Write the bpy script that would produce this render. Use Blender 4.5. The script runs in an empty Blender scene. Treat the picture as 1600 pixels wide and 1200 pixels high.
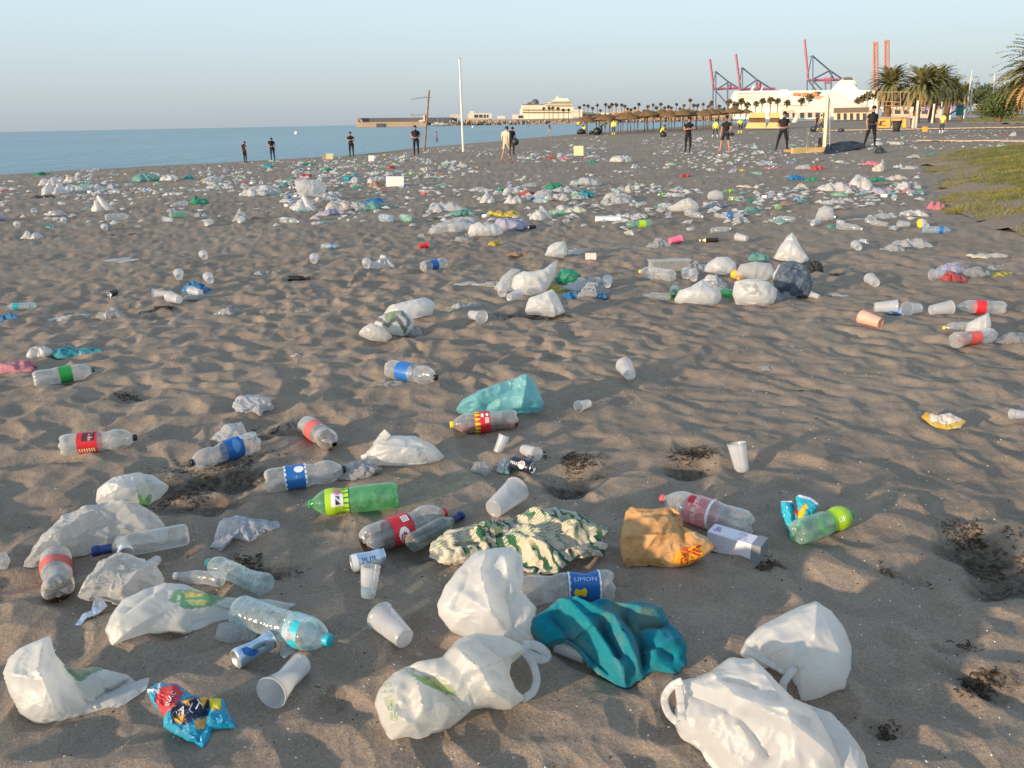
import bpy, bmesh, math, random
import numpy as np
from mathutils import Vector, Matrix

random.seed(7)
np.random.seed(7)
C = bpy.context.scene
COL = C.collection
rad = math.radians

# ------------------------------------------------------------------ camera
CAM_H = 1.5
PITCH = rad(18.83)
ROLL = rad(1.1)
FPX = 1200.0
_f = np.array([0, math.cos(PITCH), -math.sin(PITCH)])
_r0 = np.array([1.0, 0, 0])
_u0 = np.array([0, math.sin(PITCH), math.cos(PITCH)])
CR = math.cos(ROLL) * _r0 - math.sin(ROLL) * _u0
CU = math.sin(ROLL) * _r0 + math.cos(ROLL) * _u0
CAM = np.array([0, 0, CAM_H])
cd = bpy.data.cameras.new('camera')
cd.sensor_width = 36
cd.lens = 27.0
cd.clip_start = 0.05
cd.clip_end = 20000
cam = bpy.data.objects.new('camera', cd)
COL.objects.link(cam)
cam.matrix_world = Matrix(((CR[0], CU[0], -_f[0], 0), (CR[1], CU[1], -_f[1], 0),
                           (CR[2], CU[2], -_f[2], CAM_H), (0, 0, 0, 1)))
C.camera = cam

# ------------------------------------------------------------------ sky and sun
SUN_EL = rad(9.8)
SUN_DIR = np.array([-0.80, -0.60])         # where the sun stands (x, y), left and behind
SUN_STRENGTH = 4.7
w = bpy.data.worlds.new('World')
C.world = w
w.use_nodes = True
nt = w.node_tree
nt.nodes.clear()
sky = nt.nodes.new('ShaderNodeTexSky')
sky.sky_type = 'NISHITA'
sky.sun_disc = False
sky.sun_elevation = rad(13)
sky.sun_rotation = math.atan2(SUN_DIR[0], SUN_DIR[1])
sky.air_density = 1.1
sky.dust_density = 2.0
sky.ozone_density = 1.6
bg = nt.nodes.new('ShaderNodeBackground')
bg.inputs[1].default_value = 0.15
# morning haze: grey-blue band near the horizon, the same all the way round
tc = nt.nodes.new('ShaderNodeTexCoord')
sx = nt.nodes.new('ShaderNodeSeparateXYZ')
nt.links.new(tc.outputs['Generated'], sx.inputs[0])
cr = nt.nodes.new('ShaderNodeValToRGB')
e = cr.color_ramp.elements
e[0].position = 0.0
e[0].color = (2.70, 3.05, 3.40, 1)
e[1].position = 0.30
e[1].color = (4.4, 5.7, 6.2, 1)
k = e.new(0.11)
k.color = (3.55, 4.3, 4.75, 1)
k = e.new(0.80)
k.color = (2.3, 3.2, 4.6, 1)
nt.links.new(sx.outputs['Z'], cr.inputs[0])
hz = nt.nodes.new('ShaderNodeMix')
hz.data_type = 'RGBA'
hz.inputs[0].default_value = 0.80
nt.links.new(sky.outputs[0], hz.inputs[6])
nt.links.new(cr.outputs[0], hz.inputs[7])
nt.links.new(hz.outputs[2], bg.inputs[0])
out = nt.nodes.new('ShaderNodeOutputWorld')
nt.links.new(bg.outputs[0], out.inputs[0])

sl = bpy.data.lights.new('sun', 'SUN')
sl.energy = SUN_STRENGTH
sl.angle = rad(1.6)
sl.color = (1.0, 0.76, 0.52)
so = bpy.data.objects.new('sun', sl)
COL.objects.link(so)
_sd = Vector((SUN_DIR[0] * math.cos(SUN_EL), SUN_DIR[1] * math.cos(SUN_EL), math.sin(SUN_EL)))
so.rotation_euler = _sd.to_track_quat('Z', 'Y').to_euler()
so.location = (-20, -20, 20)

C.view_settings.view_transform = 'Standard'
C.view_settings.look = 'None'
C.view_settings.gamma = 1
C.view_settings.exposure = 0.40
C.view_settings.use_curve_mapping = False
C.render.engine = 'CYCLES'
C.cycles.use_denoising = True
C.cycles.max_bounces = 10
C.cycles.transparent_max_bounces = 24
C.cycles.transmission_bounces = 6
C.cycles.caustics_reflective = False
C.cycles.caustics_refractive = False

# ------------------------------------------------------------------ helpers: objects
def tag(o, label=None, cat=None, group=None, kind=None):
    if label: o['label'] = label
    if cat: o['category'] = cat
    if group: o['group'] = group
    if kind: o['kind'] = kind
    return o

def link(name, me, parent=None, loc=(0, 0, 0), rot=(0, 0, 0), scale=None):
    o = bpy.data.objects.new(name, me)
    COL.objects.link(o)
    o.location = loc
    o.rotation_euler = rot
    if scale is not None:
        o.scale = scale if hasattr(scale, '__len__') else (scale,) * 3
    if parent is not None:
        o.parent = parent
    return o

def thing(name, label, cat, loc=(0, 0, 0), rotz=0.0, group=None):
    o = link(name, None, None, loc, (0, 0, rotz))
    o.empty_display_size = 0.1
    return tag(o, label, cat, group)

def copy_tree(root, mat, label=None, group=None):
    r = root.copy()
    COL.objects.link(r)
    r.matrix_world = mat
    if label: r['label'] = label
    if group: r['group'] = group
    for ch in list(root.children):
        c = ch.copy(); COL.objects.link(c); c.parent = r
        for g in list(ch.children):
            d = g.copy(); COL.objects.link(d); d.parent = c
    return r

def grid_mesh(name, P, nr, nc, wrap=True, mats=(), smooth=True, color=None, uv=None, matidx=None, caps=False):
    """P: (nr*nc,3) rows by columns; wrap closes the columns."""
    me = bpy.data.meshes.new(name)
    i = np.arange(nr - 1)[:, None]
    ncf = nc if wrap else nc - 1
    j = np.arange(ncf)[None, :]
    j2 = (j + 1) % nc
    F = np.stack([i * nc + j, i * nc + j2, (i + 1) * nc + j2, (i + 1) * nc + j], -1).reshape(-1, 4)
    n = len(F)
    extra = []
    if caps:
        extra = [list(range(nc))[::-1], list(range((nr - 1) * nc, nr * nc))]
    if extra:
        me.from_pydata(np.asarray(P).tolist(), [], F.tolist() + extra)
    else:
        me.vertices.add(len(P))
        me.vertices.foreach_set('co', np.asarray(P, dtype=np.float32).ravel())
        me.loops.add(n * 4)
        me.loops.foreach_set('vertex_index', F.astype(np.int32).ravel())
        me.polygons.add(n)
        me.polygons.foreach_set('loop_start', (np.arange(n) * 4).astype(np.int32))
        me.polygons.foreach_set('loop_total', np.full(n, 4, np.int32))
    me.update(calc_edges=True)
    for m in mats: me.materials.append(m)
    me.polygons.foreach_set('use_smooth', np.full(len(me.polygons), smooth))
    if matidx is not None:
        me.polygons.foreach_set('material_index', np.asarray(matidx, np.int32)[:len(me.polygons)])
    if color is not None:
        a = me.attributes.new('print', 'FLOAT_COLOR', 'POINT')
        a.data.foreach_set('color', np.asarray(color, np.float32).ravel())
    if uv is not None:
        a = me.attributes.new('rest', 'FLOAT_VECTOR', 'POINT')
        a.data.foreach_set('vector', np.asarray(uv, np.float32).ravel())
    return me

def py_mesh(name, V, F, mats=(), smooth=False, matidx=None):
    me = bpy.data.meshes.new(name)
    me.from_pydata([tuple(map(float, v)) for v in V], [], [tuple(map(int, f)) for f in F])
    me.update()
    for m in mats: me.materials.append(m)
    if smooth: me.polygons.foreach_set('use_smooth', np.full(len(me.polygons), True))
    if matidx is not None: me.polygons.foreach_set('material_index', np.asarray(matidx, np.int32))
    return me

class MB:
    """Collects boxes, bars and lathes into one mesh."""
    def __init__(s): s.V = []; s.F = []; s.M = []
    def add(s, V, F, m=0):
        n = len(s.V)
        s.V += [tuple(map(float, v)) for v in V]
        s.F += [tuple(int(i) + n for i in f) for f in F]
        s.M += [m] * len(F)
        return s
    def box(s, c, d, m=0, rz=0.0):
        x, y, z = d[0] / 2, d[1] / 2, d[2] / 2
        V = []
        cs, sn = math.cos(rz), math.sin(rz)
        for sx_, sy_, sz_ in ((-1, -1, -1), (1, -1, -1), (1, 1, -1), (-1, 1, -1), (-1, -1, 1), (1, -1, 1), (1, 1, 1), (-1, 1, 1)):
            a, b = sx_ * x, sy_ * y
            V.append((c[0] + a * cs - b * sn, c[1] + a * sn + b * cs, c[2] + sz_ * z))
        return s.add(V, [(0, 3, 2, 1), (4, 5, 6, 7), (0, 1, 5, 4), (1, 2, 6, 5), (2, 3, 7, 6), (3, 0, 4, 7)], m)
    def hexa(s, V, m=0):
        return s.add(V, [(0, 3, 2, 1), (4, 5, 6, 7), (0, 1, 5, 4), (1, 2, 6, 5), (2, 3, 7, 6), (3, 0, 4, 7)], m)
    def tube(s, pts, r, n=8, m=0, r2=None, cap=True):
        pts = [np.array(p, float) for p in pts]
        k = len(pts)
        rs = r if hasattr(r, '__len__') else [r + ((r if r2 is None else r2) - r) * i / max(1, k - 1) for i in range(k)]
        V = []
        for i, p in enumerate(pts):
            t = pts[min(i + 1, k - 1)] - pts[max(i - 1, 0)]
            t = t / (np.linalg.norm(t) + 1e-9)
            a = np.array([0, 0, 1.0]) if abs(t[2]) < 0.9 else np.array([1.0, 0, 0])
            u = np.cross(t, a); u /= np.linalg.norm(u)
            v = np.cross(t, u)
            for q in range(n):
                th = 2 * math.pi * q / n
                V.append(p + rs[i] * (math.cos(th) * u + math.sin(th) * v))
        F = []
        for i in range(k - 1):
            for q in range(n):
                F.append((i * n + q, i * n + (q + 1) % n, (i + 1) * n + (q + 1) % n, (i + 1) * n + q))
        if cap:
            F.append(tuple(range(n))[::-1]); F.append(tuple(range((k - 1) * n, k * n)))
        return s.add(V, F, m)
    def lathe(s, prof, n=24, m=0, cap0=True, cap1=True, axis='z'):
        V = []
        for r, z in prof:
            for q in range(n):
                th = 2 * math.pi * q / n
                V.append((r * math.cos(th), r * math.sin(th), z))
        k = len(prof)
        F = []
        for i in range(k - 1):
            for q in range(n):
                F.append((i * n + q, i * n + (q + 1) % n, (i + 1) * n + (q + 1) % n, (i + 1) * n + q))
        if cap0: F.append(tuple(range(n))[::-1])
        if cap1: F.append(tuple(range((k - 1) * n, k * n)))
        return s.add(V, F, m)
    def mesh(s, name, mats, smooth=False):
        return py_mesh(name, s.V, s.F, mats if isinstance(mats, (list, tuple)) else [mats], smooth, s.M)
    def build(s, name, mats, parent=None, smooth=False, loc=(0, 0, 0), rot=(0, 0, 0)):
        return link(name, s.mesh(name, mats, smooth), parent, loc, rot)

# ------------------------------------------------------------------ helpers: noise
def hsh(ix, iy, seed):
    n = (ix.astype(np.int64) * 374761393 + iy.astype(np.int64) * 668265263 + seed * 1442695041) & 0x7fffffff
    n = ((n ^ (n >> 13)) * 1274126177) & 0x7fffffff
    n = ((n ^ (n >> 16)) * 1103515245 + 12345) & 0x7fffffff
    return (n & 0xffffff) / float(0x1000000)

def vn(x, y, seed=0):
    ix, iy = np.floor(x), np.floor(y)
    fx, fy = x - ix, y - iy
    fx = fx * fx * fx * (fx * (fx * 6 - 15) + 10); fy = fy * fy * fy * (fy * (fy * 6 - 15) + 10)
    a, b = hsh(ix, iy, seed), hsh(ix + 1, iy, seed)
    c, d = hsh(ix, iy + 1, seed), hsh(ix + 1, iy + 1, seed)
    return (a + (b - a) * fx) * (1 - fy) + (c + (d - c) * fx) * fy

def fbm(x, y, seed=0, o=4):
    s, a, t = 0.0, 0.5, 0.0
    for k_ in range(o):
        s = s + a * vn(x * 2 ** k_ + 17.3 * k_, y * 2 ** k_ - 9.1 * k_, seed + k_)
        t += a; a *= 0.5
    return s / t

def bowls(x, y, cell, seed):
    """trodden hollows meeting at soft crests"""
    X, Y = x / cell, y / cell
    ix, iy = np.floor(X), np.floor(Y)
    acc = np.zeros_like(X)
    for di in (-1, 0, 1):
        for dj in (-1, 0, 1):
            cx, cy = ix + di, iy + dj
            px = cx + 0.15 + 0.7 * hsh(cx, cy, seed)
            py = cy + 0.15 + 0.7 * hsh(cx, cy, seed + 1)
            th = 6.283 * hsh(cx, cy, seed + 2)
            dx, dy = X - px, Y - py
            ca, sa = np.cos(th), np.sin(th)
            u, v = dx * ca + dy * sa, -dx * sa + dy * ca
            d2 = (u * 0.85) ** 2 + (v * 1.45) ** 2 + 0.22 * hsh(cx, cy, seed + 3)
            acc += np.exp(-15 * d2)
    return -np.log(acc + 1e-7) / 15

# ------------------------------------------------------------------ terrain shape
SEA_Z = -0.9
SHORE = np.array([(-160, -40), (-60, 24), (-32, 45), (-14, 67), (-7, 91), (1, 120), (15, 155), (70, 250), (200, 330)], float)

def shore_dist(x, y):
    """distance inland from the waterline (negative in the water)"""
    best = np.full(np.shape(x), 1e9)
    sgn = np.ones(np.shape(x))
    for a, b in zip(SHORE[:-1], SHORE[1:]):
        d = b - a
        L2 = d @ d
        t = np.clip(((x - a[0]) * d[0] + (y - a[1]) * d[1]) / L2, 0, 1)
        qx, qy = x - a[0] - t * d[0], y - a[1] - t * d[1]
        dist = np.hypot(qx, qy)
        cr_ = d[0] * (y - a[1]) - d[1] * (x - a[0])
        upd = dist < best
        best = np.where(upd, dist, best)
        sgn = np.where(upd, np.where(cr_ > 0, -1.0, 1.0), sgn)
    return best * sgn

def base_z(x, y):
    s = shore_dist(x, y) + 0.8 * (vn(x * 0.11, y * 0.11, 5) - 0.5) * 2
    z = np.interp(s, [-120, -10, 0, 8, 18, 38, 60, 90, 200, 600], [-9, -1.5, -0.9, -0.58, -0.32, -0.16, -0.08, 0.0, 0.35, 1.0])
    z = z + 0.014 * np.clip(x - 6, 0, 40) * np.clip((y - 10) / 20, 0, 1)
    r = np.hypot(x, y)
    return np.where(r < 9, z * np.clip((r - 3) / 6, 0, 1), z)

def ray(px, py):
    return _f + (px - 800) / FPX * CR - (py - 600) / FPX * CU

def g0s(px, py):
    d = ray(px, py)
    t = -CAM_H / d[2]
    for _ in range(8):
        p = CAM + t * d
        t = (float(base_z(p[0:1], p[1:2])[0]) - CAM_H) / d[2]
    return CAM + t * d

def PD(px, py, D):
    """point on a pixel's ray at horizontal distance D"""
    d = ray(px, py)
    return CAM + d * (D / math.hypot(d[0], d[1]))

# hollows and damp streaks: (px, py, half width m, half depth m, depth m, rotation)
PITS = [(890, 752, .13, .10, .075, 0.2), (1075, 735, .11, .07, .05, 0), (1535, 858, .17, .12, .08, .4), (1590, 905, .16, .11, .06, .5),
        (345, 745, .34, .10, .06, .25), (300, 785, .22, .10, .05, .2), (410, 890, .14, .08, .05, 0.1),
        (830, 497, .35, .12, .03, -.1), (1490, 1020, .06, .04, .02, .3), (1525, 1078, .12, .07, .03, -.4),
        (440, 675, .16, .06, .04, .1), (250, 490, .25, .1, .03, .1), (200, 622, .30, .1, .02, .3), (720, 850, .3, .12, .03, 0.1), (515, 1095, .05, .03, .02, .3), (1415, 905, .09, .03, .02, .1), (968, 912, .04, .03, .02, 0), (1200, 884, .09, .03, .02, .1), (1385, 1150, .04, .02, .02, 0), (1265, 612, .07, .03, .015, .1), (890, 735, .2, .04, .02, .1)]
_PW = [(g0s(a, b), c, d, e_, f_) for a, b, c, d, e_, f_ in PITS]

def micro(x, y):
    wx = x + 0.16 * (vn(x * 2.1, y * 2.1, 31) - 0.5) + 0.05 * (vn(x * 7, y * 7, 35) - 0.5)
    wy = y + 0.16 * (vn(x * 2.1, y * 2.1, 41) - 0.5) + 0.05 * (vn(x * 7, y * 7, 45) - 0.5)
    b1 = bowls(wx, wy, 0.30, 100)
    b2 = bowls(wx + 0.3 * wy, wy, 0.175, 200)
    m = 0.100 * np.minimum(b1, 0.40) + 0.056 * np.minimum(b2, 0.40)
    m = m * (0.62 + 0.8 * vn(x * 0.55, y * 0.55, 51)) * np.interp(np.hypot(x, y), [2.5, 4.5], [.75, 1.0])
    m = m * np.interp(np.hypot(x, y), [8, 24], [1.0, .55])
    m = m + 0.07 * (fbm(x * 0.9, y * 0.9, 61, 3) - 0.5) + 0.016 * (fbm(x * 8, y * 8, 71, 3) - 0.5)
    m = m - 0.028
    for p, a, b, dep, ro in _PW:
        dx, dy = x - p[0], y - p[1]
        u, v = dx * math.cos(ro) + dy * math.sin(ro), -dx * math.sin(ro) + dy * math.cos(ro)
        m = m - dep * np.exp(-((u / a) ** 2 + (v / b) ** 2))
    s = shore_dist(x, y)
    return m * np.clip((s - 2) / 5, 0.0, 1)

def damp(x, y):
    q = np.zeros_like(x)
    for p, a, b, dep, ro in _PW:
        dx, dy = x - p[0] + 0.12 * (fbm(x * 11, y * 11, 81, 3) - 0.5), y - p[1] + 0.12 * (fbm(x * 11, y * 11, 91, 3) - 0.5)
        u, v = dx * math.cos(ro) + dy * math.sin(ro), -dx * math.sin(ro) + dy * math.cos(ro)
        q = np.maximum(q, np.clip(1.35 - ((u / a) ** 2 + (v / b) ** 2), 0, 1) * min(1, dep * 16))
    s = shore_dist(x, y)
    return np.maximum(q, np.clip(1 - (s - 1) / 3.5, 0, 1) * 0.8)

# the sand sheet's own grid: polar rows and columns round the standpoint, finest where the photograph looks
_ain = np.radians(np.linspace(-40, 40, 840))
_al = np.radians(np.concatenate([np.linspace(-180, -80, 14), np.linspace(-72, -41, 26)]))
T_ANG = np.concatenate([_al, _ain, -_al[::-1][:-1]])
_r = CAM_H / np.tan(np.radians(np.linspace(47.5, 2.3, 640)))
T_R = np.concatenate([[0.02, 0.3, 0.6, 0.9, 1.15], _r, _r[-1] * np.exp(np.linspace(0.03, math.log(3000 / _r[-1]), 90))])
_RR, _AA = np.meshgrid(T_R, T_ANG, indexing='ij')
_x, _y = (_RR * np.sin(_AA)).ravel(), (_RR * np.cos(_AA)).ravel()
T_B = base_z(_x, _y)
T_H = T_B.copy(); T_D = np.zeros_like(T_B)
_near = _RR.ravel() < 75
T_H[_near] += micro(_x[_near], _y[_near]); T_D[_near] = damp(_x[_near], _y[_near])
T_P = np.stack([_x, _y, T_H], -1)
T_B = T_B.reshape(_RR.shape); T_H = T_H.reshape(_RR.shape)
_TRl, _TAl = T_R.tolist(), T_ANG.tolist()

def _look(T, x, y):
    x, y = np.asarray(x, float), np.asarray(y, float)
    r, a = np.hypot(x, y), np.arctan2(x, y)
    i = np.clip(np.searchsorted(T_R, r) - 1, 0, len(T_R) - 2); j = np.clip(np.searchsorted(T_ANG, a) - 1, 0, len(T_ANG) - 2)
    u = np.clip((r - T_R[i]) / (T_R[i + 1] - T_R[i]), 0, 1); v = np.clip((a - T_ANG[j]) / (T_ANG[j + 1] - T_ANG[j]), 0, 1)
    return (T[i, j] * (1 - v) + T[i, j + 1] * v) * (1 - u) + (T[i + 1, j] * (1 - v) + T[i + 1, j + 1] * v) * u

import bisect
def _look1(T, x, y):
    r, a = math.hypot(x, y), math.atan2(x, y)
    i = min(max(bisect.bisect_left(_TRl, r) - 1, 0), len(_TRl) - 2); j = min(max(bisect.bisect_left(_TAl, a) - 1, 0), len(_TAl) - 2)
    u = min(max((r - _TRl[i]) / (_TRl[i + 1] - _TRl[i]), 0), 1); v = min(max((a - _TAl[j]) / (_TAl[j + 1] - _TAl[j]), 0), 1)
    return float((T[i, j] * (1 - v) + T[i, j + 1] * v) * (1 - u) + (T[i + 1, j] * (1 - v) + T[i + 1, j + 1] * v) * u)

def H(x, y): return _look(T_H, x, y)
def hz_(x, y): return _look1(T_H, float(x), float(y))

def g0(px, py, h=0.0):
    """ground point (smooth surface) seen at a pixel of the 1600x1200 photograph, h above ground"""
    d = ray(px, py)
    t = (h - CAM_H) / d[2]
    for _ in range(40):
        zz = _look1(T_B, d[0] * t, d[1] * t) + h
        t2 = min(max((zz - CAM_H) / d[2], 0.5), 400)
        if abs(t2 - t) < 1e-4: break
        t = 0.5 * t + 0.5 * t2
    return CAM + t * d

def gp(px, py, h=0.0):
    """ground point with the trodden relief"""
    p = g0(px, py, h)
    for _ in range(3):
        d = ray(px, py)
        z = hz_(p[0], p[1]) + h
        p = CAM + d * ((z - CAM_H) / d[2])
    return p

def ppm(px, py):
    """photo pixels per metre, across the view, at the ground seen there"""
    p = g0(px, py)
    return FPX / float((p - CAM) @ _f)
# ------------------------------------------------------------------ materials
class NT:
    def __init__(s, name):
        s.m = bpy.data.materials.new(name)
        s.m.use_nodes = True
        s.t = s.m.node_tree
        s.t.nodes.clear()
        s.out = s.t.nodes.new('ShaderNodeOutputMaterial')
    def n(s, typ, ins=None, **kw):
        nd = s.t.nodes.new(typ)
        for k_, v in kw.items(): setattr(nd, k_, v)
        for k_, v in (ins or {}).items():
            if isinstance(v, bpy.types.NodeSocket): s.t.links.new(v, nd.inputs[k_])
            else: nd.inputs[k_].default_value = v
        return nd
    def mix(s, f, a, b, blend='MIX'):
        nd = s.n('ShaderNodeMix', data_type='RGBA', blend_type=blend)
        for k_, v in ((0, f), (6, a), (7, b)):
            if isinstance(v, bpy.types.NodeSocket): s.t.links.new(v, nd.inputs[k_])
            elif k_ and len(v) == 3: nd.inputs[k_].default_value = (*v, 1)
            else: nd.inputs[k_].default_value = v
        return nd.outputs[2]
    def ramp(s, f, stops):
        nd = s.n('ShaderNodeValToRGB', {0: f})
        el = nd.color_ramp.elements
        while len(el) < len(stops): el.new(0.5)
        for e_, (p, c) in zip(el, stops):
            e_.position = p
            e_.color = (c, c, c, 1) if not hasattr(c, '__len__') else ((*c, 1) if len(c) == 3 else c)
        return nd.outputs[0]
    def coord(s, kind='Object'):
        return s.n('ShaderNodeTexCoord').outputs[kind]
    def noise(s, v, sc, det=4, dist=0.0, rough=0.5):
        return s.n('ShaderNodeTexNoise', {'Vector': v, 'Scale': sc, 'Detail': det, 'Roughness': rough, 'Distortion': dist})
    def math(s, op, a, b=0.0, c=None, clamp=False):
        nd = s.n('ShaderNodeMath', operation=op, use_clamp=clamp)
        for i_, v in enumerate((a, b, c)):
            if v is None: continue
            if isinstance(v, bpy.types.NodeSocket): s.t.links.new(v, nd.inputs[i_])
            else: nd.inputs[i_].default_value = v
        return nd.outputs[0]
    def bump(s, h, st=0.3, d=0.01, nrm=None):
        nd = s.n('ShaderNodeBump', {'Height': h, 'Strength': st, 'Distance': d})
        if nrm: s.t.links.new(nrm, nd.inputs['Normal'])
        return nd.outputs[0]
    def bsdf(s, col, rough=0.6, spec=0.3, nrm=None, metal=0.0, **kw):
        nd = s.n('ShaderNodeBsdfPrincipled', {'Roughness': rough, 'Specular IOR Level': spec, 'Metallic': metal})
        if isinstance(col, bpy.types.NodeSocket): s.t.links.new(col, nd.inputs['Base Color'])
        else: nd.inputs['Base Color'].default_value = (*col[:3], 1)
        if nrm: s.t.links.new(nrm, nd.inputs['Normal'])
        for k_, v in kw.items(): nd.inputs[k_].default_value = v
        return nd.outputs[0]
    def shmix(s, f, a, b):
        nd = s.n('ShaderNodeMixShader')
        if isinstance(f, bpy.types.NodeSocket): s.t.links.new(f, nd.inputs[0])
        else: nd.inputs[0].default_value = f
        s.t.links.new(a, nd.inputs[1]); s.t.links.new(b, nd.inputs[2])
        return nd.outputs[0]
    def done(s, sh):
        s.t.links.new(sh, s.out.inputs[0])
        return s.m

_mc = {}
def plain(col, rough=0.6, spec=0.3, vary=0.12, scale=6.0, metal=0.0):
    """a plain colour with slight uneven wear"""
    key = ('p', tuple(col), rough, spec, vary, scale, metal)
    if key in _mc: return _mc[key]
    t = NT('plain')
    nz = t.noise(t.coord(), scale, 4)
    c = t.mix(1.0, col, t.ramp(nz.outputs[0], [(0.3, 1 - vary), (0.7, 1 + vary)]), 'MULTIPLY')
    _mc[key] = t.done(t.bsdf(c, rough, spec, t.bump(nz.outputs[0], 0.1, 0.01), metal))
    return _mc[key]

def film(col, alpha=0.85, rough=0.35, transl=0.35, wr=45.0, wst=0.25, dirt=0.25, prt=False):
    """thin plastic film: diffuse + light shining through + sheen; alpha below 1 lets you see through"""
    key = ('f', tuple(col), alpha, rough, transl, wr, wst, dirt, prt)
    if key in _mc: return _mc[key]
    t = NT('plastic_film')
    co = t.coord()
    n1 = t.noise(co, wr, 5, 0.6, 0.6)
    vor = t.n('ShaderNodeTexVoronoi', {'Vector': t.n('ShaderNodeVectorMath', {0: co, 1: n1.outputs[1]}, operation='ADD').outputs[0], 'Scale': wr * 0.32}, feature='DISTANCE_TO_EDGE')
    hgt = t.math('ADD', t.math('MULTIPLY', n1.outputs[0], 0.6), t.math('MULTIPLY', t.math('MINIMUM', vor.outputs[0], 0.25), 1.6))
    bp = t.bump(hgt, wst, 0.02)
    c = t.mix(1.0, col, t.ramp(t.noise(co, 9, 3).outputs[0], [(0.3, 0.93), (0.7, 1.05)]), 'MULTIPLY')
    # sand dusted on it
    dm = t.ramp(t.noise(co, 14, 6, 0, 0.65).outputs[0], [(0.56, 0.0), (0.75, dirt)])
    c = t.mix(dm, c, (0.30, 0.24, 0.17))
    if prt:
        at = t.n('ShaderNodeAttribute', attribute_name='print')
        c = t.mix(at.outputs['Alpha'], c, at.outputs['Color'])
    df = t.n('ShaderNodeBsdfDiffuse', {'Color': c, 'Normal': bp}).outputs[0]
    tl = t.n('ShaderNodeBsdfTranslucent', {'Color': c, 'Normal': bp}).outputs[0]
    sh = t.shmix(transl, df, tl)
    fr = t.math('MULTIPLY_ADD', t.math('POWER', t.n('ShaderNodeLayerWeight', {'Blend': 0.5, 'Normal': bp}).outputs[1], 4.0), 0.45, 0.04)
    gl = t.n('ShaderNodeBsdfGlossy', {'Color': (1, 1, 1, 1), 'Roughness': rough, 'Normal': bp}).outputs[0]
    sh = t.shmix(fr, sh, gl)
    if alpha < 0.999:
        tr = t.n('ShaderNodeBsdfTransparent', {'Color': (1, 1, 1, 1)}).outputs[0]
        lw = t.n('ShaderNodeLayerWeight', {'Blend': 0.35, 'Normal': bp}).outputs[1]
        a = t.math('ADD', alpha, t.math('MULTIPLY', lw, (1 - alpha) * 0.9), clamp=True)
        sh = t.shmix(a, tr, sh)
    _mc[key] = t.done(sh)
    return _mc[key]

def bottle_mat(tint, milk=0.10, rough=0.06):
    """thin clear plastic or glass wall"""
    key = ('b', tuple(tint), milk, rough)
    if key in _mc: return _mc[key]
    t = NT('clear_wall')
    co = t.coord()
    n1 = t.noise(co, 38, 3, 0.4)
    bp = t.bump(n1.outputs[0], 0.16, 0.02)
    tr = t.n('ShaderNodeBsdfTransparent', {'Color': (*tint, 1)}).outputs[0]
    c = tuple(0.25 + 0.7 * x for x in tint)
    df = t.n('ShaderNodeBsdfTranslucent', {'Color': (*c, 1)}).outputs[0]
    df2 = t.n('ShaderNodeBsdfDiffuse', {'Color': (*c, 1), 'Normal': bp}).outputs[0]
    mk = t.shmix(0.6, df, df2)
    dust = t.ramp(t.noise(co, 22, 5, 0, 0.65).outputs[0], [(0.42, milk), (0.72, min(1, milk * 2.4))])
    edge = t.math('MULTIPLY', t.math('POWER', t.n('ShaderNodeLayerWeight', {'Blend': 0.5, 'Normal': bp}).outputs[1], 2.5), 0.55)
    sh = t.shmix(t.math('ADD', dust, edge, clamp=True), tr, mk)
    fr = t.math('MULTIPLY_ADD', t.math('POWER', t.n('ShaderNodeLayerWeight', {'Blend': 0.5, 'Normal': bp}).outputs[1], 3.5), 0.7, 0.06)
    gl = t.n('ShaderNodeBsdfGlossy', {'Roughness': rough, 'Normal': bp}).outputs[0]
    sh = t.shmix(fr, sh, gl)
    _mc[key] = t.done(sh)
    return _mc[key]

def cup_mat():
    if 'cup' in _mc: return _mc['cup']
    t = NT('cup_plastic')
    co = t.coord()
    df = t.n('ShaderNodeBsdfDiffuse', {'Color': (0.84, 0.84, 0.85, 1)}).outputs[0]
    tl = t.n('ShaderNodeBsdfTranslucent', {'Color': (0.93, 0.93, 0.93, 1)}).outputs[0]
    sh = t.shmix(0.5, df, tl)
    tr = t.n('ShaderNodeBsdfTransparent', {'Color': (0.95, 0.95, 0.96, 1)}).outputs[0]
    f = t.ramp(t.noise(co, 20, 4).outputs[0], [(0.3, 0.36), (0.7, 0.48)])
    sh = t.shmix(f, tr, sh)
    fr = t.math('MULTIPLY_ADD', t.math('POWER', t.n('ShaderNodeLayerWeight', {'Blend': 0.5}).outputs[1], 4.0), 0.5, 0.04)
    gl = t.n('ShaderNodeBsdfGlossy', {'Roughness': 0.22}).outputs[0]
    _mc['cup'] = t.done(t.shmix(fr, sh, gl))
    return _mc['cup']

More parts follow.
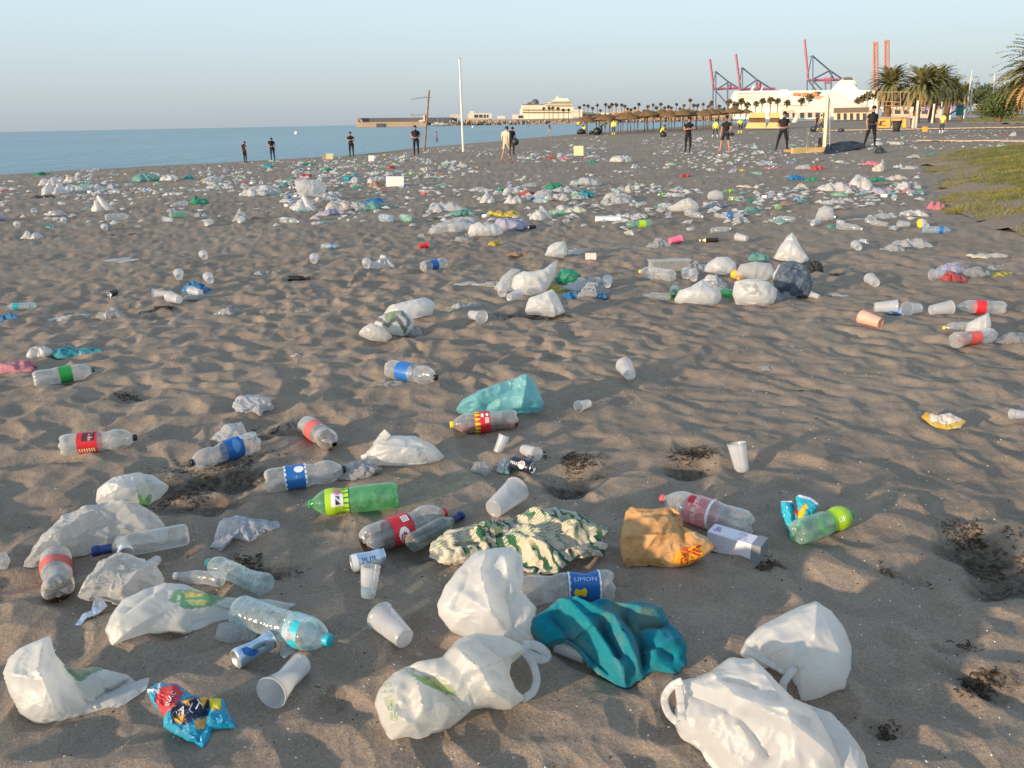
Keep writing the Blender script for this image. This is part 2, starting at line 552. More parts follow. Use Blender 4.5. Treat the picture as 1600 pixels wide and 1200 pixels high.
# sand
def sand_material():
    t = NT('sand')
    co = t.coord()
    grain = t.noise(co, 420, 3, 0, 0.7)
    fine = t.noise(co, 90, 5, 0, 0.65)
    mid = t.noise(co, 9, 5, 0.3, 0.6)
    big = t.noise(co, 0.55, 4)
    c = t.mix(t.ramp(big.outputs[0], [(0.35, 0.0), (0.65, 1.0)]), (0.238, 0.188, 0.146), (0.280, 0.224, 0.174))
    c = t.mix(1.0, c, t.ramp(mid.outputs[0], [(0.25, 0.84), (0.75, 1.14)]), 'MULTIPLY')
    c = t.mix(1.0, c, t.ramp(fine.outputs[0], [(0.25, 0.80), (0.75, 1.20)]), 'MULTIPLY')
    c = t.mix(1.0, c, t.ramp(grain.outputs[0], [(0.30, 0.50), (0.50, 1.0), (0.72, 1.6)]), 'MULTIPLY')
    # shell grit: pale flecks
    for sc, th, seed in ((90, 0.11, 0.0), (34, 0.045, 3.7)):
        mp = t.n('ShaderNodeMapping', {'Vector': co, 'Location': (seed, seed, 0)})
        vo = t.n('ShaderNodeTexVoronoi', {'Vector': mp.outputs[0], 'Scale': sc, 'Randomness': 1.0})
        rnd = t.n('ShaderNodeSeparateColor', {0: vo.outputs['Color']})
        msk = t.math('MULTIPLY', t.math('LESS_THAN', vo.outputs['Distance'], th), t.math('GREATER_THAN', rnd.outputs[0], 0.86))
        c = t.mix(msk, c, (0.62, 0.57, 0.50))
    at = t.n('ShaderNodeAttribute', attribute_name='damp')
    dn = t.math('MULTIPLY', at.outputs['Fac'], t.ramp(t.noise(co, 30, 5, 0.5, 0.7).outputs[0], [(0.3, 0.35), (0.6, 1.0)]))
    c = t.mix(dn, c, (0.042, 0.033, 0.026))
    hgt = t.math('ADD', t.math('MULTIPLY', fine.outputs[0], 0.7), t.math('MULTIPLY', grain.outputs[0], 0.25))
    bp = t.bump(hgt, 0.55, 0.012)
    bp = t.bump(mid.outputs[0], 0.35, 0.03, bp)
    return t.done(t.bsdf(c, 0.92, 0.12, bp))
MAT_SAND = sand_material()

# ------------------------------------------------------------------ the sand beach: one sheet to the horizon
def build_sand():
    me = grid_mesh('beach_sand', T_P, len(T_R), len(T_ANG), True, [MAT_SAND])
    me.attributes.new('damp', 'FLOAT', 'POINT').data.foreach_set('value', T_D.astype(np.float32))
    return tag(link('beach_sand', me), 'grey brown beach sand trodden into hollows', kind='structure')
build_sand()

# ------------------------------------------------------------------ sea
def build_sea():
    t = NT('sea_water')
    co = t.coord()
    mp = t.n('ShaderNodeMapping', {'Vector': co, 'Rotation': (0, 0, 0.5), 'Scale': (1.0, 0.35, 1.0)})
    n1 = t.noise(mp.outputs[0], 0.35, 6, 0.6, 0.6)
    n2 = t.noise(mp.outputs[0], 1.8, 4, 0.3, 0.6)
    bp = t.bump(n1.outputs[0], 0.55, 1.2)
    bp = t.bump(n2.outputs[0], 0.35, 0.2, bp)
    big = t.noise(mp.outputs[0], 0.012, 4, 0.4)
    c = t.mix(t.ramp(big.outputs[0], [(0.35, 0.0), (0.65, 1.0)]), (0.040, 0.125, 0.185), (0.085, 0.205, 0.262))
    m = t.done(t.bsdf(c, 0.30, 0.22, bp))
    V = [(-9000, -600, SEA_Z), (9000, -600, SEA_Z), (9000, 12000, SEA_Z), (-9000, 12000, SEA_Z)]
    me = py_mesh('sea', V, [(0, 1, 2, 3)], [m])
    tag(link('sea', me), 'calm blue sea', kind='structure')
build_sea()
# ------------------------------------------------------------------ crumpling: a little cloth solver
def pbd(P, grids, excess=0.12, home=0.03, iters=70, ground=None, bend=0.2, seed=0, kick=0.004, settle=.25):
    """rest lengths longer than the shape allows, so the sheets buckle into folds round their home shape; grids: index arrays"""
    rng = np.random.RandomState(seed)
    N = len(P)
    E = []
    def pair(a, b, k_): E.append((a.ravel(), b.ravel(), np.full(a.size, k_)))
    slack = np.zeros(N)
    for idx in grids:
        pair(idx[:-1], idx[1:], 1.0); pair(idx[:, :-1], idx[:, 1:], 1.0)
        pair(idx[:-1, :-1], idx[1:, 1:], .7); pair(idx[:-1, 1:], idx[1:, :-1], .7)
        pair(idx[:, :-2], idx[:, 2:], bend); pair(idx[:-2], idx[2:], bend)
        n1, n2 = idx.shape
        q = rng.rand(max(3, n1 // 6 + 2), max(3, n2 // 6 + 2))
        gi = (np.linspace(0, q.shape[0] - 1.001, n1)).astype(int); gj = (np.linspace(0, q.shape[1] - 1.001, n2)).astype(int)
        slack[idx.ravel()] = excess * (0.35 + 1.3 * q[gi][:, gj].ravel())
    a = np.concatenate([e_[0] for e_ in E]); b = np.concatenate([e_[1] for e_ in E]); kk = np.concatenate([e_[2] for e_ in E])
    P = np.array(P, float); P0 = P.copy()
    L0 = np.linalg.norm(P[b] - P[a], axis=1)
    rest = L0 * (1 + 0.5 * (slack[a] + slack[b]))
    cnt = np.bincount(a, kk, N) + np.bincount(b, kk, N) + 1e-6
    deg = (np.bincount(a, minlength=N) + np.bincount(b, minlength=N))[:, None] + 1e-9
    K = np.zeros((N, 3))
    for sm, am in ((12, 1.0), (3, .45)):
        Q_ = rng.randn(N, 3)
        for _ in range(sm):
            S = np.empty_like(Q_)
            for q in range(3):
                S[:, q] = np.bincount(a, Q_[b, q], N) + np.bincount(b, Q_[a, q], N)
            Q_ = S / deg
        K += am * Q_ / (Q_.std() + 1e-9)
    P = P + K * kick
    for it in range(iters):
        d = P[b] - P[a]
        L = np.linalg.norm(d, axis=1) + 1e-9
        c = (0.5 * kk * (L - rest) / L)[:, None] * d
        A = np.empty_like(P)
        for q in range(3):
            A[:, q] = np.bincount(a, c[:, q], N) - np.bincount(b, c[:, q], N)
        P = P + 1.5 * A / cnt[:, None]
        P = P + home * (P0 - P)
        if ground is not None and it % 4 == 3:
            P[:, 2] = np.maximum(P[:, 2], ground)
    if settle:          # settle the last zigzags of the grid
        S = np.empty_like(P)
        for q in range(3):
            S[:, q] = np.bincount(a, P[b, q], N) + np.bincount(b, P[a, q], N)
        P = P + settle * (S / deg - P)
    if ground is not None: P[:, 2] = np.maximum(P[:, 2], ground)
    return P

def pillow_grid(n):
    """two n x n sheets sharing their rim; returns (rho, s, side) per vertex, the two index grids and the quads"""
    v = np.linspace(-1, 1, n)
    Aa, Bb = np.meshgrid(v, v, indexing='ij')
    r = np.maximum(np.abs(Aa), np.abs(Bb))
    rs = np.where(r < 1e-9, 1, r)
    u = np.where(np.abs(Aa) >= np.abs(Bb), np.where(Aa > 0, Bb / rs, 4 - Bb / rs), np.where(Bb > 0, 2 - Aa / rs, 6 + Aa / rs))
    s = np.where(r < 1e-9, 0, (u % 8) / 8)
    front = np.arange(n * n).reshape(n, n)
    back = front.copy()
    inner = np.zeros((n, n), bool); inner[1:-1, 1:-1] = True
    back[inner] = n * n + np.arange((n - 2) ** 2)
    rho = np.concatenate([r.ravel(), r[inner]]); ss = np.concatenate([s.ravel(), s[inner]])
    side = np.concatenate([np.ones(n * n), -np.ones((n - 2) ** 2)])
    def quads(ix, flip):
        q = np.stack([ix[:-1, :-1], ix[1:, :-1], ix[1:, 1:], ix[:-1, 1:]], -1).reshape(-1, 4)
        return q[:, ::-1] if flip else q
    return rho, ss, side, front, back, np.concatenate([quads(front, False), quads(back, True)])

def quad_mesh(name, P, F, mats, color=None, rest=None, smooth=True):
    me = bpy.data.meshes.new(name)
    n = len(F)
    me.vertices.add(len(P)); me.vertices.foreach_set('co', np.asarray(P, np.float32).ravel())
    me.loops.add(n * 4); me.loops.foreach_set('vertex_index', np.asarray(F, np.int32).ravel())
    me.polygons.add(n)
    me.polygons.foreach_set('loop_start', (np.arange(n) * 4).astype(np.int32)); me.polygons.foreach_set('loop_total', np.full(n, 4, np.int32))
    me.update(calc_edges=True)
    for m in (mats if isinstance(mats, (list, tuple)) else [mats]): me.materials.append(m)
    me.polygons.foreach_set('use_smooth', np.full(n, smooth))
    if color is not None:
        me.attributes.new('print', 'FLOAT_COLOR', 'POINT').data.foreach_set('color', np.asarray(color, np.float32).ravel())
    if rest is not None:
        me.attributes.new('rest', 'FLOAT_VECTOR', 'POINT').data.foreach_set('vector', np.asarray(rest, np.float32).ravel())
    return me

LAST = {}
def decal(parent, txt, c, size, rot, mat, name='lettering', off=0.004, poly=None, sq=1.0):
    """flat print laid over the near face of the crumpled sheet built last; c, size in photo pixels"""
    P, Q = LAST['P'][LAST['f']], LAST['Q'][LAST['f']]
    if poly is not None:
        V = np.array([(x, y) for x, y in poly], float)
        n_ = len(V)
        ctr = V.mean(0)
        V = np.vstack([V, ctr[None], (V + ctr) / 2]); F = []
        for i in range(n_):
            j = (i + 1) % n_
            F += [(i, j, n_ + 1 + j, n_ + 1 + i), (n_ + 1 + i, n_ + 1 + j, n_)]
        X = V
    else:
        V, F = text_mesh(txt, 1.0)
        if not len(V): return
        V = V[:, :2] * size * np.array([1, sq])
        ca, sa = math.cos(rad(rot)), math.sin(rad(rot))
        X = np.stack([c[0] + V[:, 0] * ca + V[:, 1] * sa, c[1] + V[:, 0] * sa - V[:, 1] * ca], -1)
    W = []
    for x in X:
        d = np.hypot(Q[:, 0] - x[0], Q[:, 1] - x[1])
        k_ = np.argsort(d)[:4]
        w_ = 1 / (d[k_] + .3) ** 2
        p = (P[k_] * w_[:, None]).sum(0) / w_.sum()
        v = CAM - p
        W.append(p + v / np.linalg.norm(v) * off)
    o_ = np.array(parent.location)
    return link(name, py_mesh(name, np.array(W) - o_, F, [mat]), parent)

def inpoly(poly, X, Y):
    ins = np.zeros(np.shape(X), bool)
    n = len(poly)
    for i in range(n):
        x1, y1 = poly[i]; x2, y2 = poly[(i + 1) % n]
        c = ((y1 > Y) != (y2 > Y)) & (X < (x2 - x1) * (Y - y1) / (y2 - y1 + 1e-9) + x1)
        ins ^= c
    return ins

def segdist(px, X, Y):
    best = np.full(np.shape(X), 1e9)
    for (x1, y1), (x2, y2) in zip(px[:-1], px[1:]):
        dx, dy = x2 - x1, y2 - y1
        t = np.clip(((X - x1) * dx + (Y - y1) * dy) / (dx * dx + dy * dy + 1e-9), 0, 1)
        best = np.minimum(best, np.hypot(X - x1 - t * dx, Y - y1 - t * dy))
    return best

def crumple(name, outline, label, cat, mat, thick=0.6, excess=0.10, home=0.035, folds=(), paint=None, iters=60, seed=1, n=60, crease=.085, sharp=48, settle=.3,
            lean=0.75, base=None, center=None, group=None, lift=0.0, kick=0.0022, bend=0.10, pinch=2.2, depth=None, **_):
    """A crumpled bag or cloth of real depth whose near face fills an outline. lean: 1 = face square to the view, 0 = lying flat."""
    ol = np.array(outline, float)
    ctr = np.array(center if center is not None else ol.mean(0), float)
    dd = np.roll(ol, -1, 0) - ol
    cum = np.concatenate([[0], np.cumsum(np.hypot(dd[:, 0], dd[:, 1]))])
    closed = np.vstack([ol, ol[:1]])
    nb = 8 * n
    ts = np.linspace(0, cum[-1], nb, endpoint=False)
    B = np.stack([np.interp(ts, cum, closed[:, 0]), np.interp(ts, cum, closed[:, 1])], -1)
    for _k in range(3): B = (B * 2 + np.roll(B, 1, 0) + np.roll(B, -1, 0)) / 4
    bx, by = base if base is not None else B[np.argmax(B[:, 1])]
    A0 = gp(bx, by)
    dist = float((A0 - CAM) @ _f)
    vdir = A0 - CAM; vdir /= np.linalg.norm(vdir)
    hdir = np.array([vdir[0], vdir[1], 0]); hdir /= np.linalg.norm(hdir)
    nrm = (1 - lean) * np.array([0, 0, 1.0]) + lean * -vdir
    nrm /= np.linalg.norm(nrm)
    rho, ss, side, fr, bk, F = pillow_grid(n)
    bi = ss * nb
    i0 = np.floor(bi).astype(int) % nb; ft = (bi - np.floor(bi))[:, None]
    Bp = B[i0] * (1 - ft) + B[(i0 + 1) % nb] * ft
    rr = np.sin(np.clip(rho, 0, 1) * math.pi / 2)[:, None] * .35 + rho[:, None] * .65
    Q = ctr + (Bp - ctr) * rr
    R = _f[None] + ((Q[:, 0] - 800) / FPX)[:, None] * CR[None] - ((Q[:, 1] - 600) / FPX)[:, None] * CU[None]
    P = CAM + R * (((A0 - CAM) @ nrm) / (R @ nrm))[:, None]
    sizepx = math.sqrt(abs(0.5 * np.sum(B[:, 0] * np.roll(B[:, 1], -1) - B[:, 1] * np.roll(B[:, 0], -1))))
    T = depth if depth is not None else thick * sizepx * dist / FPX * 0.5
    tt = (T * np.clip(1 - rr[:, 0] ** pinch, 0, 1) ** 0.55)[:, None]
    front = side > 0
    P = P + np.where(front[:, None], nrm[None] * tt, (hdir * 0.55 + np.array([0, 0, -0.8]))[None] * tt * 1.25)
    for fl in folds:
        pl, amp, wid = fl[0], fl[1], fl[2]
        g = np.exp(-(np.sqrt(segdist(pl, Q[:, 0], Q[:, 1]) ** 2 + 3) - 1.7) / (wid * .8)) * np.clip((1 - rr[:, 0]) * 6, 0.25, 1)
        P = P + np.where(front, g, 0)[:, None] * (nrm * amp)[None]
    # film hung between sharp ridges: some run across, some fan out from the corners
    rgc = np.random.RandomState(seed + 500)
    cre = np.zeros(len(P))
    wob = fbm(Q[:, 0] / sizepx * 3, Q[:, 1] / sizepx * 3, seed, 2) - .5
    far_ = np.hypot(*(B - ctr).T)
    ap1 = B[np.argmax(far_)]; ap2 = B[np.argmax(np.where(np.hypot(*(B - ap1).T) > sizepx * .7, far_, 0))]
    for q, ap_ in enumerate((ap1, ap2, B[rgc.randint(nb)])):
        dx_, dy_ = Q[:, 0] - ap_[0], Q[:, 1] - ap_[1]
        ra_ = np.hypot(dx_, dy_)
        u_ = np.arctan2(dy_, dx_) / rgc.uniform(.20, .34) + rgc.rand() * 5 + 1.1 * wob
        tri = (np.abs(u_ - np.floor(u_) - .5) * 2) ** 1.8
        cre += (tri - .4) * ra_ * .30 * np.clip(1.15 - ra_ / (sizepx * .95), 0, 1)
    for q in range(6):
        th_, lam = rgc.rand() * 6.28, sizepx * rgc.uniform(.25, .6)
        u_ = (Q[:, 0] * math.cos(th_) + Q[:, 1] * math.sin(th_)) / lam + rgc.rand() * 7 + .7 * wob
        tri = (np.abs(u_ - np.floor(u_) - .5) * 2) ** 1.8
        msk = np.clip((vn(Q[:, 0] / sizepx * 2.2 + 5 * q, Q[:, 1] / sizepx * 2.2, seed + 40 + q) - .42) * 4, 0, 1)
        cre += (tri - .4) * msk * lam * .8
    cre *= crease * dist / FPX * np.clip((1 - rr[:, 0]) * 5, 0.12, 1)
    P = P + np.where(front[:, None], nrm[None], -nrm[None] * .4) * cre[:, None]
    gz_ = H(P[:, 0], P[:, 1]) + 0.002 + lift
    if lean < 0.5: P[:, 2] = np.maximum(P[:, 2], gz_)
    P = pbd(P, [fr, bk], excess, home, iters, gz_, bend, seed, kick * dist / 3, settle)
    P[:, 2] = np.maximum(P[:, 2], H(P[:, 0], P[:, 1]) - 0.006 + lift)
    colr = paint(Q[:, 0], Q[:, 1], front) if paint else np.zeros((len(Q), 4), np.float32)
    LAST['P'], LAST['Q'], LAST['f'] = P, Q, front
    me = quad_mesh(name, P - A0, F, mat, colr, np.concatenate([Q / 100, np.zeros((len(Q), 1))], 1))
    if sharp: me.set_sharp_from_angle(angle=rad(sharp))
    return tag(link(name, me, None, A0), label, cat, group)

def painter(*items):
    """items: (polygon or ('line', pts, width), rgb, alpha); flat print on the near face"""
    def f(X, Y, front):
        out_ = np.zeros((len(X), 4), np.float32)
        for shp, rgb, al in items:
            if shp[0] == 'line': m = segdist(shp[1], X, Y) < shp[2]
            elif shp[0] == 'disc': m = np.hypot(X - shp[1][0], Y - shp[1][1]) < shp[2]
            else: m = inpoly(shp, X, Y)
            m = m & front
            out_[m] = (*rgb, al)
        return out_
    return f

def strap(name, pts, width, mat, parent=None, depth=None, lift=0.01):
    """a flat handle strip through pixel points; heights in metres: pts = (px, py, h)"""
    W = []
    for p in pts:
        W.append(gp(p[0], p[1], p[2]))
    W = np.array(W)
    k_ = 18
    s = np.linspace(0, len(W) - 1, k_)
    X = np.stack([np.interp(s, range(len(W)), W[:, q]) for q in range(3)], -1)
    for _ in range(2): X[1:-1] = (X[:-2] + X[1:-1] * 2 + X[2:]) / 4
    T = np.gradient(X, axis=0); T /= np.linalg.norm(T, axis=1)[:, None] + 1e-9
    V = CAM - X; V /= np.linalg.norm(V, axis=1)[:, None]
    Sd = np.cross(T, V); Sd /= np.linalg.norm(Sd, axis=1)[:, None] + 1e-9
    n_ = np.cross(Sd, T)
    rows = []
    for q in np.linspace(0, 2 * math.pi, 8, endpoint=False):
        rows.append(X + Sd * width * 0.5 * math.cos(q) + n_ * width * 0.07 * math.sin(q) + n_ * 0.004 * np.sin(np.arange(k_) * 1.3)[:, None])
    Pn = np.stack(rows, 1).reshape(-1, 3)
    loc = X[0] if parent is None else np.array(parent.location)
    me = grid_mesh(name, Pn - loc, k_, 8, True, [mat], True)
    return link(name, me, parent, (0, 0, 0) if parent is not None else loc)

# ------------------------------------------------------------------ lettering wrapped onto a round body
_tx = {}
def text_mesh(txt, size):
    key = (txt, size)
    if key in _tx: return _tx[key]
    cu = bpy.data.curves.new('lettering', 'FONT')
    cu.body = txt; cu.size = size; cu.align_x = 'CENTER'; cu.align_y = 'CENTER'; cu.resolution_u = 3
    o = bpy.data.objects.new('lettering', cu)
    me = bpy.data.meshes.new_from_object(o)
    bpy.data.objects.remove(o); bpy.data.curves.remove(cu)
    V = np.array([v.co[:] for v in me.vertices]); F = [list(p.vertices) for p in me.polygons]
    bpy.data.meshes.remove(me)
    if len(V):
        V[:, 0] -= (V[:, 0].min() + V[:, 0].max()) / 2; V[:, 1] -= (V[:, 1].min() + V[:, 1].max()) / 2
    _tx[key] = (V, F)
    return V, F

def wrap_text(txt, size, radius, zc, ang, mat, parent, along=True, name='lettering', warp=None):
    """letters lying on a cylinder around z; along: text runs along the axis"""
    V, F = text_mesh(txt, size)
    if along == -1: z, t = -V[:, 0], V[:, 1]
    elif along: z, t = V[:, 0], -V[:, 1]
    else: z, t = V[:, 1], V[:, 0]
    rr_ = np.full(len(V), radius) if not callable(radius) else radius(z + zc)
    th = ang + t / rr_
    P = np.stack([rr_ * np.cos(th), rr_ * np.sin(th), z + zc], -1)
    if warp is not None: P = warp(P)
    return link(name, py_mesh(name, P, F, [mat]), parent)

def wrap_patch(radius, z0, z1, a0, a1, mat, parent, name='print', warp=None, shape=None, n=14):
    """a printed patch on a round body; shape(u,v)->keep"""
    U, Vv = np.meshgrid(np.linspace(0, 1, n + 1), np.linspace(0, 1, n + 1), indexing='ij')
    th = a0 + (a1 - a0) * U.ravel(); z = z0 + (z1 - z0) * Vv.ravel()
    rr_ = np.full(len(z), radius) if not callable(radius) else radius(z)
    P = np.stack([rr_ * np.cos(th), rr_ * np.sin(th), z], -1)
    if warp is not None: P = warp(P)
    F = []
    for i in range(n):
        for j in range(n):
            if shape is None or shape((i + .5) / n, (j + .5) / n):
                a = i * (n + 1) + j
                F.append((a, a + n + 1, a + n + 2, a + 1))
    return link(name, py_mesh(name, P, F, [mat], True), parent)

# ------------------------------------------------------------------ bottles
PROF_SODA = [(.0, .012), (.020, .004), (.034, .0), (.046, .006), (.0525, .022), (.0535, .05), (.0515, .075), (.050, .10), (.0505, .115),
             (.0535, .13), (.0540, .145), (.0540, .215), (.0530, .225), (.0515, .235), (.0530, .25), (.0520, .268), (.0470, .287), (.037, .305), (.026, .320), (.0175, .331), (.0145, .337), (.0145, .349)]
PROF_WAIST = [(.0, .012), (.020, .004), (.034, .0), (.047, .006), (.0530, .022), (.0540, .05), (.0540, .085), (.0540, .17), (.0530, .182), (.0475, .197), (.0450, .212), (.0475, .228),
              (.0525, .245), (.0535, .262), (.0510, .282), (.0430, .303), (.031, .320), (.0190, .333), (.0145, .338), (.0145, .349)]
PROF_WATER = [(.0, .008), (.030, .0), (.042, .004), (.0455, .015)] + [(.0455 - (.0025 if k_ % 2 else 0), .025 + k_ * .0095) for k_ in range(18)] + \
             [(.0460, .20), (.0460, .255), (.0440, .268), (.038, .285), (.028, .302), (.018, .313), (.0145, .318), (.0145, .331)]
PROF_SLIM = [(.0, .006), (.024, .0), (.030, .004), (.0325, .014), (.0325, .075), (.030, .085), (.0325, .095), (.0325, .135), (.031, .15), (.024, .175), (.015, .195), (.0128, .203), (.0128, .214)]
PROF_GLASS = [(.0, .010), (.028, .0), (.035, .003), (.0375, .012), (.0375, .165), (.0365, .18), (.030, .20), (.019, .215), (.0145, .228), (.0140, .275), (.0155, .278), (.0155, .288)]

def denter(seed, amt, flat=0.0, L=.34):
    """pushed-in dents so a bottle looks trodden on"""
    rng = np.random.RandomState(seed)
    ds = [(rng.uniform(.06, L * .8), rng.uniform(0, 6.283), rng.uniform(.5, 1.0) * amt, rng.uniform(.02, .05)) for _ in range(6)]
    def f(P):
        P = np.array(P, float)
        r = np.hypot(P[:, 0], P[:, 1]) + 1e-9
        th = np.arctan2(P[:, 1], P[:, 0])
        k_ = np.ones(len(P))
        for z0, t0, a, wd in ds:
            dt = (th - t0 + math.pi) % (2 * math.pi) - math.pi
            k_ *= 1 - a * np.exp(-((P[:, 2] - z0) / wd) ** 2 - (dt / .8) ** 2)
        P[:, 0] *= k_; P[:, 1] *= k_
        if flat: P[:, 1] *= (1 - flat * np.clip(1 - np.abs(P[:, 2] - L * .45) / (L * .4), 0, 1) ** .5)
        return P
    return f

def rot_lathe(prof, n=32, petals=0, grow=0.0):
    pr = np.array(prof, float)
    # refine the profile a little
    t = np.concatenate([[0], np.cumsum(np.hypot(*np.diff(pr, axis=0).T))])
    m = len(pr) * 2
    s = np.linspace(0, t[-1], m)
    R = np.interp(s, t, pr[:, 0]) + grow; Z = np.interp(s, t, pr[:, 1])
    th = np.linspace(0, 2 * math.pi, n, endpoint=False)
    RR = R[:, None] * np.ones(n)[None]; ZZ = Z[:, None] * np.ones(n)[None]
    if petals:
        g = np.clip(1 - Z / .03, 0, 1)[:, None] * np.clip(R / .03, 0, 1)[:, None]
        ZZ = ZZ + g * .010 * (1 - np.cos(petals * th)[None]) / 2 * 1.3
    P = np.stack([RR * np.cos(th)[None], RR * np.sin(th)[None], ZZ], -1).reshape(-1, 3)
    return P, m, n, R, Z

def bottle(a, b, label, prof, wall, cap=None, band=None, liquid=None, roll=0.0, dent=None, group=None, name='plastic_bottle', cat='bottle',
           h=None, tilt=0.0, n=32, petals=5, scale=None, sink=0.011):
    """a = pixel of the base end, b = pixel of the neck end (on the axis); lies on the sand"""
    prof = np.array(prof, float)
    L = prof[:, 1].max(); R0 = prof[:, 0].max()
    h = R0 if h is None else h
    A = gp(a[0], a[1], h); B = gp(b[0], b[1], h)
    mid = (A + B) / 2
    ax = B - A; ax[2] = 0
    flat = np.linalg.norm(ax)
    if scale is None: scale = min(1.22, max(0.75, flat / L))
    ax /= flat + 1e-9
    zg = max(hz_(mid[0] + ax[0] * q, mid[1] + ax[1] * q) for q in (-.12, 0, .12))
    root = thing(name, label, cat, (0, 0, 0), 0, group)
    # local z of the bottle along ax, tilted up by tilt
    zc = Vector((ax[0] * math.cos(tilt), ax[1] * math.cos(tilt), math.sin(tilt)))
    xc = Vector((0, 0, 1)) - zc * zc.z
    xc.normalize()
    yc = zc.cross(xc)
    M = Matrix((xc, yc, zc)).transposed().to_4x4() @ Matrix.Rotation(roll, 4, 'Z') @ Matrix.Scale(scale, 4)
    mid[2] = zg + R0 * scale - sink + abs(math.sin(tilt)) * L * scale * 0.42
    start = Vector(mid) - zc * (L * scale / 2)
    root.matrix_world = Matrix.Translation(start) @ M
    dn = denter(dent[0], dent[1], dent[2] if len(dent) > 2 else 0, L) if dent else None
    P, nr, nc, R, Z = rot_lathe(prof, n, petals)
    if dn: P = dn(P)
    link('bottle_wall', grid_mesh('bottle_wall', P, nr, nc, True, [wall], True), root)
    rad_ = lambda z: np.interp(z, prof[3:, 1], prof[3:, 0]) + .0012
    if cap is not None:
        cm = MB()
        r_ = prof[-1, 0] + .0022
        pr = [(r_, L - .013), (r_, L - .001), (r_ - .001, L + .001), (.0, L + .001)]
        V = []
        k_ = 24
        for rr_, z in pr:
            for q in range(k_):
                t = 2 * math.pi * q / k_
                g = rr_ * (1 + (.035 if q % 2 and z < L else 0))
                V.append((g * math.cos(t), g * math.sin(t), z))
        F = [(i * k_ + q, i * k_ + (q + 1) % k_, (i + 1) * k_ + (q + 1) % k_, (i + 1) * k_ + q) for i in range(3) for q in range(k_)]
        cm.add(V, F)
        V2 = [(r_ * math.cos(2 * math.pi * q / k_), r_ * math.sin(2 * math.pi * q / k_), z) for z in (L - .0185, L - .0150) for q in range(k_)]
        cm.add(V2, [(q, (q + 1) % k_, k_ + (q + 1) % k_, k_ + q) for q in range(k_)])
        cm.build('cap', cap, root, True)
    if liquid is not None:
        lm, frac = liquid
        P2, nr2, nc2, _, _ = rot_lathe(prof, n, 0, -.0016)
        if dn: P2 = dn(P2)
        mw = np.array(root.matrix_world)[:3, :3]
        up = mw.T @ np.array([0, 0, 1.0]); up /= np.linalg.norm(up)
        hgt = P2 @ up
        lv = hgt.min() + (hgt.max() - hgt.min()) * frac
        P2 = P2 - np.clip(hgt - lv, 0, None)[:, None] * up[None]
        link('liquid', grid_mesh('liquid', P2, nr2, nc2, True, [lm], False), root)
    if band is not None:
        z0, z1, bm = band[:3]
        pr = [(float(rad_(z)), float(z)) for z in np.linspace(z0, z1, 6)]
        P3, nr3, nc3, _, _ = rot_lathe(pr, n)
        if dn: P3 = dn(P3)
        lb = link('label_band', grid_mesh('label_band', P3, nr3, nc3, True, [bm], True), root)
        rt = lambda z: rad_(z) + .0008
        for it in (band[3] if len(band) > 3 else []):
            if it[0] == 'text': wrap_text(it[1], it[2], rt, it[3], it[4], it[5], lb, it[6] if len(it) > 6 else True, warp=dn)
            else: wrap_patch(rt if len(it) < 9 else (lambda z: rad_(z) + .0004), it[1], it[2], it[3], it[4], it[5], lb, 'print', dn, it[6] if len(it) > 6 else None)
    return root

# ------------------------------------------------------------------ cups and cans
def cup_mesh(r0=.030, r1=.042, hh=.13, n=36, dentv=0.0, seed=0):
    pr = [(.0, .004), (r0 * .8, .004), (r0 * .92, .0), (r0, .003)]
    for k_ in range(1, 9):
        z = hh * k_ / 9
        pr.append((r0 + (r1 - r0) * k_ / 9, z))
    pr += [(r1, hh), (r1 + .0018, hh + .0005), (r1 + .0018, hh + .003), (r1 - .0006, hh + .003), (r1 - .001, hh)]
    pr.append((r0 + (r1 - r0) * .5 - .001, hh * .5)); pr.append((r0 - .0012, .006))
    V = []
    for r_, z in pr:
        for q in range(n):
            t = 2 * math.pi * q / n
            V.append((r_ * math.cos(t), r_ * math.sin(t), z))
    P = np.array(V)
    if dentv:
        f = denter(seed, dentv, dentv * .9, hh)
        P = f(P)
    return grid_mesh('cup', P, len(pr), n, True, [cup_mat()], True)
_cups = {}
